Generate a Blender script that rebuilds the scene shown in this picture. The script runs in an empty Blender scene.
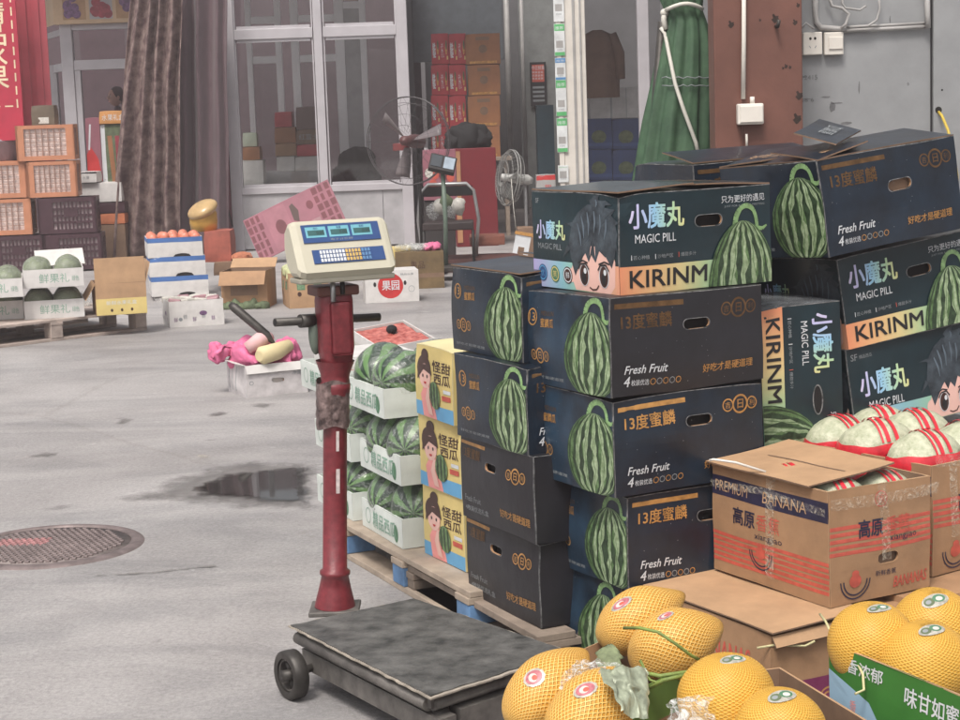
import bpy, bmesh, math, random
from mathutils import Vector, Matrix, noise
R = math.radians
PI = math.pi
random.seed(7)
scene = bpy.context.scene
COL = scene.collection

# ---------------------------------------------------------------- camera
H, FPX, HOR, ROLL = 1.57, 1800.0, 110.0, R(2.0)
TILT = math.atan((360 - HOR) / FPX * math.cos(ROLL))
_F = Vector((0, math.cos(TILT), -math.sin(TILT)))
_R0 = Vector((1, 0, 0))
_U0 = Vector((0, math.sin(TILT), math.cos(TILT)))
_R = math.cos(ROLL) * _R0 - math.sin(ROLL) * _U0
_U = math.sin(ROLL) * _R0 + math.cos(ROLL) * _U0
cam = bpy.data.cameras.new('camera')
cam.sensor_width = 36
cam.lens = 36 * FPX / 960
cam.clip_end = 300
camo = bpy.data.objects.new('camera', cam)
COL.objects.link(camo)
M = Matrix((_R, _U, -_F)).transposed().to_4x4()
M.translation = (0, 0, H)
camo.matrix_world = M
scene.camera = camo

# ---------------------------------------------------------------- light
SUN_EL, SUN_ROT = R(58), R(200)
w = bpy.data.worlds.new('World')
scene.world = w
w.use_nodes = True
nt = w.node_tree
bg = nt.nodes['Background']
sky = nt.nodes.new('ShaderNodeTexSky')
sky.sky_type = 'NISHITA'
sky.sun_disc = False
sky.sun_elevation = SUN_EL
sky.sun_rotation = SUN_ROT
sky.dust_density = 6
sky.air_density = 1.0
sky.ozone_density = 0.6
hs = nt.nodes.new('ShaderNodeHueSaturation')
hs.inputs['Saturation'].default_value = 0.25
nt.links.new(sky.outputs[0], hs.inputs['Color'])
nt.links.new(hs.outputs[0], bg.inputs['Color'])
bg.inputs['Strength'].default_value = 0.125
sl = bpy.data.lights.new('sun', 'SUN')
sl.energy = 1.9
sl.angle = R(16)
sl.color = (1, 0.93, 0.86)
so = bpy.data.objects.new('sun', sl)
COL.objects.link(so)
so.rotation_euler = (R(90) - SUN_EL, 0, R(180) - SUN_ROT + R(0))
scene.view_settings.view_transform = 'Standard'
scene.view_settings.look = 'None'
scene.view_settings.exposure = 0.4
scene.view_settings.gamma = 1
scene.view_settings.use_curve_mapping = False

# ---------------------------------------------------------------- placing helpers
def ray(px, py):
    return _F + _R * ((px - 480) / FPX) - _U * ((py - 360) / FPX)
def G(px, py, z=0.0):            # the point of a horizontal plane seen at a photo pixel
    d = ray(px, py)
    return Vector((0, 0, H)) + d * ((z - H) / d.z)
def at(px, py, y):               # the point of a frontal plane at distance y
    d = ray(px, py)
    return Vector((0, 0, H)) + d * (y / d.y)

# ---------------------------------------------------------------- materials
def mat(name, c, r=.6, m=0.0, var=.18, sc=6.0, bump=0.0, bs=60.0, coat=0.0, c2=None, spec=.5, det=6, coords='Object', ramp=(.32, .68), sheen=0):
    ma = bpy.data.materials.new(name)
    ma.use_nodes = True
    n = ma.node_tree.nodes
    L = ma.node_tree.links
    b = n['Principled BSDF']
    b.inputs['Roughness'].default_value = r
    b.inputs['Metallic'].default_value = m
    b.inputs['Coat Weight'].default_value = coat
    b.inputs['Coat Roughness'].default_value = .12
    b.inputs['Specular IOR Level'].default_value = spec
    if sheen: b.inputs['Sheen Weight'].default_value = sheen
    tc = n.new('ShaderNodeTexCoord')
    nz = n.new('ShaderNodeTexNoise')
    nz.inputs['Scale'].default_value = sc
    nz.inputs['Detail'].default_value = det
    nz.inputs['Roughness'].default_value = .62
    L.new(tc.outputs[coords], nz.inputs['Vector'])
    cr = n.new('ShaderNodeValToRGB')
    cr.color_ramp.elements[0].position = ramp[0]
    cr.color_ramp.elements[1].position = ramp[1]
    lo = [x * (1 - var) for x in c]
    hi = c2 if c2 else [min(1, x * (1 + var)) for x in c]
    cr.color_ramp.elements[0].color = (*lo, 1)
    cr.color_ramp.elements[1].color = (*hi, 1)
    L.new(nz.outputs['Fac'], cr.inputs[0])
    L.new(cr.outputs[0], b.inputs['Base Color'])
    if bump:
        n2 = n.new('ShaderNodeTexNoise')
        n2.inputs['Scale'].default_value = bs
        n2.inputs['Detail'].default_value = 4
        L.new(tc.outputs[coords], n2.inputs['Vector'])
        bp = n.new('ShaderNodeBump')
        bp.inputs['Strength'].default_value = bump
        bp.inputs['Distance'].default_value = .01
        L.new(n2.outputs['Fac'], bp.inputs['Height'])
        L.new(bp.outputs[0], b.inputs['Normal'])
    return ma

def rampmat(name, stops, axis='X', r=.45):       # printed rainbow gradient along the print's own UV
    ma = bpy.data.materials.new(name)
    ma.use_nodes = True
    n, L = ma.node_tree.nodes, ma.node_tree.links
    b = n['Principled BSDF']
    b.inputs['Roughness'].default_value = r
    uv = n.new('ShaderNodeUVMap')
    sp = n.new('ShaderNodeSeparateXYZ')
    L.new(uv.outputs[0], sp.inputs[0])
    cr = n.new('ShaderNodeValToRGB')
    e = cr.color_ramp.elements
    e[0].position, e[0].color = stops[0][0], (*stops[0][1], 1)
    e[1].position, e[1].color = stops[-1][0], (*stops[-1][1], 1)
    for p, c in stops[1:-1]:
        q = e.new(p)
        q.color = (*c, 1)
    L.new(sp.outputs[axis], cr.inputs[0])
    L.new(cr.outputs[0], b.inputs['Base Color'])
    return ma

def stripes_mat(name, dark, light, freq=9, r=.35, coat=.35, wrap=True):   # watermelon rind, stripes run round the object's own X axis
    ma = bpy.data.materials.new(name)
    ma.use_nodes = True
    n, L = ma.node_tree.nodes, ma.node_tree.links
    b = n['Principled BSDF']
    b.inputs['Roughness'].default_value = r
    b.inputs['Coat Weight'].default_value = coat
    tc = n.new('ShaderNodeTexCoord')
    nz = n.new('ShaderNodeTexNoise'); nz.inputs['Scale'].default_value = 14; nz.inputs['Detail'].default_value = 5
    L.new(tc.outputs['Object'], nz.inputs['Vector'])
    sp = n.new('ShaderNodeSeparateXYZ'); L.new(tc.outputs['Object'], sp.inputs[0])
    at2 = n.new('ShaderNodeMath'); at2.operation = 'ARCTAN2'
    L.new(sp.outputs['Y'], at2.inputs[0]); L.new(sp.outputs['Z'], at2.inputs[1])
    mu = n.new('ShaderNodeMath'); mu.operation = 'MULTIPLY_ADD'; mu.inputs[1].default_value = freq
    L.new(at2.outputs[0], mu.inputs[0])
    nm = n.new('ShaderNodeMath'); nm.operation = 'MULTIPLY'; nm.inputs[1].default_value = 3.4
    L.new(nz.outputs['Fac'], nm.inputs[0]); L.new(nm.outputs[0], mu.inputs[2])
    sn = n.new('ShaderNodeMath'); sn.operation = 'SINE'; L.new(mu.outputs[0], sn.inputs[0])
    cr = n.new('ShaderNodeValToRGB')
    cr.color_ramp.elements[0].position = .35; cr.color_ramp.elements[0].color = (*light, 1)
    cr.color_ramp.elements[1].position = .62; cr.color_ramp.elements[1].color = (*dark, 1)
    mr = n.new('ShaderNodeMapRange'); mr.inputs[1].default_value = -1; mr.inputs[2].default_value = 1
    L.new(sn.outputs[0], mr.inputs[0]); L.new(mr.outputs[0], cr.inputs[0])
    L.new(cr.outputs[0], b.inputs['Base Color'])
    if wrap:
        n2 = n.new('ShaderNodeTexNoise'); n2.inputs['Scale'].default_value = 22; n2.inputs['Distortion'].default_value = 2
        L.new(tc.outputs['Object'], n2.inputs['Vector'])
        bp = n.new('ShaderNodeBump'); bp.inputs['Strength'].default_value = .35; bp.inputs['Distance'].default_value = .02
        L.new(n2.outputs['Fac'], bp.inputs['Height']); L.new(bp.outputs[0], b.inputs['Coat Normal'])
    return ma

def net_mat(name, strand, gap, nu=46, nv=26):    # stretched foam net: two families of strands
    ma = bpy.data.materials.new(name)
    ma.use_nodes = True
    n, L = ma.node_tree.nodes, ma.node_tree.links
    b = n['Principled BSDF']; b.inputs['Roughness'].default_value = .5
    uv = n.new('ShaderNodeUVMap'); sp = n.new('ShaderNodeSeparateXYZ'); L.new(uv.outputs[0], sp.inputs[0])
    tcn = n.new('ShaderNodeTexCoord'); wz = n.new('ShaderNodeTexNoise'); wz.inputs['Scale'].default_value = 16; wz.inputs['Detail'].default_value = 3
    L.new(tcn.outputs['Object'], wz.inputs['Vector'])
    outs = []
    for s in (1, -1):
        a = n.new('ShaderNodeMath'); a.operation = 'MULTIPLY'; a.inputs[1].default_value = nu; L.new(sp.outputs['X'], a.inputs[0])
        c = n.new('ShaderNodeMath'); c.operation = 'MULTIPLY_ADD'; c.inputs[1].default_value = s * nv
        L.new(sp.outputs['Y'], c.inputs[0]); L.new(a.outputs[0], c.inputs[2])
        wa = n.new('ShaderNodeMath'); wa.operation = 'MULTIPLY_ADD'; wa.inputs[1].default_value = 1.1; L.new(wz.outputs['Fac'], wa.inputs[0]); L.new(c.outputs[0], wa.inputs[2]); c = wa
        p = n.new('ShaderNodeMath'); p.operation = 'PINGPONG'; p.inputs[1].default_value = .5; L.new(c.outputs[0], p.inputs[0])
        outs.append(p)
    mn = n.new('ShaderNodeMath'); mn.operation = 'MINIMUM'
    L.new(outs[0].outputs[0], mn.inputs[0]); L.new(outs[1].outputs[0], mn.inputs[1])
    mr = n.new('ShaderNodeMapRange'); mr.inputs[1].default_value = .11; mr.inputs[2].default_value = .27
    mr.inputs[3].default_value = 1; mr.inputs[4].default_value = 0
    L.new(mn.outputs[0], mr.inputs[0])
    mx = n.new('ShaderNodeMix'); mx.data_type = 'RGBA'
    mx.inputs[6].default_value = (*gap, 1); mx.inputs[7].default_value = (*strand, 1)
    L.new(mr.outputs[0], mx.inputs[0]); L.new(mx.outputs[2], b.inputs['Base Color'])
    bp = n.new('ShaderNodeBump'); bp.inputs['Strength'].default_value = 1; bp.inputs['Distance'].default_value = .006
    L.new(mr.outputs[0], bp.inputs['Height']); L.new(bp.outputs[0], b.inputs['Normal'])
    return ma

def glass_mat(name, tint=(.93, .94, .94), gl=.015, rough=.03):
    ma = bpy.data.materials.new(name)
    ma.use_nodes = True
    n, L = ma.node_tree.nodes, ma.node_tree.links
    n.remove(n['Principled BSDF'])
    o = n['Material Output']
    t = n.new('ShaderNodeBsdfTransparent'); t.inputs[0].default_value = (*tint, 1)
    g = n.new('ShaderNodeBsdfGlossy'); g.inputs['Roughness'].default_value = rough
    fr = n.new('ShaderNodeFresnel'); fr.inputs[0].default_value = 1.45
    ad = n.new('ShaderNodeMath'); ad.operation = 'ADD'; ad.inputs[1].default_value = gl; ad.use_clamp = True
    L.new(fr.outputs[0], ad.inputs[0])
    mx = n.new('ShaderNodeMixShader')
    L.new(ad.outputs[0], mx.inputs[0]); L.new(t.outputs[0], mx.inputs[1]); L.new(g.outputs[0], mx.inputs[2])
    L.new(mx.outputs[0], o.inputs[0])
    return ma

def film_mat(name, c=(.9, .92, .92), op=.25):    # crinkled clear plastic film
    ma = bpy.data.materials.new(name)
    ma.use_nodes = True
    n, L = ma.node_tree.nodes, ma.node_tree.links
    b = n['Principled BSDF']; b.inputs['Base Color'].default_value = (*c, 1); b.inputs['Roughness'].default_value = .18
    tc = n.new('ShaderNodeTexCoord'); nz = n.new('ShaderNodeTexNoise'); nz.inputs['Scale'].default_value = 30; nz.inputs['Distortion'].default_value = 3
    L.new(tc.outputs['Object'], nz.inputs['Vector'])
    cr = n.new('ShaderNodeMapRange'); cr.inputs[1].default_value = .45; cr.inputs[2].default_value = .75; cr.inputs[3].default_value = op * .35; cr.inputs[4].default_value = min(1, op * 2.2)
    L.new(nz.outputs['Fac'], cr.inputs[0]); L.new(cr.outputs[0], b.inputs['Alpha'])
    bp = n.new('ShaderNodeBump'); bp.inputs['Strength'].default_value = .9; bp.inputs['Distance'].default_value = .02
    L.new(nz.outputs['Fac'], bp.inputs['Height']); L.new(bp.outputs[0], b.inputs['Normal'])
    return ma

DARK = mat('dark printed carton', (.005, .0095, .018), .34, var=.3, sc=6, c2=(.011, .024, .043), bump=.12, bs=16, coat=.15)
NIGHT = mat('night blue printed carton', (.005, .0095, .017), .34, var=.3, sc=5.5, c2=(.022, .05, .085), bump=.12, bs=16, coat=.15, det=4)
DARKTEAL = mat('teal black printed carton', (.004, .016, .022), .3, var=.3, sc=4, c2=(.007, .027, .036), bump=.12, bs=16, coat=.15)
CHARC = mat('charcoal printed carton', (.014, .014, .018), .4, var=.3, sc=5, bump=.1, bs=22)
EDGE = mat('worn carton edge', (.09, .095, .1), .6, var=.85, sc=40, c2=(.32, .32, .32))
KRAFT = mat('kraft cardboard', (.33, .19, .1), .75, var=.14, sc=9, bump=.08, bs=40)
KRAFTL = mat('light kraft cardboard', (.42, .26, .145), .75, var=.12, sc=9, bump=.08, bs=40)
KRAFTD = mat('dull brown cardboard', (.2, .125, .08), .8, var=.2, sc=7, bump=.08, bs=40)
HOLE = mat('painted hole shade', (.01, .009, .009), .9)  # near-black painted on for the shade inside holes
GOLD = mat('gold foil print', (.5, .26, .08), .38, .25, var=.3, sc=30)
GOLDD = mat('darkened gold foil print', (.14, .075, .03), .42, .4, var=.4, sc=25)  # gold copy darkened for foil turned from the light, small lettering too
PWHITE = mat('white print', (.62, .64, .66), .5, var=.1)
PBLACK = mat('black print', (.012, .012, .014), .5)
PGREY = mat('grey print', (.25, .27, .28), .5)
MEL_L = mat('printed melon pale green', (.24, .34, .17), .42, var=.3, sc=55, c2=(.42, .52, .33))
MEL_M = mat('printed melon mid green', (.07, .15, .045), .42, var=.4, sc=50, c2=(.17, .28, .12))
MEL_D = mat('printed melon dark stripe', (.014, .034, .014), .42, var=.4, sc=60, c2=(.045, .085, .04))
MEL_S = mat('printed melon stem', (.2, .33, .14), .42, var=.3, sc=45)
HAIR = mat('printed dark hair', (.016, .022, .03), .4, var=.3, sc=22, c2=(.062, .082, .1))
HAIRL = mat('printed hair shine', (.1, .13, .16), .42, var=.3, sc=14)
SKIN = mat('printed skin', (.76, .47, .4), .45, var=.06)
BLUSH = mat('printed blush', (.78, .3, .28), .45)
EYE = mat('printed eye brown', (.05, .018, .012), .4)
RAINBOW = rampmat('rainbow band', [(0, (.72, .27, .14)), (.2, (.72, .42, .2)), (.38, (.66, .54, .26)), (.55, (.4, .52, .28)), (.75, (.2, .5, .42)), (1, (.25, .38, .62))])
RAINBOW2 = rampmat('cool rainbow band', [(0, (.42, .36, .62)), (.35, (.25, .48, .55)), (.6, (.3, .52, .34)), (.8, (.6, .45, .28)), (1, (.72, .32, .2))])
RAINTXT = rampmat('rainbow lettering', [(0, (.72, .72, .78)), (.1, (.55, .5, .75)), (.22, (.3, .55, .75)), (.34, (.45, .65, .4)), (.45, (.8, .65, .25)), (.6, (.8, .5, .3)), (1, (.7, .4, .3))])
YELP = mat('yellow printed carton', (.66, .52, .2), .5, var=.08)
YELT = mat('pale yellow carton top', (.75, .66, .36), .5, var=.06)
BLUEP = mat('sky blue print', (.12, .36, .6), .45, var=.1)
WHITEB = mat('white corrugated plastic', (.62, .66, .62), .5, var=.08, sc=10)
WHITEC = mat('white printed carton', (.62, .6, .58), .55, var=.1, sc=10)
GREENP = mat('green print', (.08, .2, .11), .5)
LIMEP = mat('bright green print', (.18, .5, .05), .5)
REDP = mat('red print', (.5, .03, .03), .5, var=.15)
REDL = mat('faded red print', (.5, .09, .06), .55, var=.2, sc=30)
NAVYP = mat('navy print', (.018, .016, .045), .5, var=.3, sc=20)
PURP = mat('purple print', (.17, .02, .08), .5, var=.2)
RIND = stripes_mat('watermelon rind', (.008, .03, .011), (.1, .2, .065))
CREAM = mat('pale green melon rind', (.37, .4, .26), .5, var=.15, sc=45, c2=(.56, .56, .42), bump=.3, bs=120)
REDFILM = mat('red plastic film', (.6, .025, .04), .3, var=.25, sc=25, bump=.3, bs=25, coat=.3)
NET = net_mat('yellow foam net on melon', (.88, .54, .15), (.66, .3, .028), 44, 26)
NET2 = net_mat('fine yellow foam net on melon', (.88, .53, .1), (.72, .34, .025), 38, 42)
YMEL = mat('yellow melon skin', (.75, .38, .06), .5, var=.1, sc=20)
STICK = mat('white fruit sticker', (.56, .54, .49), .35, var=.15, sc=60)
FILM = film_mat('clear plastic film', op=.13)
FILMD = film_mat('loose plastic wrap', (.8, .82, .8), .38)
TAPE = film_mat('packing tape', (.75, .68, .55), .22)
VINE = mat('green vine', (.16, .22, .05), .6, var=.3, sc=20)
WOOD = mat('raw pallet wood', (.42, .31, .21), .75, var=.3, sc=7, bump=.2, bs=60)
WOODD = mat('weathered pallet wood', (.24, .19, .15), .8, var=.3, sc=7, bump=.2, bs=60)
BLUEPAINT = mat('blue painted wood', (.1, .2, .36), .7, var=.35, sc=9)
STEELD = mat('dark worn steel', (.06, .055, .05), .5, .5, var=.4, sc=12, bump=.1)
RUBBER = mat('scuffed black rubber', (.035, .036, .035), .6, var=.4, sc=11, c2=(.135, .132, .125), det=15, bump=.35, bs=70)
MAROON = mat('maroon paint', (.17, .02, .028), .4, var=.3, sc=45, c2=(.2, .026, .034), coat=.1, bump=.12, bs=70, det=12)
BEIGE = mat('beige plastic', (.5, .47, .37), .45, var=.05)
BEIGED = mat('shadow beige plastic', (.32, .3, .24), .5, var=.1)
SCRBL = mat('dark blue panel', (.03, .07, .2), .3, var=.1)
LCDF = mat('cyan display frame', (.16, .42, .5), .35)
LCD = mat('green grey lcd', (.045, .12, .12), .2)
BROWNST = mat('brown painted steel', (.15, .064, .047), .5, var=.16, sc=5, bump=.05)
GREYW = mat('grey sheet metal wall', (.27, .275, .28), .55, .1, var=.16, sc=3, bump=.06, bs=18)
GREYW2 = mat('scuffed grey smear', (.14, .14, .145), .7, var=.4, sc=20)
PVCW = mat('white pvc', (.68, .64, .58), .4, var=.08)
PVCG = mat('grey pvc', (.35, .34, .33), .45, var=.15)
CANVAS = mat('dark green canvas', (.035, .085, .045), .7, var=.3, sc=9, c2=(.062, .128, .068), bump=.12, bs=90)
ROPE = mat('white rope', (.6, .58, .52), .7, var=.15)
FRAME = mat('white window frame', (.43, .41, .43), .45, var=.08, sc=4)
PANELW = mat('white door panel', (.38, .37, .38), .5, var=.16, sc=4)
GLASS = glass_mat('shop glass')
MAUVE = mat('mauve curtain cloth', (.115, .075, .085), .85, var=.15, sc=3, sheen=.2)
FLORAL = mat('faded floral curtain cloth', (.1, .05, .056), .85, var=.2, sc=8, c2=(.29, .215, .19), det=7, coords='UV', ramp=(.36, .66))
PINKST = mat('red plastic strip curtain', (.42, .07, .09), .3, var=.15, sc=2, coat=.3)
BANNER = mat('red banner cloth', (.4, .016, .045), .55, var=.1)
BANTXT = mat('cream banner lettering', (.72, .6, .4), .5)
ORCR = mat('orange plastic crate', (.47, .2, .11), .45, var=.1)
DKCR = mat('dark purple plastic crate', (.05, .02, .028), .4, var=.2)
PALEIN = mat('added pale slab', (.78, .64, .59), .7, var=.3, sc=22)
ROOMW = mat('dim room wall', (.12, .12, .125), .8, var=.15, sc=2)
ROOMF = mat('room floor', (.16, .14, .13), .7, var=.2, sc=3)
REDCAB = mat('red cabinet paint', (.16, .012, .018), .4, var=.1)
REDBOX = mat('red printed carton', (.42, .035, .045), .5, var=.15)
BLKC = mat('black cloth', (.008, .008, .009), .9, var=.2)
COATC = mat('brown coat cloth', (.1, .06, .042), .9, var=.2)
IRON = mat('black iron', (.018, .017, .017), .5, .4, var=.3)
CHROME = mat('brushed metal', (.4, .4, .4), .35, .7, var=.15)
PINKC = mat('hot pink cloth', (.6, .14, .27), .7, var=.25, sc=15, bump=.3, bs=20)
FABY = mat('cream foam handle', (.62, .52, .3), .6, var=.1)
PINKP = mat('pink printed cardboard', (.27, .1, .13), .6, var=.12)
PINKD = mat('dark red plum print', (.13, .025, .035), .6, var=.2)
STRAW = mat('red berries in tray', (.5, .045, .035), .4, var=.5, sc=28, c2=(.62, .22, .18), bump=.6, bs=40)
APPLE = mat('pink red apple', (.6, .2, .13), .4, var=.3, sc=9)
CABB = mat('pale green vegetable', (.5, .52, .28), .6, var=.3, sc=18, bump=.5, bs=30)
LEAFG = mat('dull green netting', (.1, .13, .07), .8, var=.4, sc=14, bump=.5, bs=40)
HELM = mat('golden plastic', (.62, .36, .08), .3, .35, var=.15)
BLUEB = mat('dark blue carton', (.015, .045, .14), .5, var=.2)
FACESKIN = mat('skin', (.5, .3, .24), .55, var=.05)
SHIRT = mat('dark jacket cloth', (.05, .04, .05), .85)
HAIRREAL = mat('black hair', (.012, .01, .01), .5)
GOLDSIGN = mat('cream fruit sign board', (.56, .4, .25), .5, var=.1)
GRAPE = mat('printed purple fruit', (.16, .08, .18), .5, var=.5, sc=25)
CHERRY = mat('printed dark red fruit', (.3, .04, .06), .5, var=.3, sc=25)
WATER = None

# ---------------------------------------------------------------- mesh builder
class MB:
    def __init__(s):
        s.v, s.f, s.m, s.uv, s.mats, s.sm = [], [], [], [], [], []
    def mi(s, m):
        if m not in s.mats: s.mats.append(m)
        return s.mats.index(m)
    def poly(s, pts, m, uvs=None, smooth=False):
        b = len(s.v)
        s.v += [Vector(p) for p in pts]
        s.f.append(list(range(b, b + len(pts)))); s.m.append(s.mi(m)); s.uv.append(uvs); s.sm.append(smooth)
    def faces(s, vs, fs, m, uvs=None, smooth=False):
        b = len(s.v)
        s.v += [Vector(p) for p in vs]
        i = s.mi(m)
        for k, f in enumerate(fs):
            s.f.append([b + j for j in f]); s.m.append(i); s.sm.append(smooth)
            s.uv.append([uvs[j] for j in f] if uvs else None)
    def box(s, x0, y0, z0, x1, y1, z1, m, T=None):
        P = [Vector((x, y, z)) for z in (z0, z1) for y in (y0, y1) for x in (x0, x1)]
        if T: P = [T @ p for p in P]
        s.faces(P, [(0, 2, 3, 1), (4, 5, 7, 6), (0, 1, 5, 4), (2, 6, 7, 3), (0, 4, 6, 2), (1, 3, 7, 5)], m)
    def bev(s, x0, y0, z0, x1, y1, z1, m, r=.01, T=None):      # box with rounded edges
        bm = bmesh.new()
        bmesh.ops.create_cube(bm, size=1)
        for v in bm.verts:
            v.co = Vector((x0 + (v.co.x + .5) * (x1 - x0), y0 + (v.co.y + .5) * (y1 - y0), z0 + (v.co.z + .5) * (z1 - z0)))
        bmesh.ops.bevel(bm, geom=bm.edges[:], offset=r, segments=3, profile=.5, affect='EDGES')
        s.bm(bm, m, T, False)
    def bm(s, bm, m, T=None, smooth=True):
        bm.verts.index_update()
        s.faces([(T @ v.co) if T else v.co.copy() for v in bm.verts], [[v.index for v in f.verts] for f in bm.faces], m, None, smooth)
        bm.free()
    def tube(s, pts, r, m, n=8, cap=True, closed=False):
        pts = [Vector(p) for p in pts]
        rr = r if isinstance(r, (list, tuple)) else [r] * len(pts)
        vs = []
        N = len(pts)
        up = Vector((0, 0, 1))
        prev = None
        for i, p in enumerate(pts):
            if closed: t = pts[(i + 1) % N] - pts[i - 1]
            else: t = pts[min(i + 1, N - 1)] - pts[max(i - 1, 0)]
            t.normalize()
            if prev is None:
                a = t.cross(up)
                if a.length < 1e-3: a = t.cross(Vector((1, 0, 0)))
            else:
                a = prev - t * prev.dot(t)
                if a.length < 1e-5: a = t.cross(up)
            a.normalize(); prev = a
            b = t.cross(a)
            for k in range(n):
                an = 2 * PI * k / n
                vs.append(p + (a * math.cos(an) + b * math.sin(an)) * rr[i])
        fs = []
        for i in range(N if closed else N - 1):
            j = (i + 1) % N
            for k in range(n):
                fs.append((i * n + k, i * n + (k + 1) % n, j * n + (k + 1) % n, j * n + k))
        s.faces(vs, fs, m, None, True)
        if cap and not closed:
            b = len(s.v) - len(vs)
            for q in (list(range(n))[::-1], list(range((N - 1) * n, N * n))):
                s.f.append([b + k for k in q]); s.m.append(s.mi(m)); s.uv.append(None); s.sm.append(False)
    def lathe(s, prof, m, n=24, T=None, smooth=True):
        vs, fs, uv = [], [], []
        K = len(prof)
        for i, (r, z) in enumerate(prof):
            for k in range(n + 1):
                a = 2 * PI * k / n
                p = Vector((r * math.cos(a), r * math.sin(a), z))
                vs.append(T @ p if T else p); uv.append((k / n, i / (K - 1)))
        for i in range(K - 1):
            for k in range(n):
                a = i * (n + 1) + k
                fs.append((a, a + 1, a + n + 2, a + n + 1))
        s.faces(vs, fs, m, uv, smooth)
    def ball(s, c, rx, ry, rz, m, T=None, n=24, k=14, wob=0, seed=0, pinch=0.0, smooth=True):
        vs, fs, uv = [], [], []
        for i in range(k + 1):
            ph = PI * i / k
            for j in range(n + 1):
                a = 2 * PI * j / n
                d = Vector((math.sin(ph) * math.cos(a), math.sin(ph) * math.sin(a), math.cos(ph)))
                q = 1 + (wob * noise.noise(d * 1.7 + Vector((seed, seed * 1.7, 0))) if wob else 0)
                p = Vector((d.x * rx * q * (1 - pinch * max(0, d.z) ** 2), d.y * ry * q * (1 - pinch * max(0, d.z) ** 2), d.z * rz * q))
                p = (T @ p if T else p) + Vector(c)
                vs.append(p); uv.append((j / n, i / k))
        for i in range(k):
            for j in range(n):
                a = i * (n + 1) + j
                fs.append((a, a + n + 1, a + n + 2, a + 1))
        s.faces(vs, fs, m, uv, smooth)
    def build(s, name, parent=None, loc=None, rot=None, deform=None, merge=0.0):
        me = bpy.data.meshes.new(name)
        vs = [deform(v) for v in s.v] if deform else s.v
        me.from_pydata([tuple(v) for v in vs], [], s.f)
        for m in s.mats: me.materials.append(m)
        me.polygons.foreach_set('material_index', s.m)
        me.polygons.foreach_set('use_smooth', s.sm)
        if any(u is not None for u in s.uv):
            L = me.uv_layers.new(name='UVMap')
            i = 0
            for f, u in zip(s.f, s.uv):
                for k in range(len(f)):
                    L.data[i].uv = u[k] if u else (0, 0)
                    i += 1
        me.update()
        o = bpy.data.objects.new(name, me)
        COL.objects.link(o)
        if parent: o.parent = parent
        if loc is not None: o.location = loc
        if rot is not None: o.rotation_euler = rot
        return o

def thing(name, label, cat, loc=(0, 0, 0), rot=(0, 0, 0), group=None):
    o = bpy.data.objects.new(name, None)
    o.empty_display_size = .1
    COL.objects.link(o)
    o.location = loc
    o.rotation_euler = rot
    return tag(o, label, cat, group)
def tag(o, label, cat, group=None, kind=None):
    o['label'] = label; o['category'] = cat
    if group: o['group'] = group
    return o
def struct(o):
    o['kind'] = 'structure'
    return o
def copy_thing(o, label=None, loc=None, rot=None, parent=None):
    c = o.copy()
    COL.objects.link(c)
    if parent: c.parent = parent
    for ch in list(o.children): copy_thing(ch, parent=c)
    if label: c['label'] = label
    if loc is not None: c.location = loc
    if rot is not None: c.rotation_euler = rot
    return c

# ---------------------------------------------------------------- lettering
_TX = {}
def textmesh(t, bold=0.0):
    k = (t, bold)
    if k not in _TX:
        c = bpy.data.curves.new('lettering', 'FONT')
        c.body = t
        c.size = 1
        c.offset = bold
        c.resolution_u = 2
        o = bpy.data.objects.new('lettering', c)
        COL.objects.link(o)
        dg = bpy.context.evaluated_depsgraph_get()
        dg.update()
        me = o.evaluated_get(dg).to_mesh()
        vs = [Vector((v.co.x, v.co.y)) for v in me.vertices]
        fs = [list(p.vertices) for p in me.polygons]
        o.evaluated_get(dg).to_mesh_clear()
        bpy.data.objects.remove(o)
        bpy.data.curves.remove(c)
        x0 = min(v.x for v in vs); x1 = max(v.x for v in vs); y0 = min(v.y for v in vs); y1 = max(v.y for v in vs)
        _TX[k] = ([((v.x - x0) / (x1 - x0), (v.y - y0) / (y1 - y0)) for v in vs], fs, (x1 - x0) / (y1 - y0))
    return _TX[k]

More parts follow.
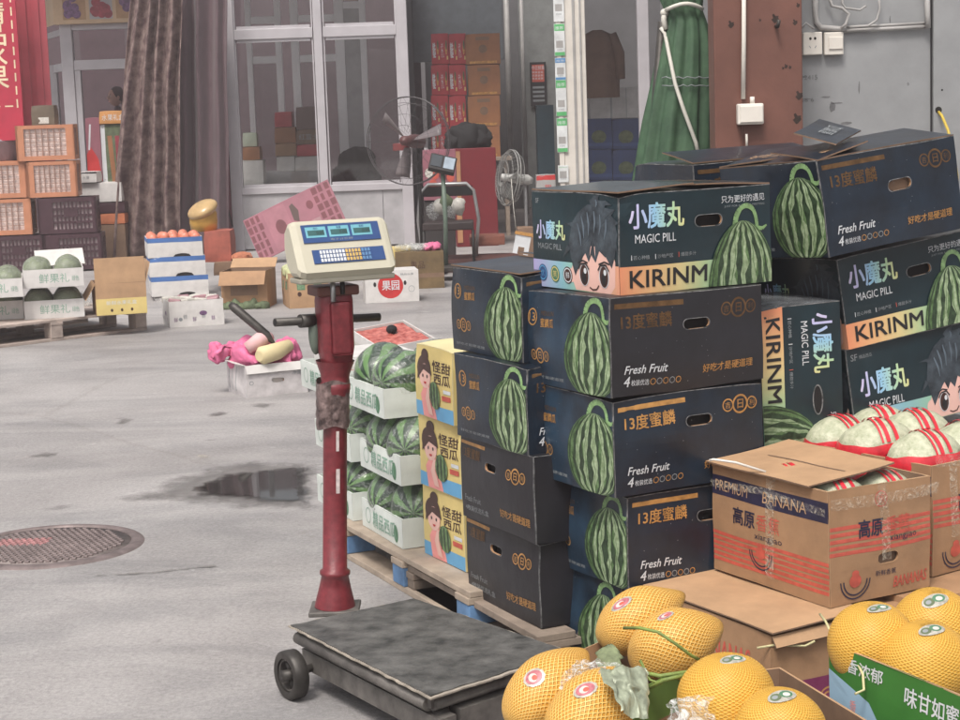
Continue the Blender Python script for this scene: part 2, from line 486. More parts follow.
class Face:
    """a flat side of a thing that print can be laid on: u to the right, v up, off = height above the board"""
    def __init__(s, mb, o, u, v, W, Hh, nrm=None):
        s.mb, s.o, s.u, s.v, s.W, s.H = mb, Vector(o), Vector(u).normalized(), Vector(v).normalized(), W, Hh
        s.n = s.u.cross(s.v)
        s.step = .0005
    def P(s, u, v, l=1):
        return s.o + s.u * u + s.v * v + s.n * (s.step * l + .0003)
    def shape(s, pts, m, l=1):
        """filled outline, clipped to the side; large ones are cut into rings so that they follow the bowed board"""
        pts = [(min(max(a, 0), s.W), min(max(b, 0), s.H)) for a, b in pts]
        ext = max(max(p[0] for p in pts) - min(p[0] for p in pts), max(p[1] for p in pts) - min(p[1] for p in pts))
        if ext < .035 or len(pts) < 3:
            s.mb.poly([s.P(a, b, l) for a, b in pts], m, [(a / s.W, b / s.H) for a, b in pts])
            return
        fine = []
        for i in range(len(pts)):
            a, b = pts[i], pts[(i + 1) % len(pts)]
            k = max(1, int(math.hypot(b[0] - a[0], b[1] - a[1]) / .05))
            fine += [(a[0] + (b[0] - a[0]) * j / k, a[1] + (b[1] - a[1]) * j / k) for j in range(k)]
        cx = sum(p[0] for p in fine) / len(fine); cy = sum(p[1] for p in fine) / len(fine)
        K = max(2, min(6, int(ext / .06) + 1))
        N = len(fine)
        vs = [(cx, cy)] + [(cx + (p[0] - cx) * k / K, cy + (p[1] - cy) * k / K) for k in range(1, K + 1) for p in fine]
        fs = [(0, 1 + i, 1 + (i + 1) % N) for i in range(N)]
        for k in range(K - 1):
            o = 1 + k * N
            fs += [(o + i, o + N + i, o + N + (i + 1) % N, o + (i + 1) % N) for i in range(N)]
        s.mb.faces([s.P(a, b, l) for a, b in vs], fs, m, [(a / s.W, b / s.H) for a, b in vs])
    def rect(s, u0, v0, u1, v1, m, l=1, n=1):
        for i in range(n):
            a, b = u0 + (u1 - u0) * i / n, u0 + (u1 - u0) * (i + 1) / n
            s.shape([(a, v0), (b, v0), (b, v1), (a, v1)], m, l)
    def disc(s, cu, cv, ru, rv, m, l=1, n=20, a0=0, a1=2 * PI):
        s.shape([(cu + ru * math.cos(a0 + (a1 - a0) * i / n), cv + rv * math.sin(a0 + (a1 - a0) * i / n)) for i in range(n)], m, l)
    def ring(s, cu, cv, r, w, m, l=1, n=20, ry=None):
        ry = ry or r
        for i in range(n):
            a, b = 2 * PI * i / n, 2 * PI * (i + 1) / n
            s.shape([(cu + (r - w) * math.cos(a), cv + (ry - w) * math.sin(a)), (cu + r * math.cos(a), cv + ry * math.sin(a)),
                     (cu + r * math.cos(b), cv + ry * math.sin(b)), (cu + (r - w) * math.cos(b), cv + (ry - w) * math.sin(b))], m, l)
    def line(s, pts, w, m, l=1):
        for i in range(len(pts) - 1):
            a, b = Vector(pts[i]), Vector(pts[i + 1])
            d = b - a
            if d.length < 1e-6: continue
            d.normalize()
            w0 = w[i] if isinstance(w, list) else w
            w1 = w[i + 1] if isinstance(w, list) else w
            q = Vector((-d.y, d.x))
            s.shape([a - q * w0 / 2, b - q * w1 / 2, b + q * w1 / 2, a + q * w0 / 2], m, l)
    def text(s, t, u, v, h, m, w=None, l=2, bold=.012, shear=0, rot=0):
        vs, fs, asp = textmesh(t)
        w = w or h * asp
        c, sn = math.cos(rot), math.sin(rot)
        d = bold * h * 1.3                     # heavy letters: the stroke laid down again a hair to the side
        for k, (ox, oy) in enumerate(((0, 0), (d, 0), (0, d), (d, d), (d / 2, d / 2)) if bold > .014 else ((0, 0),)):
            P, U = [], []
            for a, b in vs:
                x = a * w + shear * b * h + ox; y = b * h + oy
                uu, vv = u + x * c - y * sn, v + x * sn + y * c
                P.append(s.P(uu, vv, l + .16 * k)); U.append((uu / s.W, vv / s.H))
            s.mb.faces(P, fs, m, U)

def melon_art(F, cu, cv, rx, ry, l=2, lean=0, seed=0, stem=1):
    """the printed watermelon: oval, jagged dark meridians, curled stem"""
    rnd = random.Random(seed)
    def pt(lam, ph):
        x = math.cos(ph) * math.sin(lam) * rx * (1 - .16 * math.sin(ph)); y = math.sin(ph) * ry
        return (cu + x + lean * y, cv + y)
    if stem:
        S = []
        for i in range(13):
            a = PI * (1.02 - 1.02 * i / 12)
            S.append((cu + lean * ry + rx * .34 * math.cos(a) + rx * .12, cv + ry * .93 + ry * .34 * max(0, math.sin(a)) + (0 if i < 9 else -.03 * ry * (i - 9))))
        S += [(S[-1][0] + rx * .16, S[-1][1] - ry * .02), (S[-1][0] + rx * .3, S[-1][1] + ry * .04)]
        F.line(S, [rx * .15] * 4 + [rx * .12] * 5 + [rx * .1] * 4 + [rx * .09, rx * .04], MEL_S, l)
    n = 28
    F.shape([pt(PI / 2 if i <= n // 2 else -PI / 2, -PI / 2 + PI * (i / (n / 2)) if i <= n // 2 else PI / 2 - PI * ((i - n / 2) / (n / 2))) for i in range(n)], MEL_M, l + 1)
    lams = [-1.42, -1.12, -.8, -.47, -.14, .2, .53, .85, 1.15, 1.42]
    for k, lam in enumerate(lams):
        for (dl, wd, mm, ll) in ((.16, .1 * (abs(lam) < 1), MEL_L, l + 2), (0, .06 if k % 2 else .078, MEL_D, l + 3), (.16, .012, MEL_M, l + 3)):
            if not wd: continue
            A, B = [], []
            for i in range(15):
                ph = -1.45 + 2.9 * i / 14
                j = rnd.uniform(-.05, .05)
                wq = wd * (1 + rnd.uniform(-.65, .8)) * (.55 + .45 * math.cos(ph))
                A.append(pt(min(1.5, max(-1.5, lam + dl - wq + j)), ph)); B.append(pt(min(1.5, max(-1.5, lam + dl + wq + j)), ph))
            for i in range(14):
                F.shape([A[i], B[i], B[i + 1], A[i + 1]], mm, ll)

def boy_art(F, u, v, s, sv=None):
    """a plain cartoon child with a tuft of dark hair, looking over the band"""
    sv = sv or s
    def S(p): return [(u + a * s, v + b * sv) for a, b in p]
    F.shape(S([(.14, 0), (.86, 0), (.95, .1), (.97, .42), (.9, .62), (.2, .62), (.08, .3), (.1, .1)]), SKIN, 2)
    F.disc(u + .07 * s, v + .2 * sv, .07 * s, .1 * sv, SKIN, 2)
    hair = [(.03, .62), (.1, .34), (.15, .2), (.17, .42), (.24, .56), (.3, .44), (.38, .52), (.44, .4), (.5, .5), (.58, .4), (.66, .56), (.78, .48), (.86, .58), (.9, .34), (.97, .5),
            (1.02, .8), (.98, .92), (1.05, .96), (.9, 1.06), (.98, 1.16), (.8, 1.16), (.62, 1.2), (.42, 1.18), (.24, 1.08), (.1, .92)]
    # one outline as a fan of triangles round the crown
    c = (.55, .8)
    for i in range(len(hair)):
        F.shape(S([c, hair[i], hair[(i + 1) % len(hair)]]), HAIR, 3)
    F.shape(S([(.5, 1.18), (.46, 1.24), (.56, 1.31), (.68, 1.33), (.63, 1.28), (.68, 1.24), (.8, 1.26), (.72, 1.16)]), HAIR, 3)
    F.shape(S([(.66, 1.22), (.8, 1.27), (.92, 1.22), (.8, 1.2), (.74, 1.12)]), HAIR, 4)
    for (a, b, c, d) in ((.0, .62, -.1, .44), (.04, .9, -.08, .9), (1.0, .68, 1.1, .54)):
        F.shape(S([(a, b), (c, d), (a + (.55 - a) * .35, b + .1 * (.8 - b) + .06), (a + (.55 - a) * .35, b - .12)]), HAIR, 3.5)
    for (a, b, c, d) in ((.22, .92, .3, .62), (.3, 1.02, .36, .72), (.42, 1.08, .45, .76), (.56, 1.1, .56, .8), (.68, 1.06, .66, .78), (.8, 1.0, .76, .72), (.6, 1.26, .6, 1.16)):
        F.line(S([(a, b), ((a + c) / 2 + .02, (b + d) / 2), (c, d)]), [.004, .018 * s * 2, .002], HAIRL, 5)
    for a in (.34, .74):
        F.disc(u + a * s, v + .22 * sv, .1 * s, .15 * sv, PWHITE, 4)
        F.disc(u + a * s, v + .22 * sv, .085 * s, .14 * sv, EYE, 5)
        F.disc(u + a * s, v + .19 * sv, .045 * s, .08 * sv, PBLACK, 6)
        F.disc(u + (a + .03) * s, v + .28 * sv, .028 * s, .04 * sv, PWHITE, 7)
        F.line(S([(a - .11, .3), (a - .06, .37), (a + .05, .38), (a + .11, .3)]), .022 * s, PBLACK, 7)
    F.line(S([(.22, .38), (.32, .42), (.42, .39)]), .02 * s, PBLACK, 4)
    F.line(S([(.64, .38), (.76, .42), (.86, .39)]), .02 * s, PBLACK, 4)
    F.line(S([(.44, .06), (.5, .03), (.58, .04), (.63, .1)]), .018 * s, EYE, 4)

# ---------------------------------------------------------------- carton art
def emblem(F, u, v, r, m):
    F.ring(u, v, r, r * .2, m, 2)
    F.text('日', u - r * .36, v - r * .45, r * .9, m, w=r * .72, bold=.03)
    for sgn in (-1, 1):
        F.ring(u + sgn * r * 1.55, v, r * .68, r * .14, m, 2)
        F.text('吉' if sgn < 0 else '利', u + sgn * r * 1.55 - r * .33, v - r * .33, r * .66, m, w=r * .66)

def art_gold_long(F, gm=None, dim=False):  # dim darkens the gold like foil angled away from the light
    g = gm or GOLD
    W, Hh = F.W, F.H
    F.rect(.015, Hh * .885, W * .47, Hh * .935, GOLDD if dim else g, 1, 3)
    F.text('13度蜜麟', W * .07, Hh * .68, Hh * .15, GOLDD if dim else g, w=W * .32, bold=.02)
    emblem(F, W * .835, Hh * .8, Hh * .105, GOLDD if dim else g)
    F.text('Fresh Fruit', W * .08, Hh * .215, Hh * .085, PWHITE, w=W * .26, shear=.25, bold=.02)
    F.text('4', W * .075, Hh * .09, Hh * .1, PWHITE, shear=.2, bold=.02)
    F.text('枚装优选', W * .125, Hh * .095, Hh * .06, PWHITE, w=W * .11)
    for i in range(5): F.ring(W * (.26 + .04 * i), Hh * .125, Hh * .035, Hh * .008, PGREY if i % 2 else GOLD, 2, 8)
    F.text('好吃才是硬道理', W * .58, Hh * .16, Hh * .085, g, w=W * .34, bold=.015)
    for i in range(26):                                  # flecks and scuffs in the printing
        a, b = random.uniform(.05, .95) * W, random.uniform(.05, .95) * Hh
        q = random.uniform(.0006, .0014)
        F.disc(a, b, q, q, PGREY, 1, 5)

def art_gold_short(F, lean=.02, seed=0):
    W, Hh = F.W, F.H
    F.ring(W * .115, Hh * .72, Hh * .095, Hh * .016, GOLD, 2)
    F.text('13', W * .075, Hh * .675, Hh * .09, GOLD, w=W * .075, bold=.02)
    F.text('MIDULIN', W * .22, Hh * .745, Hh * .05, GOLDD, w=W * .16)
    F.text('蜜麟瓜', W * .22, Hh * .62, Hh * .095, GOLD, w=W * .16, bold=.02)
    emblem(F, W * .2, Hh * .32, Hh * .085, GOLD)
    F.text('好吃才是硬道理', W * .06, Hh * .07, Hh * .035, PGREY, w=W * .42)
    melon_art(F, W * .8, Hh * .4, W * .285, Hh * .44, 2, .04, seed)
    for i in range(16):
        a, b = random.uniform(.05, .95) * W, random.uniform(.05, .95) * Hh
        q = random.uniform(.0006, .0014)
        F.disc(a, b, q, q, PGREY, 1, 5)

def art_gold_end(F):                 # the long side as seen from the front of the left pile
    W, Hh = F.W, F.H
    F.rect(.006, Hh * .9, W * .36, Hh * .94, GOLD, 1, 3)
    F.text('13度蜜麟', W * .04, Hh * .74, Hh * .13, GOLDD, w=W * .26, bold=.02)
    emblem(F, W * .79, Hh * .72, Hh * .1, GOLD)
    F.text('Fresh Fruit', W * .05, Hh * .22, Hh * .07, PGREY, w=W * .24, shear=.2)
    F.text('4枚装优选礼盒', W * .05, Hh * .1, Hh * .07, PGREY, w=W * .34)
    F.text('好吃才是硬道理', W * .56, Hh * .17, Hh * .1, GOLD, w=W * .38, bold=.02)

def art_magic_long(F, seed=0):
    W, Hh = F.W, F.H
    F.rect(0, 0, W, Hh * .275, RAINBOW, 1, 4)
    F.text('小魔丸', W * .06, Hh * .64, Hh * .25, RAINTXT, w=W * .35, bold=.03)
    F.text('MAGIC PILL', W * .1, Hh * .5, Hh * .085, PWHITE, w=W * .26)
    F.text('KIRINM', W * .06, Hh * .065, Hh * .165, PBLACK, w=W * .5, bold=.03, l=4)
    F.text('只为更好的遇见', W * .66, Hh * .84, Hh * .075, PWHITE, w=W * .3, l=3)
    F.text('JUST FOR A BETTER MEETING', W * .68, Hh * .79, Hh * .025, PGREY, w=W * .28)
    for i, t in enumerate(('匠心种植', '沙地产区', '爆甜多汁')):
        F.text(t, W * (.09 + .15 * i), Hh * .34, Hh * .04, PGREY, w=W * .1)
        F.rect(W * (.075 + .15 * i), Hh * .335, W * (.079 + .15 * i), Hh * .385, PWHITE if i < 2 else REDL, 2)
    melon_art(F, W * .8, Hh * .1, W * .225, Hh * .55, 5, 0, seed)

def art_magic_short(F):
    W, Hh = F.W, F.H
    F.rect(0, 0, W, Hh * .285, RAINBOW2, 1, 4)
    F.text('SF', W * .05, Hh * .88, Hh * .05, PGREY, bold=.02)
    F.text('小魔丸', W * .05, Hh * .5, Hh * .2, RAINTXT, w=W * .36, bold=.03)
    F.text('MAGIC PILL', W * .07, Hh * .4, Hh * .06, PGREY, w=W * .3)
    for i, (c, q) in enumerate(((SCRBL, BLUEP), (GREENP, YELP), (EYE, PWHITE))):
        a = W * (.12 + .155 * i)
        F.disc(a, Hh * .15, W * .055, Hh * .09, c, 3)
        F.ring(a, Hh * .15, W * .048, Hh * .012, q, 4, 14, Hh * .078)
        F.text(('优', '笑', '鲜')[i], a - W * .022, Hh * .115, Hh * .07, q, w=W * .044, l=4)
    boy_art(F, W * .44, 0.002, W * .54, Hh * .74)

def art_banana(F, short):
    W, Hh = F.W, F.H
    if short:
        F.rect(0, Hh * .72, W, Hh * .9, NAVYP, 1, 2)
        F.text('PREMIUM', W * .03, Hh * .76, Hh * .1, KRAFTL, w=W * .3)
        F.text('BANANA', W * .47, Hh * .76, Hh * .1, KRAFTL, w=W * .36)
        for i in range(6): F.rect(0, Hh * (.1 + .05 * i), W, Hh * (.132 + .05 * i), REDL, 1, 3)
        F.text('高原', W * .2, Hh * .5, Hh * .15, NAVYP, w=W * .2, bold=.03)
        F.text('香蕉', W * .42, Hh * .5, Hh * .15, REDL, w=W * .2)
        F.text('xiangjiao', W * .4, Hh * .4, Hh * .07, NAVYP, w=W * .24, bold=.01)
        cu, cv = W * .45, Hh * .26
    else:
        for i in range(5): F.rect(0, Hh * (.43 + .055 * i), W, Hh * (.463 + .055 * i), REDL, 1, 3)
        F.text('高原', W * .27, Hh * .56, Hh * .15, NAVYP, w=W * .24, bold=.03, l=3)
        F.text('香蕉', W * .54, Hh * .56, Hh * .15, REDL, w=W * .24, l=3)
        F.text('xiangjiao', W * .58, Hh * .48, Hh * .07, NAVYP, w=W * .26, bold=.01, l=3)
        F.ring(W * .5, Hh * .87, Hh * .07, Hh * .01, REDL, 2)
        F.text('蕉', W * .46, Hh * .83, Hh * .08, REDL, w=W * .08)
        F.text('BANANAS', W * .62, Hh * .07, Hh * .1, REDL, w=W * .34, bold=.02, shear=.1)
        F.text('新鲜香蕉', W * .44, Hh * .2, Hh * .05, NAVYP, w=W * .2)
        cu, cv = W * .24, Hh * .16
    # two bananas curled round a red fruit: a plain emblem
    r = Hh * .13
    F.disc(cu, cv + r * .25, r * .5, r * .45, REDL, 3)
    F.disc(cu, cv + r * .75, r * .3, r * .22, REDL, 3)
    for k, q in ((1.0, .1), (1.25, .1)):
        F.line([(cu + r * k * math.cos(a), cv + r * .3 + r * k * math.sin(a)) for a in [PI * 1.0 + PI * i / 14 for i in range(15)]], r * q, NAVYP, 3)

def art_yellow(F):
    W, Hh = F.W, F.H
    F.rect(0, 0, W, Hh * .2, BLUEP, 1, 2)
    def S(p): return [(W * a, Hh * b) for a, b in p]
    F.shape(S([(.2, .0), (.56, .0), (.5, .25), (.42, .45), (.28, .45), (.16, .3)]), BLUSH, 2)
    F.disc(W * .27, Hh * .66, W * .2, Hh * .2, EYE, 3)
    F.disc(W * .3, Hh * .57, W * .16, Hh * .17, SKIN, 4)
    F.shape(S([(.1, .72), (.45, .74), (.5, .6), (.3, .7), (.15, .6), (.08, .5)]), EYE, 5)
    F.disc(W * .3, Hh * .86, W * .1, Hh * .09, EYE, 4)
    for a in (.25, .37): F.disc(W * a, Hh * .57, W * .018, Hh * .025, PBLACK, 6)
    F.shape(S([(.27, .49), (.35, .49), (.33, .46), (.29, .46)]), REDP, 6)
    F.shape(S([(.36, .06), (.48, .04), (.4, .3), (.46, .42), (.38, .44), (.3, .26)]), SKIN, 6)
    F.disc(W * .56, Hh * .34, W * .14, Hh * .19, MEL_M, 7)
    for k in (-.08, 0, .08): F.disc(W * (.56 + k), Hh * .34, W * .02, Hh * .17, MEL_D, 8)
    F.text('怪甜', W * .5, Hh * .66, Hh * .15, EYE, w=W * .45, bold=.03)
    F.text('西瓜', W * .54, Hh * .5, Hh * .14, EYE, w=W * .4, bold=.03)
    F.rect(W * .78, Hh * .4, W * .95, Hh * .45, PWHITE, 3)
    F.rect(W * .74, Hh * .3, W * .95, Hh * .37, REDL, 3)

# ---------------------------------------------------------------- cartons
def tilt_rot(yaw, tilt=0):
    return (Matrix.Rotation(-R(tilt), 3, 'Y') @ Matrix.Rotation(R(yaw), 3, 'Z')).to_euler()

def carton(name, label, cat, loc, yaw, L, D, h, m, tilt=0, front=None, left=None, right=None, top=None, hole=None, lhole=None, group=None,
           open_=False, inner=None, edge=None, seed=1, bulge=.004, flaps=None, mats=None, parent_rot=None, wall=.006):
    """box with its nearest upright edge at the origin; front = side y 0, left = side x 0, right = side x L. Sides bow and wobble like used board."""
    root = thing(name, label, cat, loc, parent_rot or tilt_rot(yaw, tilt), group)
    mb = MB()
    mats = mats or {}
    sv = Vector((seed * 3.1, seed * 1.3, seed * 2.2))
    rc = random.Random(seed * 17 + 3)
    crush = [] if open_ else [(rc.choice((0, 0, 1)), rc.choice((0, 0, 1)), 1, rc.uniform(.002, .008)) for _ in range(2)]
    def dfm(p):
        a = min(max(p.x / L, 0), 1); b = min(max(p.y / D, 0), 1); c = min(max(p.z / h, 0), 1)
        q = p.copy()
        sa, sb, sc_ = math.sin(PI * a), math.sin(PI * b), math.sin(PI * c)
        q.y -= bulge * sa * sc_ * (1 - 2 * b)
        q.x -= bulge * sb * sc_ * (1 - 2 * a)
        q.z += bulge * .5 * sa * sb * (2 * c - 1) if not open_ else 0
        nv = noise.noise_vector(Vector((a * 2.1, b * 2.1, c * 2.1)) + sv)
        for (ca, cb, cc, amt) in crush:             # knocked-in corners
            d2 = ((p.x - ca * L) ** 2 + (p.y - cb * D) ** 2 + (p.z - cc * h) ** 2) / .0022
            if d2 < 6: q += Vector(((.5 - ca) * 2, (.5 - cb) * 2, (.5 - cc) * 2)) * (amt * math.exp(-d2))
        return q + nv * (bulge * .55)
    def lines(Q, n, extra=()):
        s_ = [Q * i / n for i in range(n + 1)]
        for e in extra:
            s_ = [x for x in s_ if abs(x - e) > Q / n * .3 or x in (0, Q)] + [e]
        return sorted(s_)
    def side(Fc, W, Hh, mm, hl, nu, nv):
        us, vs = lines(W, nu), lines(Hh, nv)
        if hl:
            cu, cv, hw, hh = hl
            us = [u for u in us if not cu - hw - .004 < u < cu + hw + .004]; us = sorted(us + [cu - hw - .002, cu + hw + .002])
            vs = [v for v in vs if not cv - hh - .004 < v < cv + hh + .004]; vs = sorted(vs + [cv - hh - .002, cv + hh + .002])
        for i in range(len(us) - 1):
            for j in range(len(vs) - 1):
                u0, u1, v0, v1 = us[i], us[i + 1], vs[j], vs[j + 1]
                if hl and u0 < cu < u1 and v0 < cv < v1:
                    n = 24
                    inn, out = [], []
                    for k in range(n):
                        a = 2 * PI * (k + .5) / n
                        ca, sa = math.cos(a), math.sin(a)
                        ex = hw - hh
                        inn.append((cu + (ex if ca > 0 else -ex) + hh * ca, cv + hh * sa))
                        t = min(1e9 if abs(ca) < 1e-6 else (u1 - u0) / 2 / abs(ca), 1e9 if abs(sa) < 1e-6 else (v1 - v0) / 2 / abs(sa))
                        out.append(((u0 + u1) / 2 + ca * t, (v0 + v1) / 2 + sa * t))
                    for k in range(n):
                        k2 = (k + 1) % n
                        mb.poly([Fc.P(*inn[k], 0), Fc.P(*out[k], 0), Fc.P(*out[k2], 0), Fc.P(*inn[k2], 0)], mm)
                        if abs(out[k][0] - out[k2][0]) > 1e-9 and abs(out[k][1] - out[k2][1]) > 1e-9:
                            cx = u1 if max(out[k][0], out[k2][0]) > (u0 + u1) / 2 else u0
                            cy = v1 if max(out[k][1], out[k2][1]) > (v0 + v1) / 2 else v0
                            mb.poly([Fc.P(*out[k], 0), Fc.P(cx, cy, 0), Fc.P(*out[k2], 0)], mm)
                        mb.poly([Fc.P(*inn[k], 0), Fc.P(*inn[k2], 0), Fc.P(*inn[k2], -14), Fc.P(*inn[k], -14)], KRAFT)
                        mb.poly([Fc.P(*inn[k], 1), Fc.P(*inn[k2], 1), Fc.P(cu + (inn[k2][0] - cu) * 1.05, cv + (inn[k2][1] - cv) * 1.1, 1), Fc.P(cu + (inn[k][0] - cu) * 1.05, cv + (inn[k][1] - cv) * 1.1, 1)], edge or EDGE)
                    # near-black plate close behind the hand hole, in place of the shade inside
                    mb.poly([Fc.P(u0 - .01, v0 - .01, -50), Fc.P(u1 + .01, v0 - .01, -50), Fc.P(u1 + .01, v1 + .01, -50), Fc.P(u0 - .01, v1 + .01, -50)], HOLE)
                else:
                    mb.poly([Fc.P(u0, v0, 0), Fc.P(u1, v0, 0), Fc.P(u1, v1, 0), Fc.P(u0, v1, 0)], mm)
    FF = Face(mb, (0, 0, 0), (1, 0, 0), (0, 0, 1), L, h)
    FL = Face(mb, (0, D, 0), (0, -1, 0), (0, 0, 1), D, h)
    FR = Face(mb, (L, 0, 0), (0, 1, 0), (0, 0, 1), D, h)
    FB = Face(mb, (L, D, 0), (-1, 0, 0), (0, 0, 1), L, h)
    FT = Face(mb, (0, 0, h), (1, 0, 0), (0, 1, 0), L, D)
    FD = Face(mb, (0, D, 0), (1, 0, 0), (0, -1, 0), L, D)
    side(FF, L, h, mats.get('front', m), hole, 22, 14)
    side(FL, D, h, mats.get('left', m), lhole, 20, 14)
    side(FR, D, h, mats.get('right', m), None, 8, 6)
    side(FB, L, h, m, None, 10, 6)
    side(FD, L, D, m, None, 10, 8)
    if not open_:
        side(FT, L, D, mats.get('top', m), None, 22, 20)
    else:
        im = inner or m
        t = wall
        for (x0, y0, x1, y1) in ((0, 0, L, t), (0, D - t, L, D), (0, t, t, D - t), (L - t, t, L, D - t)):
            mb.poly([(x0, y0, h), (x1, y0, h), (x1, y1, h), (x0, y1, h)], edge or im)
        mb.poly([(t, t, h), (L - t, t, h), (L - t, t, .01), (t, t, .01)], im)
        mb.poly([(t, D - t, .01), (L - t, D - t, .01), (L - t, D - t, h), (t, D - t, h)], im)
        mb.poly([(t, t, .01), (t, D - t, .01), (t, D - t, h), (t, t, h)], im)
        mb.poly([(L - t, t, h), (L - t, D - t, h), (L - t, D - t, .01), (L - t, t, .01)], im)
        mb.poly([(t, t, .01), (L - t, t, .01), (L - t, D - t, .01), (t, D - t, .01)], im)
    if edge is not None:                  # worn creases along the visible edges
        w_ = .0022
        for k in range(6):
            z0, z1 = h * k / 6, h * (k + 1) / 6
            FF.shape([(0, z0), (w_, z0), (w_, z1), (0, z1)], edge, 1)
            FL.shape([(D - w_, z0), (D, z0), (D, z1), (D - w_, z1)], edge, 1)
        for k in range(10):
            FF.shape([(L * k / 10, h - w_), (L * (k + 1) / 10, h - w_), (L * (k + 1) / 10, h), (L * k / 10, h)], edge, 1)
        for k in range(8):
            FL.shape([(D * k / 8, h - w_), (D * (k + 1) / 8, h - w_), (D * (k + 1) / 8, h), (D * k / 8, h)], edge, 1)
    if front: front(FF)
    if left: left(FL)
    if right: right(FR)
    if top: top(FT)
    mb.build('body', root, deform=dfm)
    return root

def flap(root, hinge, along, out, ang, m, minner=None, t=.004, curl=0.0, name='flap', art=None, nseg=5):
    """board flap hinged along an edge: hinge corner, edge vector, outward flap vector when lying flat in the top plane, lift angle"""
    hinge, along, out = Vector(hinge), Vector(along), Vector(out)
    mb = MB()
    up = Vector((0, 0, 1))
    wd = out.length
    o = out.normalized()
    prof = []
    for i in range(nseg + 1):
        s_ = wd * i / nseg
        a = ang + curl * (i / nseg)
        if i == 0: p = Vector((0, 0, 0))
        else: p = prof[-1][0] + (o * math.cos(a) + up * math.sin(a)) * (wd / nseg)
        n = -o * math.sin(a) + up * math.cos(a)
        prof.append((p, n))
    K = 4
    top = [[hinge + along * (k / K) + p + n * t for k in range(K + 1)] for p, n in prof]
    bot = [[hinge + along * (k / K) + p for k in range(K + 1)] for p, n in prof]
    def wob(p): return p + noise.noise_vector(p * 5 + hinge * 3) * .004
    for i in range(nseg):
        for k in range(K):
            mb.poly([top[i][k], top[i][k + 1], top[i + 1][k + 1], top[i + 1][k]], m)
            mb.poly([bot[i][k], bot[i + 1][k], bot[i + 1][k + 1], bot[i][k + 1]], minner or KRAFT)
    em = minner or KRAFT
    for k in range(K):
        mb.poly([bot[0][k], bot[0][k + 1], top[0][k + 1], top[0][k]], em)
        mb.poly([bot[-1][k], top[-1][k], top[-1][k + 1], bot[-1][k + 1]], em)
    for i in range(nseg):
        mb.poly([bot[i][0], top[i][0], top[i + 1][0], bot[i + 1][0]], em)
        mb.poly([bot[i][K], bot[i + 1][K], top[i + 1][K], top[i][K]], em)
    if art and nseg:
        u = along.normalized()
        p1 = prof[1][0].normalized()
        F = Face(mb, hinge + prof[0][1] * (t + .0015), u, p1, along.length, wd)
        if F.n.dot(prof[0][1]) < 0: F.n = -F.n
        art(F)
    return mb.build(name, root, deform=wob)

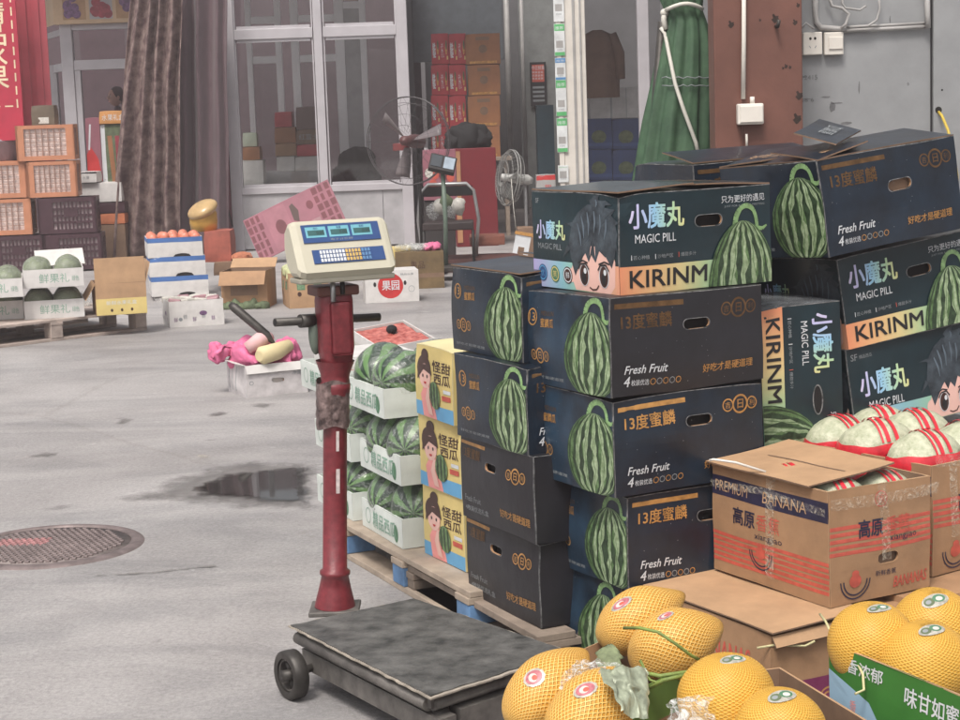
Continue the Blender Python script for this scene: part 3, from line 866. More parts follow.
# ================================================================ THE SETTING
def ground_material():
    ma = bpy.data.materials.new('worn concrete')
    ma.use_nodes = True
    n, L = ma.node_tree.nodes, ma.node_tree.links
    b = n['Principled BSDF']
    tc = n.new('ShaderNodeTexCoord')
    def noi(sc, det=8, rough=.6, dist=0, stretch=None):
        z = n.new('ShaderNodeTexNoise'); z.inputs['Scale'].default_value = sc; z.inputs['Detail'].default_value = det
        z.inputs['Roughness'].default_value = rough; z.inputs['Distortion'].default_value = dist
        if stretch:
            mp = n.new('ShaderNodeMapping'); mp.inputs['Scale'].default_value = stretch
            L.new(tc.outputs['Object'], mp.inputs[0]); L.new(mp.outputs[0], z.inputs['Vector'])
        else: L.new(tc.outputs['Object'], z.inputs['Vector'])
        return z
    def ramp(src, p0, c0, p1, c1):
        r = n.new('ShaderNodeValToRGB'); r.color_ramp.elements[0].position = p0; r.color_ramp.elements[0].color = (*c0, 1)
        r.color_ramp.elements[1].position = p1; r.color_ramp.elements[1].color = (*c1, 1); L.new(src, r.inputs[0]); return r
    def mul(a, bb, f=1):
        m = n.new('ShaderNodeMix'); m.data_type = 'RGBA'; m.blend_type = 'MULTIPLY'; m.inputs[0].default_value = f
        L.new(a, m.inputs[6]); L.new(bb, m.inputs[7]); return m.outputs[2]
    base = ramp(noi(.55, 8, .65, .4).outputs['Fac'], .3, (.28, .262, .256), .7, (.45, .43, .422))
    st = ramp(noi(.9, 14, .74, .9, (.6, 1.4, 1)).outputs['Fac'], .36, (.7, .712, .725), .56, (1, 1, 1))
    fine = ramp(noi(60, 12, .85).outputs['Fac'], .36, (.62, .62, .62), .6, (1.1, 1.1, 1.1))
    pale = ramp(noi(5.5, 6, .7, .6).outputs['Fac'], .63, (0, 0, 0), .72, (.09, .09, .09))
    c = mul(base.outputs[0], st.outputs[0]); c = mul(c, fine.outputs[0])
    ad = n.new('ShaderNodeMix'); ad.data_type = 'RGBA'; ad.blend_type = 'ADD'; ad.inputs[0].default_value = 1
    L.new(c, ad.inputs[6]); L.new(pale.outputs[0], ad.inputs[7])
    # hairline cracks
    vo = n.new('ShaderNodeTexVoronoi'); vo.feature = 'DISTANCE_TO_EDGE'; vo.inputs['Scale'].default_value = .16
    nzv = noi(3, 5); mxv = n.new('ShaderNodeMix'); mxv.data_type = 'VECTOR'; mxv.inputs[0].default_value = .12
    L.new(tc.outputs['Object'], mxv.inputs[4]); L.new(nzv.outputs['Color'], mxv.inputs[5]); L.new(mxv.outputs[1], vo.inputs['Vector'])
    cr = ramp(vo.outputs['Distance'], .0004, (.9, .89, .88), .0014, (1, 1, 1))
    out = mul(ad.outputs[2], cr.outputs[0])
    L.new(out, b.inputs['Base Color'])
    rr = n.new('ShaderNodeMapRange'); rr.inputs[3].default_value = .5; rr.inputs[4].default_value = .85
    L.new(noi(1.3, 6).outputs['Fac'], rr.inputs[0]); L.new(rr.outputs[0], b.inputs['Roughness'])
    bp = n.new('ShaderNodeBump'); bp.inputs['Strength'].default_value = .5; bp.inputs['Distance'].default_value = .012
    L.new(noi(40, 8, .7).outputs['Fac'], bp.inputs['Height']); L.new(bp.outputs[0], b.inputs['Normal'])
    return ma
GROUND = ground_material()
mb = MB(); mb.poly([(-40, -15, 0), (40, -15, 0), (40, 80, 0), (-40, 80, 0)], GROUND)
struct(mb.build('ground'))

def wet_material(name, edge_rough, deep):
    ma = bpy.data.materials.new(name); ma.use_nodes = True
    n, L = ma.node_tree.nodes, ma.node_tree.links
    b = n['Principled BSDF']
    tc = n.new('ShaderNodeTexCoord'); nz = n.new('ShaderNodeTexNoise'); nz.inputs['Scale'].default_value = 9; nz.inputs['Detail'].default_value = 10
    L.new(tc.outputs['Object'], nz.inputs['Vector'])
    cr = n.new('ShaderNodeValToRGB')
    cr.color_ramp.elements[0].position = .35; cr.color_ramp.elements[0].color = (deep * .8, deep * .75, deep * .72, 1)
    cr.color_ramp.elements[1].position = .7; cr.color_ramp.elements[1].color = (deep * 1.5, deep * 1.42, deep * 1.36, 1)
    L.new(nz.outputs['Fac'], cr.inputs[0]); L.new(cr.outputs[0], b.inputs['Base Color'])
    b.inputs['Roughness'].default_value = edge_rough
    return ma
DAMP = wet_material('damp concrete', .45, .16)
POOL = wet_material('standing water over concrete', .03, .028)
def soft_edge(ma, start, width, nsc=14, amt=.5):
    """lets a stain fade out towards its rim (UV x runs 0 in the middle to 1 at the rim), broken up by noise"""
    n, L = ma.node_tree.nodes, ma.node_tree.links
    uv = n.new('ShaderNodeUVMap'); sp = n.new('ShaderNodeSeparateXYZ'); L.new(uv.outputs[0], sp.inputs[0])
    tc = n.new('ShaderNodeTexCoord'); nz = n.new('ShaderNodeTexNoise'); nz.inputs['Scale'].default_value = nsc; nz.inputs['Detail'].default_value = 9; nz.inputs['Roughness'].default_value = .7
    L.new(tc.outputs['Object'], nz.inputs['Vector'])
    a = n.new('ShaderNodeMath'); a.operation = 'MULTIPLY_ADD'; a.inputs[1].default_value = amt; L.new(nz.outputs['Fac'], a.inputs[0]); L.new(sp.outputs['X'], a.inputs[2])
    mr = n.new('ShaderNodeMapRange'); mr.inputs[1].default_value = start + amt * .5; mr.inputs[2].default_value = start + width + amt * .5; mr.inputs[3].default_value = 1; mr.inputs[4].default_value = 0
    L.new(a.outputs[0], mr.inputs[0]); L.new(mr.outputs[0], n['Principled BSDF'].inputs['Alpha'])
    return ma
soft_edge(DAMP, .2, .6, 9, .9); soft_edge(POOL, .45, .25, 18, .6)
CRACKM = soft_edge(mat('dark crack', (.2, .19, .18), .9), .0, .9, 30, 1.1)
def blot(pix, m, z, name, jag=.03, seed=0, fade=.12, step=.035):
    P = [G(x, y, z) for x, y in pix]
    out = []
    N = len(P)
    for i in range(N):
        a, b_ = P[i], P[(i + 1) % N]
        for k in range(8):
            p = a.lerp(b_, k / 8)
            d = noise.noise_vector(Vector((p.x * 7, p.y * 7, seed))) * jag + noise.noise_vector(Vector((p.x * 26, p.y * 26, seed))) * jag * .4
            out.append((p.x + d.x, p.y + d.y * 1.6, z))
    mb = MB()
    # fine grid over the outline; UV x tells how near the rim a point lies
    n_ = len(out)
    def sd(x, y):
        best, ins = 1e9, False
        for i in range(n_):
            ax_, ay_ = out[i][:2]; bx_, by_ = out[(i + 1) % n_][:2]
            dx, dy = bx_ - ax_, by_ - ay_
            q = max(0, min(1, ((x - ax_) * dx + (y - ay_) * dy) / (dx * dx + dy * dy + 1e-12)))
            best = min(best, (x - ax_ - q * dx) ** 2 + (y - ay_ - q * dy) ** 2)
            if (ay_ > y) != (by_ > y) and x < (bx_ - ax_) * (y - ay_) / (by_ - ay_) + ax_: ins = not ins
        return math.sqrt(best) * (1 if ins else -1)
    lx, hx = min(p[0] for p in out), max(p[0] for p in out); ly, hy = min(p[1] for p in out), max(p[1] for p in out)
    nx, ny = max(6, int((hx - lx) / step)), max(6, int((hy - ly) / step))
    vs, uv, dd = [], [], []
    for j in range(ny + 1):
        for i in range(nx + 1):
            x, y = lx + (hx - lx) * i / nx, ly + (hy - ly) * j / ny
            d = sd(x, y); dd.append(d)
            vs.append((x, y, z)); uv.append((max(0, min(1, 1 - d / fade)), 0))
    fs = []
    for j in range(ny):
        for i in range(nx):
            q = (j * (nx + 1) + i, j * (nx + 1) + i + 1, (j + 1) * (nx + 1) + i + 1, (j + 1) * (nx + 1) + i)
            if max(dd[k] for k in q) > 0: fs.append(q)
    mb.faces(vs, fs, m, uv)
    return struct(mb.build(name))
blot([(20, 510), (70, 499), (130, 490), (175, 474), (195, 466), (240, 460), (300, 459), (332, 461), (334, 515), (300, 514), (262, 513), (235, 514), (205, 509), (160, 507), (110, 503), (60, 513)], DAMP, .004, 'damp_patch', .05, 3, .3, .04)
blot([(168, 492), (185, 480), (205, 472), (195, 467), (225, 469), (255, 466), (290, 463), (332, 465), (333, 512), (305, 511), (280, 507), (258, 509), (230, 505), (205, 503), (180, 500)], POOL, .008, 'puddle', .04, 5, .28, .03)
blot([(268, 511), (283, 510), (322, 538), (322, 548), (300, 537)], soft_edge(mat('worn yellow floor paint', (.36, .27, .14), .7, var=.3, sc=20, c2=(.42, .36, .28)), .1, .7, 20, .9), .0125, 'floor_marking', .05, 8)
blot([(190, 68 + 385), (213, 67 + 385), (220, 458), (205, 464)], soft_edge(mat('faint yellow stain', (.38, .33, .22), .7, var=.25, sc=20), .1, .7, 20, .9), .0125, 'floor_stain', .06, 9)
for k_, pp_ in enumerate(([(96, 574), (150, 572), (218, 564), (218, 565.6), (150, 574), (96, 576)],)):
    blot(pp_, CRACKM, .004, 'floor_crack', .02, 11 + k_, .016, .008)
for k_, (px_, py_) in enumerate(((238, 352), (262, 405), (205, 440), (120, 420), (40, 455), (245, 600), (160, 640))):
    blot([(px_ - 16, py_), (px_, py_ - 4), (px_ + 20, py_ - 1), (px_ + 12, py_ + 4), (px_ - 8, py_ + 3)], DAMP, .004, 'damp_spot', .08, 20 + k_, .1, .03)
# pale sharp grey streaks of spilt water far back
blot([(205, 412), (225, 410), (232, 420), (215, 425)], DAMP, .004, 'damp_spot', .08, 2)

# manhole cover
t = thing('manhole_cover', 'round iron manhole cover with studded face and a streak of red paint', 'manhole cover', (-1.64, 6.62, -.006))
IRONM = mat('manhole iron', (.2, .16, .155), .6, .4, var=.3, sc=14, bump=.2)
MUD = mat('mud between studs', (.25, .21, .2), .8, var=.3, sc=16, bump=.2)
REDPT = mat('worn red paint on iron', (.34, .16, .16), .6, var=.4, sc=20)
t.scale = (.87, .87, 1)
mb = MB(); mb.lathe([(.0, .002), (.34, .002), (.345, .009), (.0, .0091)][1:], MUD, 48)
mb.poly([(.343 * math.cos(2 * PI * k / 48), .343 * math.sin(2 * PI * k / 48), .0085) for k in range(48)], MUD)
for i in range(-11, 12):
    for j in range(-11, 12):
        x, y = i * .029 + (.0145 if j % 2 else 0), j * .029
        if x * x + y * y > .31 ** 2: continue
        ccx = abs(x) < .05 and abs(y) < .04
        mb.bev(x - .0095, y - .0095, .006, x + .0095, y + .0095, .0165, REDPT if (.02 < y - .05 * x < .13 and x < -.02) else IRONM, .003)
mb.build('cover', t)
mb = MB(); mb.lathe([(.345, 0), (.347, .014), (.37, .016), (.395, .012), (.41, 0)], IRONM, 56); mb.build('rim', t)

# ---------------------------------------------------------------- shop building, far left to right
YF = 21.5
def X(px, y): return at(px, 118, y).x
def Z(px, py, y): return at(px, py, y).z
x0, x1 = at(232, 200, YF).x, at(414, 200, YF).x      # glazed front
zs, zt = .75, 2.53
xm = at(322, 120, YF).x
t = thing('shop_front', 'white framed glazed shop front with four panes over white panels', 'shop window', (x0, YF, 0))
W = x1 - x0
mb = MB()
for a, b_ in ((0, .13), (xm - x0 - .05, xm - x0 + .05), (W - .13, W)):
    mb.bev(a, -.06, 0, b_, .06, 3.6, FRAME, .008)
for z0, z1 in ((zs - .08, zs), (zt - .05, zt + .07), (3.52, 3.6)):
    mb.bev(.13, -.05, z0, xm - x0 - .06, .05, z1, FRAME, .006)
    mb.bev(xm - x0 + .06, -.05, z0, W - .13, .05, z1, FRAME, .006)
mb.build('frame', t)
for a, b_ in ((.13, xm - x0 - .06), (xm - x0 + .06, W - .13)):
    for z0, z1 in ((zs, zt - .05), (zt + .07, 3.52)):
        mb = MB(); mb.box(a, -.008, z0, b_, .008, z1, GLASS); pn_ = mb.build('pane', t)
        mb = MB()
        for q in ((a, z0, a + .016, z1), (b_ - .016, z0, b_, z1)): mb.box(q[0], -.03, q[1], q[2], .03, q[3], FRAME)
        mb.box(a + .03, -.03, z0, b_ - .03, .03, z0 + .035, FRAME); mb.box(a + .03, -.03, z1 - .035, b_ - .03, .03, z1, FRAME)
        pn_.parent = mb.build('sash', t)

    mb = MB(); mb.box(a, -.02, .02, b_, .03, zs - .08, PANELW)
    mb.box(a + (b_ - a) * .72, -.024, .02, a + (b_ - a) * .725, -.018, zs - .08, PBLACK)
    mb.build('lower_panel', t)

# inner porch behind the glass, seen through it
FRAMEW = mat('bright white inner frame', (.85, .83, .85), .4, var=.05)
t = thing('inner_partition', 'inner white door frame standing behind the shop glass', 'partition', (x0, YF + 1.75, 0))
mb = MB()
for a, b_ in ((.05, .12), (.42, .5), (.62, .72), (1.18, 1.3), (1.5, 1.58), (1.98, 2.1)):
    mb.bev(a, 0, 0, b_, .08, 3.4, FRAMEW, .006)
for a, b_, z in ((.12, .42, 2.25), (.72, 1.18, 2.25), (1.58, 1.98, 2.55), (.12, .42, .62), (.12, .42, 2.75), (.72, 1.18, 2.75), (1.3, 1.5, 2.9)):
    mb.bev(a, .01, z, b_, .07, z + .09, FRAMEW, .005)
mb.build('frame', t)
mb = MB()
for a, b_, z0, z1 in ((.12, .42, .71, 2.25), (.72, 1.18, .1, 2.25), (1.58, 1.98, .1, 2.55)):
    mb.box(a, .035, z0, b_, .042, z1, GLASS)
mb.build('glass_panel', t)
mb = MB(); mb.bev(1.3, .02, 0, 1.5, .06, 2.9, PANELW, .004); mb.build('door_leaf', t)

def plain_wall(name, label, pts, m, z0=0, z1=4.2, thick=.12):
    mb = MB()
    (ax, ay), (bx, by) = pts
    d = Vector((bx - ax, by - ay, 0)); Ln = d.length; d.normalize()
    T = Matrix(((d.x, -d.y, 0, ax), (d.y, d.x, 0, ay), (0, 0, 1, 0), (0, 0, 0, 1)))
    n = max(2, int(Ln / .5))
    for i in range(n):
        mb.box(Ln * i / n, 0, z0, Ln * (i + 1) / n, thick, z1, m, T)
    return tag(mb.build(name), label, 'wall')
yb = YF + 7
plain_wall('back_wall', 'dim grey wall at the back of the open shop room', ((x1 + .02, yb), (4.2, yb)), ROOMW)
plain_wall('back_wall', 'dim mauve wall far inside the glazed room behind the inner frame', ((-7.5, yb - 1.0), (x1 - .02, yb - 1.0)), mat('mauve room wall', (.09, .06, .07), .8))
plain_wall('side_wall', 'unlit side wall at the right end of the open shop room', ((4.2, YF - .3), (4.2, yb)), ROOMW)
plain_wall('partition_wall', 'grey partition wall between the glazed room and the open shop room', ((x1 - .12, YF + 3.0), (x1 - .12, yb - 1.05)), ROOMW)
mb = MB(); mb.box(-7.6, YF - .1, 4.2, x1, YF + 1.6, 4.35, ROOMW); mb.box(x1, YF - .1, 4.2, 4.4, YF + 4.0, 4.35, ROOMW)  # roof out of view, cut short so sky light reaches the inner walls
tag(mb.build('shop_roof'), 'flat concrete roof slab over the front of the shop rooms, cut short for light', 'roof')
mb = MB(); mb.box(x0 + .14, YF + .1, 3.45, x1 - .1, YF + 1.3, 3.5, PANELW)  # panel out of view, stopped short to light the inner frame from above
tag(mb.build('ceiling_panel'), 'pale ceiling panel over the glazed shop room, cut short for light', 'ceiling')
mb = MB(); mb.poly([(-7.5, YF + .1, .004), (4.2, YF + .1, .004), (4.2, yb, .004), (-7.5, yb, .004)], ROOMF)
struct(mb.build('floor'))
mb = MB(); mb.box(-7.6, YF - .08, 3.6, 4.3, YF + .1, 4.2, PANELW); tag(mb.build('fascia'), 'plain panel above the shop openings', 'fascia')
# maroon pier between curtain and glazed front
mb = MB(); mb.box(at(221, 200, YF - .05).x, YF - .12, 0, x0 - .004, YF + .1, 4.2, mat('dull maroon wall', (.15, .045, .06), .6, var=.15, sc=4))
mb.bev(x0 - .14, YF - .14, Z(221, 139, YF) , x0 - .09, YF - .12, Z(221, 129, YF), PVCW, .003)
mb.tube([(x0 - .12, YF - .13, Z(221, 139, YF)), (x0 - .11, YF - .135, 1.0), (x0 - .03, YF - .135, .5), (x0 + .01, YF - .135, .3)], .008, BLKC, 5)
tag(mb.build('wall_pier'), 'maroon wall strip with a small switch, between the mauve curtain and the glazed front', 'wall')

# curtains
def curtain(name, label, pts_top, pts_bot, z1, m, amp, folds, seed, z0=.02, group=None):
    mb = MB(); nu, nv = 60, 26
    vs, uv = [], []
    wid = (Vector(pts_bot[1]) - Vector(pts_bot[0])).length * 1.5
    for j in range(nv + 1):
        v = j / nv
        for i in range(nu + 1):
            u = i / nu
            uv.append((u * wid, v * z1))
            a = Vector(pts_top[0]).lerp(Vector(pts_top[1]), u); b_ = Vector(pts_bot[0]).lerp(Vector(pts_bot[1]), u)
            p = b_.lerp(a, v)
            w_ = math.sin(u * folds * 2 * PI + 2.6 * noise.noise(Vector((u * 2.4, v * 1.3, seed)))+ .5 * math.sin(v * 3)) * amp * (1.15 - .35 * v) * (.7 + .9 * abs(noise.noise(Vector((u * 3.3, v * .6, seed + 9)))) * 1.6)
            w_ += noise.noise(Vector((u * 6, v * 3, seed))) * amp * .6
            vs.append((p.x + .02 * noise.noise(Vector((u * 4, v * 4, seed + 5))), p.y + w_, z0 + (z1 - z0) * v))
    fs = [(j * (nu + 1) + i, j * (nu + 1) + i + 1, (j + 1) * (nu + 1) + i + 1, (j + 1) * (nu + 1) + i) for j in range(nv) for i in range(nu)]
    mb.faces(vs, fs, m, uv, True)
    o = mb.build(name)
    so_ = o.modifiers.new('thick', 'SOLIDIFY'); so_.thickness = .008
    return tag(o, label, 'curtain', group)
yc = YF - .9
curtain('curtain', 'heavy faded floral curtain hanging beside the blue and white fruit boxes', (at(136, 0, yc), at(184, 0, yc)), (at(106, 258, yc), at(180, 258, yc)), 3.3, FLORAL, .09, 4.5, 3)
curtain('curtain', 'plain mauve grey curtain hanging between the floral curtain and the glazed front', (at(172, 0, yc + .3), at(228, 0, yc + .3)), (at(166, 258, yc + .3), at(228, 258, yc + .3)), 3.3, MAUVE, .07, 3.2, 8)

# kiosk behind the curtain, left
yk = YF + 1.0
kx = lambda px: at(px, 118, yk).x
t = thing('kiosk', 'white framed fruit kiosk with a cream picture board above its glass', 'kiosk', (0, 0, 0))
mb = MB()
zk = lambda py: Z(90, py, yk)
mb.bev(kx(66), yk - .06, 0, kx(78), yk + .06, 3.15, FRAME, .008)
mb.bev(kx(134), yk - .06, 0, kx(142), yk + .06, 3.15, FRAME, .008)
mb.bev(kx(78), yk - .05, zk(30), kx(134), yk + .05, zk(24), FRAME, .006)
mb.bev(kx(78), yk - .05, zk(70), kx(134), yk + .05, zk(60), FRAME, .006)
mb.bev(kx(78), yk - .04, .1, kx(84), yk + .04, zk(70), FRAME, .006)
# return side running away to the left
xl, yl = kx(50) - .45, yk + 1.6
for (z0, z1) in ((zk(34), zk(28)), (zk(70), zk(62))):
    mb.faces([(kx(66), yk, z0), (xl, yl, z0), (xl, yl, z1), (kx(66), yk, z1), (kx(66), yk + .1, z0), (xl, yl + .1, z0), (xl, yl + .1, z1), (kx(66), yk + .1, z1)],
             [(0, 1, 2, 3), (4, 7, 6, 5), (0, 4, 5, 1), (3, 2, 6, 7)], FRAME)
for f_ in (.45, 1.0):
    xx, yy = kx(66) + (xl - kx(66)) * f_, yk + (yl - yk) * f_
    mb.bev(xx - .06, yy - .05, 0, xx + .06, yy + .05, zk(62) if f_ < 1 else 3.1, FRAME, .006)
mb.build('frame', t)
mb = MB(); mb.box(kx(78), yk - .006, zk(60), kx(134), yk + .006, zk(30), GLASS); mb.box(kx(84), yk - .006, .1, kx(134), yk + .006, zk(70), GLASS); mb.build('pane', t)
mb = MB(); zb = zk(24)
mb.box(kx(62), yk - .12, zb, kx(150), yk + .05, zb + .75, GOLDSIGN)
F = Face(mb, (kx(62), yk - .12, zb), (1, 0, 0), (0, 0, 1), kx(150) - kx(62), .75)
for i, (c, m_) in enumerate(((.24, GRAPE), (.54, CHERRY), (.84, GRAPE))):
    F.rect(F.W * (c - .13), .05, F.W * (c + .13), .62, PANELW if i == 1 else KRAFTL, 1)
    for k in range(9):
        F.disc(F.W * c + random.uniform(-.09, .09), .22 + random.uniform(-.12, .14), .055, .055, m_, 2 + k)
mb.faces([(kx(62), yk - .1, zb), (xl - .05, yl - .1, zb), (xl - .05, yl - .1, zb + .75), (kx(62), yk - .1, zb + .75)], [(0, 3, 2, 1)], GOLDSIGN)
mb.build('picture_board', t)

# red strip curtain and banner, far left
ys = YF - 1.3
mb = MB()
for k in range(6):
    a = at(12 + 6.4 * k, 100, ys + .02 * (k % 2)).x; b_ = at(19 + 6.4 * k, 100, ys).x
    mb.bev(a, ys + .02 * (k % 2), .9, b_, ys + .014 + .02 * (k % 2), 3.3, PINKST, .003)
tag(mb.build('strip_curtain'), 'translucent red plastic strip curtain beside the red banner', 'curtain')
yn = ys - .5
bx0, bx1 = at(-30, 50, yn).x, at(15, 50, yn).x
mb = MB(); zb0, zb1 = Z(5, 108, yn), 3.5
mb.bev(bx0, yn, zb0 - .35, bx1 + .04, yn + .02, zb1, BANNER, .004)
F = Face(mb, (bx0, yn, zb0), (1, 0, 0), (0, 0, 1), bx1 - bx0, zb1 - zb0)
for i, ch in enumerate('精品水果'):
    zc = Z(5, (15, 37, 58, 80)[i] + 9, yn) - zb0
    F.text(ch, F.W - .05 - .285, zc, .24, BANTXT, w=.24, bold=.02)
k = 0
while k * .14 < F.H:
    F.rect(F.W - .022, k * .14, F.W - .006, k * .14 + .09, BANTXT, 1); k += 1
for k in range(4): F.rect(F.W - .15 - .14 * k, .01, F.W - .06 - .14 * k, .025, BANTXT, 1)
tag(mb.build('banner'), 'tall red banner with four cream characters and a dashed border', 'banner')

# the person inside the kiosk
def person(loc, rz):
    me = bpy.data.meshes.new('person')
    J = [((0, 0, .92), .13), ((0, 0, 1.12), .125), ((0, 0, 1.34), .14), ((0, -.01, 1.47), .06), ((0, -.02, 1.56), .055),
         ((.19, 0, 1.38), .065), ((.24, -.02, 1.12), .045), ((.2, -.16, .94), .035), ((.17, -.25, .95), .028),
         ((-.19, 0, 1.38), .065), ((-.24, -.02, 1.12), .045), ((-.2, -.16, .94), .035), ((-.17, -.25, .95), .028),
         ((.1, 0, .85), .1), ((.11, -.01, .48), .065), ((.11, .02, .08), .045), ((.11, -.14, .03), .035),
         ((-.1, 0, .85), .1), ((-.11, -.01, .48), .065), ((-.11, .02, .08), .045), ((-.11, -.14, .03), .035)]
    E_ = [(0, 1), (1, 2), (2, 3), (3, 4), (2, 5), (5, 6), (6, 7), (7, 8), (2, 9), (9, 10), (10, 11), (11, 12), (0, 13), (13, 14), (14, 15), (15, 16), (0, 17), (17, 18), (18, 19), (19, 20)]
    me.from_pydata([j[0] for j in J], E_, [])
    o = bpy.data.objects.new('person', me); COL.objects.link(o)
    sk = o.modifiers.new('skin', 'SKIN'); sk.use_smooth_shade = True
    for i, j in enumerate(J): me.skin_vertices[0].data[i].radius = (j[1], j[1] * .8)
    me.skin_vertices[0].data[0].use_root = True
    sb = o.modifiers.new('sub', 'SUBSURF'); sb.levels = 1; sb.render_levels = 2
    me.materials.append(SHIRT)
    hd = MB()
    hd.ball((0, -.04, 1.66), .075, .092, .115, FACESKIN, n=20, k=14)
    hd.ball((0, -.135, 1.65), .014, .022, .022, FACESKIN, n=8, k=6)
    for s_ in (-1, 1):
        hd.ball((s_ * .03, -.118, 1.672), .013, .008, .007, PWHITE, n=8, k=6); hd.ball((s_ * .03, -.124, 1.672), .006, .004, .006, PBLACK, n=8, k=6)
        hd.ball((s_ * .077, -.03, 1.655), .012, .02, .03, FACESKIN, n=8, k=6)
        hd.ball((s_ * .03, -.118, 1.695), .018, .006, .004, HAIRREAL, n=8, k=6)
    hd.ball((0, -.122, 1.605), .022, .008, .007, BLUSH, n=8, k=6)
    hd.build('head', o)
    hr = MB(); hr.ball((0, -.012, 1.69), .088, .098, .108, HAIRREAL, n=20, k=14); hr.ball((0, .07, 1.64), .06, .05, .09, HAIRREAL, n=12, k=8); hr.build('hair', o)
    o.location = loc; o.rotation_euler = (0, 0, rz)
    return tag(o, 'person with dark tied back hair looking out from inside the white kiosk', 'person')
pp = at(118, 97, yk + .8)
person((pp.x, pp.y, pp.z - 1.66), R(-55))
mb = MB(); mb.box(kx(84), yk + .3, 0, kx(150), yk + 1.6, pp.z - 1.66, ROOMF); tag(mb.build('kiosk_platform'), 'low raised floor inside the white kiosk', 'platform')

# ---------------------------------------------------------------- open shop room: goods and furniture
def far_box(name, label, cat, px0, px1, pyt, pyb, y, depth, m, art=None, group=None, yaw=0, z=None, **kw):
    """a carton whose front is seen between the given photo columns and rows at the given distance"""
    a, b_ = at(px0, pyb, y), at(px1, pyb, y)
    h_ = at((px0 + px1) / 2, pyt, y).z - at((px0 + px1) / 2, pyb, y).z
    return carton(name, label, cat, (a.x, y, (at((px0 + px1) / 2, pyb, y).z if z is None else z)), yaw, (b_.x - a.x) / max(.3, math.cos(R(yaw))), depth, h_, m, front=art, group=group, bulge=kw.pop('bulge', .006), **kw)

def art_redbox(F):
    F.text('精选', F.W * .06, F.H * .2, F.H * .5, PWHITE, w=F.W * .16, rot=0, bold=.02)
    F.text('好礼', F.W * .56, F.H * .2, F.H * .5, PWHITE, w=F.W * .16)
    for c in (.36, .86):
        F.disc(F.W * c, F.H * .5, F.W * .06, F.H * .2, GOLD, 2); F.rect(F.W * (c + .02), F.H * .14, F.W * (c + .1), F.H * .26, YELP, 3)
        F.disc(F.W * (c + .02), F.H * .62, F.W * .05, F.H * .16, LEAFG, 3)
def art_brownbox(F):
    F.disc(F.W * .5, F.H * .5, F.H * .14, F.H * .14, KRAFTD, 1); F.rect(F.W * .1, F.H * .02, F.W * .9, F.H * .1, GOLD, 1); F.rect(F.W * .3, F.H * .78, F.W * .7, F.H * .9, KRAFTD, 1)
yr = YF + 1.2
names = ('topmost', 'second from the top', 'third from the top', 'lowest')
OCHRE = mat('ochre cardboard', (.3, .125, .05), .6, var=.15)
zr = [Z(460, 33 + 31 * k, yr) for k in range(5)]
for col_ in range(2):
    pxa = 432 if col_ == 0 else 449.5
    for k in range(4):
        far_box('fruit_carton', 'red printed fruit carton, %s in the %s column of the red pile' % (names[k], ('left', 'middle')[col_]), 'carton',
                pxa, pxa + 17, 33 + 31.0 * k + .6, 33 + 31.0 * (k + 1), yr, .4, REDBOX, art_redbox, 'red fruit cartons stacked inside the shop', seed=k + col_ * 5, mats={'right': OCHRE})
for k in range(4):
    far_box('fruit_carton', 'ochre faced fruit carton, %s in the right column of the red pile' % names[k], 'carton', 467 + (1.5 if k else -1), 500.5, 33 + 31 * k + .6, 33 + 31 * (k + 1), yr - .05, .4, OCHRE, art_brownbox,
            'ochre fruit cartons stacked inside the shop', seed=k + 20)
yq = yr - .35
t = thing('stock_table', 'low plank table under the pile of red fruit cartons', 'table', (at(432, 157, yr).x, yq, 0))
mb = MB(); zt_ = Z(465, 157.3, yr); mb.bev(-.05, .1, zt_ - .05, 1.0, .95, zt_ - .003, WOODD, .005); mb.build('top', t)
for a in (0, .9):
    for b_ in (.15, .85):
        mb = MB(); mb.box(a, b_, 0, a + .05, b_ + .05, zt_ - .05, WOODD); mb.build('leg', t)

# red cabinet
yc2 = YF - .6
a, b_ = at(457, 240, yc2), at(499, 240, yc2)
t = thing('red_cabinet', 'tall plain red metal cabinet with a black bag on top', 'cabinet', (a.x, yc2, 0), (0, 0, R(6)))
zc = Z(478, 148, yc2)
mb = MB(); mb.bev(0, 0, 0, b_.x - a.x, .5, zc, REDCAB, .008); mb.build('body', t)
mb = MB(); mb.box(.01, -.012, .05, .07, -.002, zc - .03, mat('tan cabinet strip', (.4, .2, .1), .5)); mb.build('door_edge', t)
mb = MB(); mb.tube([(.42, .2, zc - .02), (.44, .2, zc + .09), (.5, .19, zc + .13)], .012, OCHRE, 6); mb.build('hook', t)
mb = MB()
mb.ball((0, 0, .13), .2, .16, .17, BLKC, wob=.5, seed=3); mb.ball((-.12, .02, .1), .16, .14, .13, BLKC, wob=.5, seed=5); mb.ball((.1, .02, .1), .17, .13, .12, BLKC, wob=.5, seed=6)
q = at(468, 147, yc2 + .2)
tag(mb.build('bag', loc=(q.x, q.y, zc)), 'slumped black cloth bag lying on top of the red cabinet', 'bag')

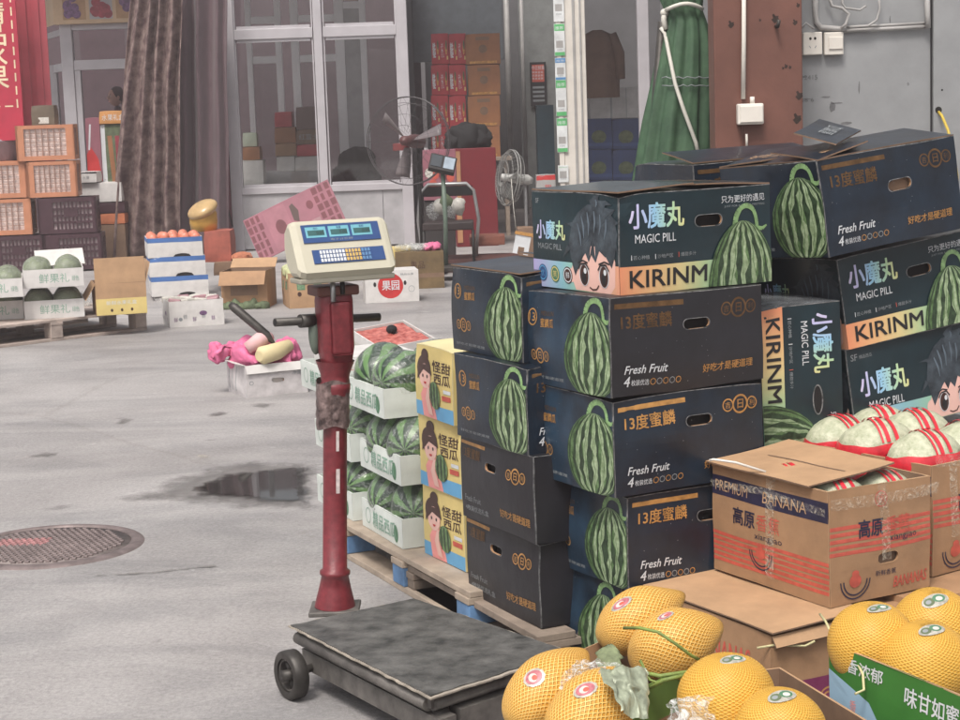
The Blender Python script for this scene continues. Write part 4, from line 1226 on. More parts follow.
# dark things deep in the room
mb = MB(); a, b_ = at(415, 90, yb - 1.5), at(505, 90, yb - 1.5)
mb.bev(a.x, yb - 1.5, 2.3, b_.x, yb - 1.4, 4.1, mat('blue grey sheet', (.1, .115, .13), .5), .01)
tag(mb.build('hanging_sheet'), 'plain blue grey sheet hanging above the red cartons', 'sheet')
yp = yb - .6
def board_art(F):
    F.rect(.03, F.H * .55, F.W - .03, F.H - .04, REDL, 1)
    F.text('今日鲜果', F.W * .1, F.H * .82, F.H * .1, PWHITE, w=F.W * .8)
    for i in range(3): F.text('苹果香蕉', F.W * .12, F.H * (.6 + .07 * i), F.H * .05, PWHITE, w=F.W * .7)
    for i in range(4): F.rect(F.W * .14, F.H * (.1 + .1 * i), F.W * .86, F.H * (.15 + .1 * i), PGREY, 1)
mb = MB(); a, b_ = at(531, 105, yp), at(547, 105, yp); z0, z1 = Z(540, 106, yp), Z(540, 62, yp)
mb.bev(a.x, yp, z0, b_.x, yp + .03, z1, PBLACK, .004)
board_art(Face(mb, (a.x, yp, z0), (1, 0, 0), (0, 0, 1), b_.x - a.x, z1 - z0))
tag(mb.build('price_board'), 'small black price board with a red heading on the back wall', 'board')
mb = MB(); a, b_ = at(521, 100, yp - .1), at(559, 100, yp - .1)
mb.bev(a.x, yp + .06, .05, b_.x, yp + .14, 3.5, mat('pale inner wall panel', (.2, .21, .205), .6), .01)
tag(mb.build('wall_panel'), 'pale panel behind the small black price board', 'panel')
mb = MB(); a = at(508, 60, yp - 1); mb.tube([(a.x, yp - 1, 0), (a.x, yp - 1, 3.9)], .04, PVCG, 8)
mb.tube([(a.x + .22, yp - 1, 0), (a.x + .22, yp - 1, 3.9)], .03, PVCG, 8); tag(mb.build('water_pipe'), 'pair of grey upright pipes beside the price board', 'pipe')
yo = YF + 1.6
t = thing('hanging_coat', 'brown coat hanging in the doorway right of the stickered post', 'coat', (at(598, 60, yo).x, yo, 0))
mb = MB(); zc_ = Z(598, 30, yo)
vs, fs = [], []
for j in range(13):
    v = j / 12
    for i in range(25):
        an = 2 * PI * i / 24
        rx = (.17 + .08 * math.sin(min(1, v * 3) * PI / 2)) * (1 + .1 * math.sin(an * 5 + v * 3)); ry = .1 * (1 + .15 * math.sin(an * 4))
        vs.append((math.cos(an) * rx * (.35 if j == 0 else 1), math.sin(an) * ry * (.35 if j == 0 else 1), zc_ - v * .85))
for j in range(12):
    for i in range(24): fs.append((j * 25 + i, j * 25 + i + 1, (j + 1) * 25 + i + 1, (j + 1) * 25 + i))
mb.faces(vs, fs, COATC, None, True); mb.build('coat_body', t)
for s_ in (-1, 1):
    mb = MB(); mb.tube([(s_ * .17, 0, zc_ - .06), (s_ * .27, -.02, zc_ - .3), (s_ * .28, -.05, zc_ - .62)], [.075, .07, .055], COATC, 10); mb.build('sleeve', t)
yo2 = YF + 2.2
far_box('white_carton', 'white carton standing on the dark blue cartons in the doorway', 'carton', 590.5, 638, 88, 118, yo2, .5, mat('grey white carton', (.42, .42, .42), .6),
        lambda F: (F.rect(F.W * .42, 0, F.W * .46, F.H, PGREY, 1), F.rect(F.W * .75, 0, F.W * .77, F.H, PGREY, 1)))
def art_blue(F):
    F.disc(F.W * .5, F.H * .4, F.W * .28, F.H * .22, LEAFG, 1); F.rect(0, F.H * .1, F.W, F.H * .2, SCRBL, 2)
for r_ in range(3):
    for c_ in range(2):
        far_box('blue_carton', 'dark blue fruit carton in the doorway, %s row, %s' % (('top', 'middle', 'bottom')[r_], ('left', 'right')[c_]), 'carton', 586 + 27 * c_, 612.4 + 27 * c_, 118 + 31 * r_ + .7, 118 + 31 * (r_ + 1), yo2, .5, BLUEB, art_blue,
                'dark blue cartons piled in the doorway', seed=r_ * 2 + c_)
far_box('blue_carton', 'wide dark blue carton under the whole blue pile', 'carton', 585, 641, 211.6, 231, yo2, .5, BLUEB)
# dark backdrop goods left of the stickered post
yd = YF + 1.5
far_box('dark_crate', 'dark teal crate standing left of the stickered post', 'crate', 540, 557, 105, 232, yd, .4, mat('dark teal plastic', (.01, .04, .055), .5))
far_box('tin_box', 'low tin with red trim and pale printed side near the post foot', 'tin', 537, 556, 175, 200, YF - 1.2, .25, PVCG, lambda F: (F.rect(0, F.H * .8, F.W, F.H, REDP, 1), F.text('果', F.W * .4, F.H * .3, F.H * .3, REDP)), z=Z(546, 200, YF - 1.2))
far_box('tin_stand', 'dark box holding up the red trimmed tin', 'box', 534, 558, 200.5, 268, YF - 1.25, .35, mat('dark box', (.02, .022, .025), .6))

# stickered post
yp2 = YF - .4
t = thing('stickered_post', 'grey white door post covered with a column of green and blue stickers', 'post', (at(572, 100, yp2).x, yp2, 0))
s84 = yp2 / FPX
mb = MB()
mb.bev(-.11, -.07, 0, .17, .07, 4.2, PVCW, .01); mb.bev(-.165, -.085, 0, -.11, .02, 4.2, PVCW, .004); mb.bev(.02, -.085, 0, .05, -.07, 4.2, PVCG, .003); mb.bev(.1, -.09, 0, .12, -.07, 4.2, PVCG, .003)
mb.build('profile', t)
STG = mat('green sticker', (.1, .42, .15), .4); STB = mat('blue sticker', (.08, .25, .5), .4); STW = mat('white sticker', (.66, .68, .68), .4)
px_, zz = -.205, None
for i, (py0, py1, bands) in enumerate(((-20, 22, 'W'), (24, 56, 'GW'), (58, 80, 'BW'), (80, 116, 'GWG'), (118, 152, 'GW'), (165, 182, 'W'))):
    mb = MB(); za, zb_ = Z(563, py1, yp2), Z(563, py0, yp2)
    mb.bev(-.19, -.098, za, -.068, -.087, zb_, STW, .003)
    F = Face(mb, (-.19, -.098, za), (1, 0, 0), (0, 0, 1), .122, zb_ - za)
    c = {'W': None, 'G': STG, 'B': STB}[bands[0]]
    if c: F.rect(.003, F.H * .78, .119, F.H - .003, c, 1); F.rect(.003, .003, .119, F.H * .12, c, 1); F.text('推荐', .015, F.H * .82, F.H * .1, STW, w=.09)
    else: F.text('微信支付', .01, F.H * .85, F.H * .06, STG, w=.1)
    F.rect(.02, F.H * .25, .1, F.H * .25 + .08, PVCG, 1); F.text('扫码', .03, F.H * .16, .02, PGREY, w=.06)
    mb.build('sticker', t)
yj = YF - .35
mb = MB(); a, b_ = at(637.5, 60, yj), at(649, 60, yj); mb.bev(a.x, yj - .06, 0, b_.x, yj + .06, 4.2, FRAME, .01)
tag(mb.build('door_jamb'), 'plain white door jamb left of the green folded parasol', 'door frame')

# ---------------------------------------------------------------- near right wall
yw = 6.95
t = thing('steel_column', 'brown painted steel column with peeling spots', 'column', (at(709, 100, yw).x, yw, 0))
cw = at(800, 100, yw - .1).x - at(709, 100, yw).x
mb = MB()
n = 8
for i in range(n):
    for j in range(16):
        mb.bev(cw * i / n, -.16, .25 * j, cw * (i + 1) / n, -.1, .25 * (j + 1), BROWNST, .0005) if False else None
mb.bev(0, -.16, 0, cw, .0, 4.0, BROWNST, .006); mb.bev(cw * .3, -.166, 0, cw * .31, -.155, 4.0, BROWNST, .001)
mb.build('web', t)
RUST = mat('dark rust scab', (.03, .018, .014), .85, var=.4, sc=60)
mb = MB()
F = Face(mb, (0, -.16, 0), (1, 0, 0), (0, 0, 1), cw, 4.0)
for px, py, q in ((775, 18, .012), (786, 66, .006), (790, 67, .005), (783, 68, .004), (795, 22, .008), (731, 24, .01), (798, 5, .006), (760, 20, .004), (797, 118, .014), (799, 95, .012)):
    p = at(px, py, yw - .16); F.shape([(p.x - t.location.x + q * (1 + .5 * math.sin(k * 2.3)) * math.cos(k * PI / 5), p.z + q * 1.2 * (1 + .5 * math.cos(k * 1.7)) * math.sin(k * PI / 5)) for k in range(10)], RUST, 1)
mb.build('rust_spots', t)
p = at(776, 26, yw - .16)
mb = MB(); mb.tube([(p.x - t.location.x, -.16, p.z), (p.x - t.location.x, -.2, p.z - .004), (p.x - t.location.x + .004, -.205, p.z + .02)], .007, STEELD, 6); mb.build('bolt', t)

yg = 7.05
xg0, xg1 = at(796, 100, yg).x, 4.2
mb = MB()
nseg = 24
for i in range(nseg):
    for j in range(8):
        xa, xb = xg0 + (xg1 - xg0) * i / nseg, xg0 + (xg1 - xg0) * (i + 1) / nseg
        mb.poly([(xa, yg, .5 * j), (xb, yg, .5 * j), (xb, yg, .5 * j + .5), (xa, yg, .5 * j + .5)], GREYW)
mb.poly([(xg0, yg + .1, 0), (xg0, yg + .1, 4), (xg1, yg + .1, 4), (xg1, yg + .1, 0)], GREYW)
xs = at(931, 100, yg).x
mb.box(xs - .003, yg - .004, 0, xs + .003, yg + .002, 4, PBLACK); mb.bev(xs + .004, yg - .02, 0, xg1, yg - .001, 4, GREYW, .003)
F = Face(mb, (xg0, yg, 0), (1, 0, 0), (0, 0, 1), xg1 - xg0, 4)
for px, py, w_, h_ in ((800, 106, .02, .05), (832, 107, .03, .045), (826, 97, .035, .008), (803, 77, .05, .006), (806, 99, .05, .005), (859, 87, .008, .05), (890, 19, .006, .03), (845, 123, .05, .012), (838, 103, .05, .006), (908, 84, .01, .012)):
    p = at(px, py, yg); d = random.uniform(-.3, .5)
    F.shape([(p.x - xg0 + w_ / 2 * math.cos(k * PI / 4 + d) * random.uniform(.6, 1.2), p.z + h_ / 2 * math.sin(k * PI / 4 + d) * random.uniform(.6, 1.2)) for k in range(8)], GREYW2, 1)
p = at(802, 80, yg); F.text('12415', p.x - xg0, p.z, .018, GREYW2, w=.06); p = at(801, 102, yg); F.text('38 6', p.x - xg0, p.z, .014, GREYW2, w=.05)
F2 = Face(mb, (xs + .004, yg - .02, 0), (1, 0, 0), (0, 0, 1), 2, 4)
p = at(938.5, 110, yg - .02); F2.disc(p.x - xs - .004, p.z, .013, .013, HOLE, 1); p = at(941, 90, yg - .02); F2.disc(p.x - xs, p.z, .004, .004, HOLE, 1)
tag(mb.build('sheet_wall'), 'grey scuffed sheet metal wall behind the dark cartons', 'wall')
mb = MB(); p = at(938.5, 111, yg - .02)
mb.tube([p + Vector((0, .01, 0)), at(942, 116, yg - .05), at(948, 130, yg - .1), at(953, 150, yg - .16), at(957, 175, yg - .2), at(958, 230, yg - .2)], .006, mat('yellow cable', (.5, .36, .05), .5), 6)
tag(mb.build('cable'), 'thin yellow cable coming out of a hole in the sheet wall', 'cable')
# side wall leading back to the shop, behind the parasol
plain_wall('side_wall', 'grey wall running back behind the green parasol to the shop', ((at(712, 100, 7.05).x + .19, 7.06), (at(652, 100, 21.0).x + .24, 21.0)), GREYW)

def pipe(name, label, pix, y, r, m, extra=()):
    mb = MB(); mb.tube([at(px, py, y) for px, py in pix], r, m, 8)
    for (pix2, r2) in extra: mb.tube([at(px, py, y) for px, py in pix2], r2, m, 6)
    return tag(mb.build(name), label, 'conduit')
yq2 = yw - .18
pipe('conduit', 'straight white conduit running down the brown column into the junction box', [(744, -60), (743.8, 40), (743.2, 99)], yq2, .0085, PVCW, [([(746.5, 134), (746.8, 147)], .005)])
a = at(737, 125, yq2)
t = thing('junction_box', 'small white junction box at the end of the conduit on the brown column', 'junction box', (a.x, yq2 + .02, a.z))
wj, hj = at(763, 125, yq2).x - a.x, at(737, 104, yq2).z - a.z
mb = MB(); mb.bev(0, -.045, 0, wj, 0, hj, PVCW, .006); mb.build('body', t)
mb = MB(); mb.bev(.008, -.051, .008, wj - .004, -.045, hj - .008, PVCW, .003); mb.build('lid', t)
mb = MB(); mb.tube([(wj * .6, -.02, hj), (wj * .6, -.02, hj + .025)], .009, PVCW, 10); mb.build('gland', t)
for (px0, px1, kind) in ((802.3, 821.3, 's'), (823.5, 842.5, 'w')):
    a = at(px0, 55.4, yg - .01); b_ = at(px1, 32, yg - .01)
    wd, hg = b_.x - a.x, b_.z - a.z
    t = thing('wall_socket' if kind == 's' else 'light_switch', 'square white wall socket left of the light switch' if kind == 's' else 'square white rocker light switch right of the wall socket', 'socket' if kind == 's' else 'switch', (a.x, yg, a.z))
    mb = MB(); mb.bev(0, -.03, 0, wd, -.001, hg, PVCW, .004)
    if kind == 's':
        F = Face(mb, (0, -.03, 0), (1, 0, 0), (0, 0, 1), wd, hg)
        for s_ in (-1, 1): F.disc(wd * .5 + s_ * .009, hg * .72, .005, .006, HOLE, 1, 8)
        for s_ in (-1, 1): F.line([(wd * .5 + s_ * .013, hg * .4), (wd * .5 + s_ * .008, hg * .3)], .003, PGREY, 1)
    mb.build('plate', t)
    if kind == 'w':
        mb = MB(); mb.bev(wd * .22, -.036, hg * .25, wd * .95, -.03, hg * .78, PVCW, .002); mb.build('rocker', t)
pipe('conduit', 'bent grey white conduit looping beside the wall socket', [(815, -30), (815.5, 10), (816.5, 22), (821, 27.5), (840, 29), (846, 29)], yg - .018, .011, PVCG)
pipe('conduit', 'long grey conduit running level from the switch to the wall seam', [(842, 31), (870, 29.5), (900, 28), (926, 26.5)], yg - .018, .008, PVCG, [([(842, 27), (880, 25.5), (926, 23)], .006)])
pipe('conduit', 'upright grey conduit along the seam of the sheet wall', [(927, -20), (927.5, 15), (928, 28)], yg - .03, .011, PVCG)
pipe('wire', 'loose grey wires looping above the light switch', [(826, -10), (832, 6), (842, 8), (849, 14), (846, 24), (841, 28)], yg - .04, .006, PVCG, [([(843, -10), (842, 3), (845, 8), (860, 10), (866, 6)], .005), ([(878, -10), (880, 8), (877, 20), (868, 26), (850, 27)], .005), ([(800, 30), (806, 23), (814, 29)], .005)])

# folded parasol
yu = 7.35
ax = at(672, 90, yu).x
t = thing('folded_parasol', 'dark green folded market parasol bound with white rope, leaning by the brown column', 'parasol', (at(672, 100, yu).x, yu, 0))
mb = MB(); vs, fs, uvv = [], [], []
NJ, NI = 40, 72
def par_edge(py):    # left and right outline of the bundle by photo row
    L_ = [(-40, 662, 700), (0, 661, 702), (10, 664, 703), (18, 666, 706), (40, 662, 709), (80, 655, 711), (120, 647, 711), (160, 641, 711), (200, 634, 711), (260, 628, 712), (360, 622, 714), (470, 622, 716)]
    for k in range(len(L_) - 1):
        if L_[k][0] <= py <= L_[k + 1][0]:
            f_ = (py - L_[k][0]) / (L_[k + 1][0] - L_[k][0])
            return L_[k][1] + f_ * (L_[k + 1][1] - L_[k][1]), L_[k][2] + f_ * (L_[k + 1][2] - L_[k][2])
    return L_[-1][1:]
for j in range(NJ + 1):
    py = -40 + 500 * j / NJ
    l_, r_ = par_edge(py)
    pl, pr = at(l_, py, yu), at(r_, py, yu)
    c = (pl + pr) / 2; hw = (pr.x - pl.x) / 2
    tie = math.exp(-((py - 14) / 12) ** 2)
    for i in range(NI):
        an = 2 * PI * i / NI
        f_ = 1 + (.11 * math.sin(an * 9 + .6 * math.sin(py * .02)) + .06 * math.sin(an * 17 + py * .01)) * (1 - .6 * tie) - .1 * tie
        vs.append((c.x - t.location.x + hw * f_ * math.cos(an), .8 * hw * f_ * math.sin(an), c.z))
for j in range(NJ):
    for i in range(NI):
        i2 = (i + 1) % NI
        fs.append((j * NI + i, j * NI + i2, (j + 1) * NI + i2, (j + 1) * NI + i))
mb.faces(vs, fs, CANVAS, None, True)
mb.build('canopy', t)
def onpar(px, py, d=0.0):     # point on the near skin of the bundle
    l_, r_ = par_edge(py); pl, pr = at(l_, py, yu), at(r_, py, yu); hw = (pr.x - pl.x) / 2; c = (pl.x + pr.x) / 2
    p = at(px, py, yu); u_ = max(-.98, min(.98, (p.x - c) / hw))
    return Vector((p.x - t.location.x, -.86 * hw * math.sqrt(1 - u_ * u_) - .012 - d, p.z))
mb = MB()
mb.tube([onpar(x_, 11 - 6 * math.sin((x_ - 664) / 40 * PI), .004) for x_ in range(665, 705, 4)], .0085, ROPE, 6)
mb.tube([onpar(660 + .1, 28), onpar(664, 34), onpar(668, 60), onpar(672, 84, .01), onpar(680, 110, .01), onpar(692, 142, .01), onpar(696, 160)], .008, ROPE, 6)
mb.tube([onpar(664, 12), onpar(663, 20), onpar(665, 30)], .012, ROPE, 6)
mb.ball(onpar(664, 13), .018, .015, .016, ROPE, n=10, k=8)
mb.build('rope', t)
mb = MB(); mb.tube([(at(633, 200, yu).x - t.location.x - .05, .02, 0), (at(662, 30, yu).x - t.location.x, -.01, Z(662, 22, yu))], .018, STEELD, 8); mb.build('pole', t)
mb = MB(); mb.tube([onpar(x_, 78 + 1.0 * math.sin(x_), .001) for x_ in range(660, 710, 4)], .0022, PGREY, 4); mb.tube([onpar(x_, 86 + math.sin(x_ * .7), .001) for x_ in range(660, 710, 4)], .0022, PGREY, 4); mb.build('seam', t)

# ================================================================ STREET GOODS, far left
def uprot(axis, up=Vector((0, 0, 1))):       # rotation that lays local X along axis
    a = Vector(axis).normalized(); b_ = up.cross(a)
    if b_.length < 1e-3: b_ = Vector((0, 1, 0)).cross(a)
    b_.normalize(); c = a.cross(b_)
    return Matrix((a, b_, c)).transposed()
def pallet(name, label, loc, yaw, L, D, top, blk, h=.13, boards=6, group=None, run=None):
    """deck boards run along x; three rows of blocks"""
    t = thing(name, label, 'pallet', loc, (0, 0, R(yaw)), group)
    mb = MB()
    for i in range(boards):
        w_ = D / boards
        mb.bev(0, i * w_ + .008, h - .02, L, (i + 1) * w_ - .008, h + random.uniform(-.002, .002), top, .003)
    for x in (0, L / 2 - .05, L - .1): mb.bev(x, .002, h - .042, x + .1, D - .002, h - .02, top, .003)
    mb.build('deck', t)
    for x in (0, L / 2 - .05, L - .1):
        for y in (0, D / 2 - .06, D - .12):
            mb = MB(); mb.bev(x + .002, y + .006, .022, x + .098, y + .114, h - .042, blk, .004); mb.build('block', t)
    mb = MB()
    for y in (0, D / 2 - .06, D - .12): mb.bev(0, y + .01, 0, L, y + .11, .021, run or blk, .003)
    mb.build('runner', t)
    return t

def tray(name, label, loc, yaw, L, D, h, group, art=None, artl=None, m=None, seed=0, fall=.6):
    """open fruit tray: low walls that dip along the long side"""
    t = carton(name, label, 'tray', loc, yaw, L, D, h, m or WHITEB, front=art, left=artl, group=group, open_=True, inner=m or WHITEB, edge=None, bulge=.003, seed=seed)
    return t
def fruit(name, label, cat, c, rx, ry, rz, m, axis=(1, 0, 0), group=None, film=None, wob=.08, seed=0, stem=None, filmcov=.7):
    rot = uprot(axis).to_euler()
    mb = MB(); mb.ball((0, 0, 0), ry, rz, rx, m, T=Matrix(((0, 0, 1), (1, 0, 0), (0, 1, 0))), wob=wob, seed=seed, n=32, k=18)
    if film is None and stem is None:
        o = mb.build(name, None, c, rot)
        return tag(o, label, cat, group)
    t = thing(name, label, cat, c, rot, group)
    mb.build('rind', t)
    if film:
        fb = MB(); vs, fs = [], []
        n_, k_ = 36, 16
        for i in range(k_ + 1):
            ph = PI * i / k_
            for j in range(n_):
                a = 2 * PI * j / n_
                d = Vector((math.cos(ph), math.sin(ph) * math.cos(a), math.sin(ph) * math.sin(a)))
                q = 1.02 + .045 * abs(noise.noise(d * 4.5 + Vector((seed, 2, 1)))) + .02 * math.sin(a * 9 + ph * 5)
                vs.append(Vector((d.x * rx * q, d.y * ry * q, d.z * rz * q)))
        for i in range(k_):
            for j in range(n_):
                j2 = (j + 1) % n_
                fs.append((i * n_ + j, i * n_ + j2, (i + 1) * n_ + j2, (i + 1) * n_ + j))
        fb.faces(vs, fs, film, None, True); fb.build('wrap', t)
    return t

# --- the far left pallet with trays of wrapped melons
P0 = G(148, 330); P1 = G(-6, 349)
pv = (P0 - P1); yawp = math.degrees(math.atan2(pv.y, pv.x))
PALEW = mat('pale dusty wood', (.4, .33, .29), .8, var=.25, sc=8)
pl = pallet('pallet', 'grey wooden pallet under the melon trays and yellow carton at the far left', (P1.x - .25 * math.cos(R(yawp)), P1.y - .25 * math.sin(R(yawp)), 0), yawp, pv.length + .25, 1.0, PALEW, PALEW, .16, 6)
def art_white(F):
    F.text('鲜果礼', F.W * .26, F.H * .25, F.H * .5, mat_pale_green, w=F.W * .5)
    F.text('绿色', F.W * .8, F.H * .3, F.H * .3, mat_pale_green, w=F.W * .12)
mat_pale_green = mat('pale green lettering', (.22, .36, .28), .55)
gt = 'white trays of melons on the far left pallet'
def traymelons(root, n, L, D, h, m, base, rr, seed, film=FILM, cat='melon', group=None, rows=1):
    """melons lying in a tray, each its own thing, placed in world space"""
    Mw = Matrix.LocRotScale(root.location, root.rotation_euler, None)
    rnd = random.Random(seed)
    k = 0
    for r_ in range(rows):
        for i in range(n):
            p = Mw @ Vector((L * (i + .5) / n + rnd.uniform(-.006, .006), D * (r_ + .5) / rows + rnd.uniform(-.008, .008), rr * .98 + .015))
            ax = (math.cos(rnd.uniform(-.5, .5) + 1.1), math.sin(rnd.uniform(-.5, .5) + 1.1), rnd.uniform(-.1, .3))
            place = ('front', 'back')[r_] if rows > 1 else ''
            lab = base % (('left', 'middle', 'right', 'far right')[i] if n > 2 else ('left', 'right')[i], place)
            fruit('watermelon', ' '.join(lab.split()), cat, p, rr * 1.12, rr, rr * .97, m, ax, group, film, .06, seed * 7 + k)
            k += 1
CGREEN = mat('dull green melon', (.16, .19, .11), .5, var=.3, sc=14)
tr = []
for (px, py, z, lab, k) in ((25, 320, .16, 'white tray with green lettering, lower of two in the middle of the far left pallet', 0),
                            (24, 289, .395, 'white tray with green lettering, upper of two in the middle of the far left pallet', 1),
                            (-36, 322, .16, 'white tray cut by the left edge of the photo, lower of two', 2),
                            (-38, 300, .345, 'brownish tray of a dark melon cut by the left edge, upper of two', 3)):
    p = G(px, py, z)
    o = tray('melon_tray', lab, p, 14, .43, .5, .135, gt, art_white, None, WHITEC, seed=k)
    traymelons(o, 2, .43, .5, .135, CGREEN, 'green %s %s melon in ' + ('the lower', 'the upper', 'the lower left', 'the upper left')[k] + ' white tray on the far left pallet', .1, k + 3, group='melons in the far left trays', rows=2)
p = G(22, 276, .5)
mb = MB(); mb.bev(0, 0, 0, .36, .012, .14, WHITEC, .003)
tag(mb.build('carton_lid', None, (p.x, p.y + .45, .53), (R(-35), 0, R(22))), 'loose white carton lid leaning over the upper melon tray at the far left', 'lid')
# open carton with a yellow lower half
p = G(97, 316, .16)
def art_yc(F):
    F.rect(0, 0, F.W, F.H * .52, YELP, 1, 3); F.text('新鲜水果礼盒', F.W * .2, F.H * .32, F.H * .13, PWHITE, w=F.W * .6)
    for i, c in enumerate((.3, .5, .7)): F.disc(F.W * c, F.H * .15, F.W * .025, F.H * .05, EYE, 2)
oc = carton('open_carton', 'open cardboard carton with a yellow lower half standing on the far left pallet', 'carton', p, 16, .37, .38, .235, KRAFTL, front=art_yc, open_=True, inner=KRAFTD, bulge=.004)
flap(oc, (0, 0, .235), (.37, 0, 0), (0, -.19, 0), R(94), KRAFT, KRAFTL)
flap(oc, (0, .38, .235), (0, -.38, 0), (-.14, 0, 0), R(-58), KRAFTL, KRAFTL)
flap(oc, (.37, 0, .235), (0, .38, 0), (.15, 0, 0), R(75), KRAFTL, KRAFTL)
# plastic cup on the pallet
p = G(87, 306, .16)
mb = MB(); mb.lathe([(.03, 0), (.042, .11), (.044, .115), (.041, .11), (.028, .004)], FILMD, 18); tag(mb.build('plastic_jar', None, p), 'clear plastic jar standing between the white tray and the open carton', 'jar')

# --- crates behind
def crate(label, px0, px1, pyt, pyb, y, depth, m, bars, group, fill=None, yaw=6, seed=0, ww=(7, 6)):
    a, b_ = at(px0, pyb, y), at(px1, pyb, y)
    h_ = at(px0, pyt, y).z - a.z; L = b_.x - a.x
    t = thing('plastic_crate', label, 'crate', (a.x, y, a.z), (0, 0, R(yaw)), group)
    mb = MB(); th = .02
    def wall(T, W):
        if bars == 'slots':
            mb.box(0, 0, 0, W, th, h_ * .12, m, T); mb.box(0, 0, h_ * .88, W, th, h_, m, T)
            mb.box(0, 0, h_ * .12, W * .26, th, h_ * .88, m, T); mb.box(W * .92, 0, h_ * .12, W, th, h_ * .88, m, T)
            mb.box(W * .44, .002, h_ * .45, W * .68, th - .002, h_ * .7, m, T)
            for i in range(1, 10): mb.box(W * (.26 + .066 * i) - W * .012, .003, h_ * .12, W * (.26 + .066 * i) + W * .012, th - .003, h_ * .88, m, T)
            for j in range(1, 4): mb.box(W * .26, .004, h_ * (.12 + .19 * j) - .012, W * .92, th - .004, h_ * (.12 + .19 * j) + .012, m, T)
        else:
            mb.box(0, 0, 0, W, th, h_ * .13, m, T); mb.box(0, 0, h_ * .9, W, th + .01, h_, m, T)
            mb.box(0, 0, h_ * .13, W * .14, th, h_ * .9, m, T); mb.box(W * .86, 0, h_ * .13, W, th, h_ * .9, m, T)
            for i in range(1, ww[0]): mb.box(W * (.14 + .72 * i / ww[0]) - .0042, .004, h_ * .13, W * (.14 + .72 * i / ww[0]) + .0042, th - .004, h_ * .9, GRILL, T)
            for j in range(1, ww[1]): mb.box(W * .14, .006, h_ * (.13 + .77 * j / ww[1]) - .0036, W * .86, th - .006, h_ * (.13 + .77 * j / ww[1]) + .0036, GRILL, T)
    I = Matrix.Identity(4)
    wall(I, L)
    wall(Matrix.Translation((0, depth, 0)) @ Matrix.Rotation(R(-90), 4, 'Z'), depth)
    wall(Matrix.Translation((L, 0, 0)) @ Matrix.Rotation(R(90), 4, 'Z'), depth)
    mb.box(0, depth - th, 0, L, depth, h_, m); mb.box(.01, .01, 0, L - .01, depth - .01, .015, m)
    mb.build('shell', t)
    if fill:
        mb = MB(); rnd = random.Random(seed)
        mb.bev(.024, .028, .02, L - .024, depth - .024, h_ * .93, fill, .02)  # pale slab added for the light and pale contents seen through the mesh
        mb.v = [v + noise.noise_vector(v * 9 + Vector((seed, 0, 0))) * .006 for v in mb.v]
        o = mb.build('added_slab', None, (a.x, y, a.z), (0, 0, R(yaw)))
        tag(o, 'added pale slab packed inside the ' + label.replace(',', '').replace(' plastic', ''), 'fruit', 'pale slabs added in the far left crates')
    return t
PALEIN2 = mat('added pale mauve slab', (.42, .33, .34), .7, var=.35, sc=14)
GRILL = mat('crate grille orange brown', (.3, .17, .13), .5)
ycr = YF - 2.2
go_, gd = 'orange plastic crates stacked at the far left', 'dark plastic crates stacked at the far left'
crate('orange mesh crate, topmost of the stack', 17, 74.5, 126, 161.5, ycr, .4, ORCR, 'mesh', go_, PALEIN, seed=1)
crate('orange mesh crate, second row right', 28.5, 77.5, 162.3, 198, ycr, .4, ORCR, 'mesh', go_, PALEIN, seed=2)
crate('orange mesh crate, second row left', -28, 27.5, 163, 199.5, ycr, .4, ORCR, 'mesh', go_, PALEIN, seed=3)
crate('orange mesh crate, third row left', -24, 32, 200.5, 236.5, ycr, .4, ORCR, 'mesh', go_, PALEIN, seed=4)
crate('dark plum plastic crate, upper one right of the orange crates', 39, 97, 198.8, 234.5, ycr, .4, DKCR, 'slots', gd, PALEIN2, seed=5)
crate('dark plum plastic crate, lower right of the stack', 46, 103, 235.2, 271, ycr, .4, DKCR, 'slots', gd, PALEIN2, seed=6)
crate('dark plum plastic crate, lower left of the stack', -12, 45, 237.2, 272, ycr, .4, DKCR, 'slots', gd, PALEIN2, seed=7)
far_box('brown_tub', 'small dull green brown tub on top of the orange crates', 'tub', 32, 55, 105.5, 126, ycr + .1, .2, mat('olive brown tub', (.12, .09, .06), .5), lambda F: (F.rect(F.W * .3, F.H * .12, F.W * .75, F.H * .42, STICK, 1),))
# grey plastic stool/chair back at the far left edge above the crates
t = thing('plastic_bin', 'mauve grey plastic bin with a tall handle beside the orange crates at the left edge', 'bin', (at(3, 165, ycr + .5).x, ycr + .6, 0))
zt2 = Z(3, 140, ycr + .5)
mb = MB(); mb.lathe([(.0, zt2 - .5), (.16, zt2 - .5), (.19, zt2), (.205, zt2 + .005), (.2, zt2 - .02)], mat('mauve plastic', (.2, .14, .16), .4), 24); mb.build('tub', t)
mb = MB(); mb.tube([(.05, 0, zt2), (.13, 0, zt2 + .38), (.16, 0, zt2 + .56), (.2, 0, zt2 + .58), (.22, 0, zt2 + .5), (.18, 0, zt2)], .012, mat('pink grey handle', (.4, .25, .27), .4), 8); mb.build('handle', t)
mb = MB(); mb.bev(-.2, -.2, 0, .2, .2, zt2 - .5, KRAFTD, .01); mb.build('base', t)

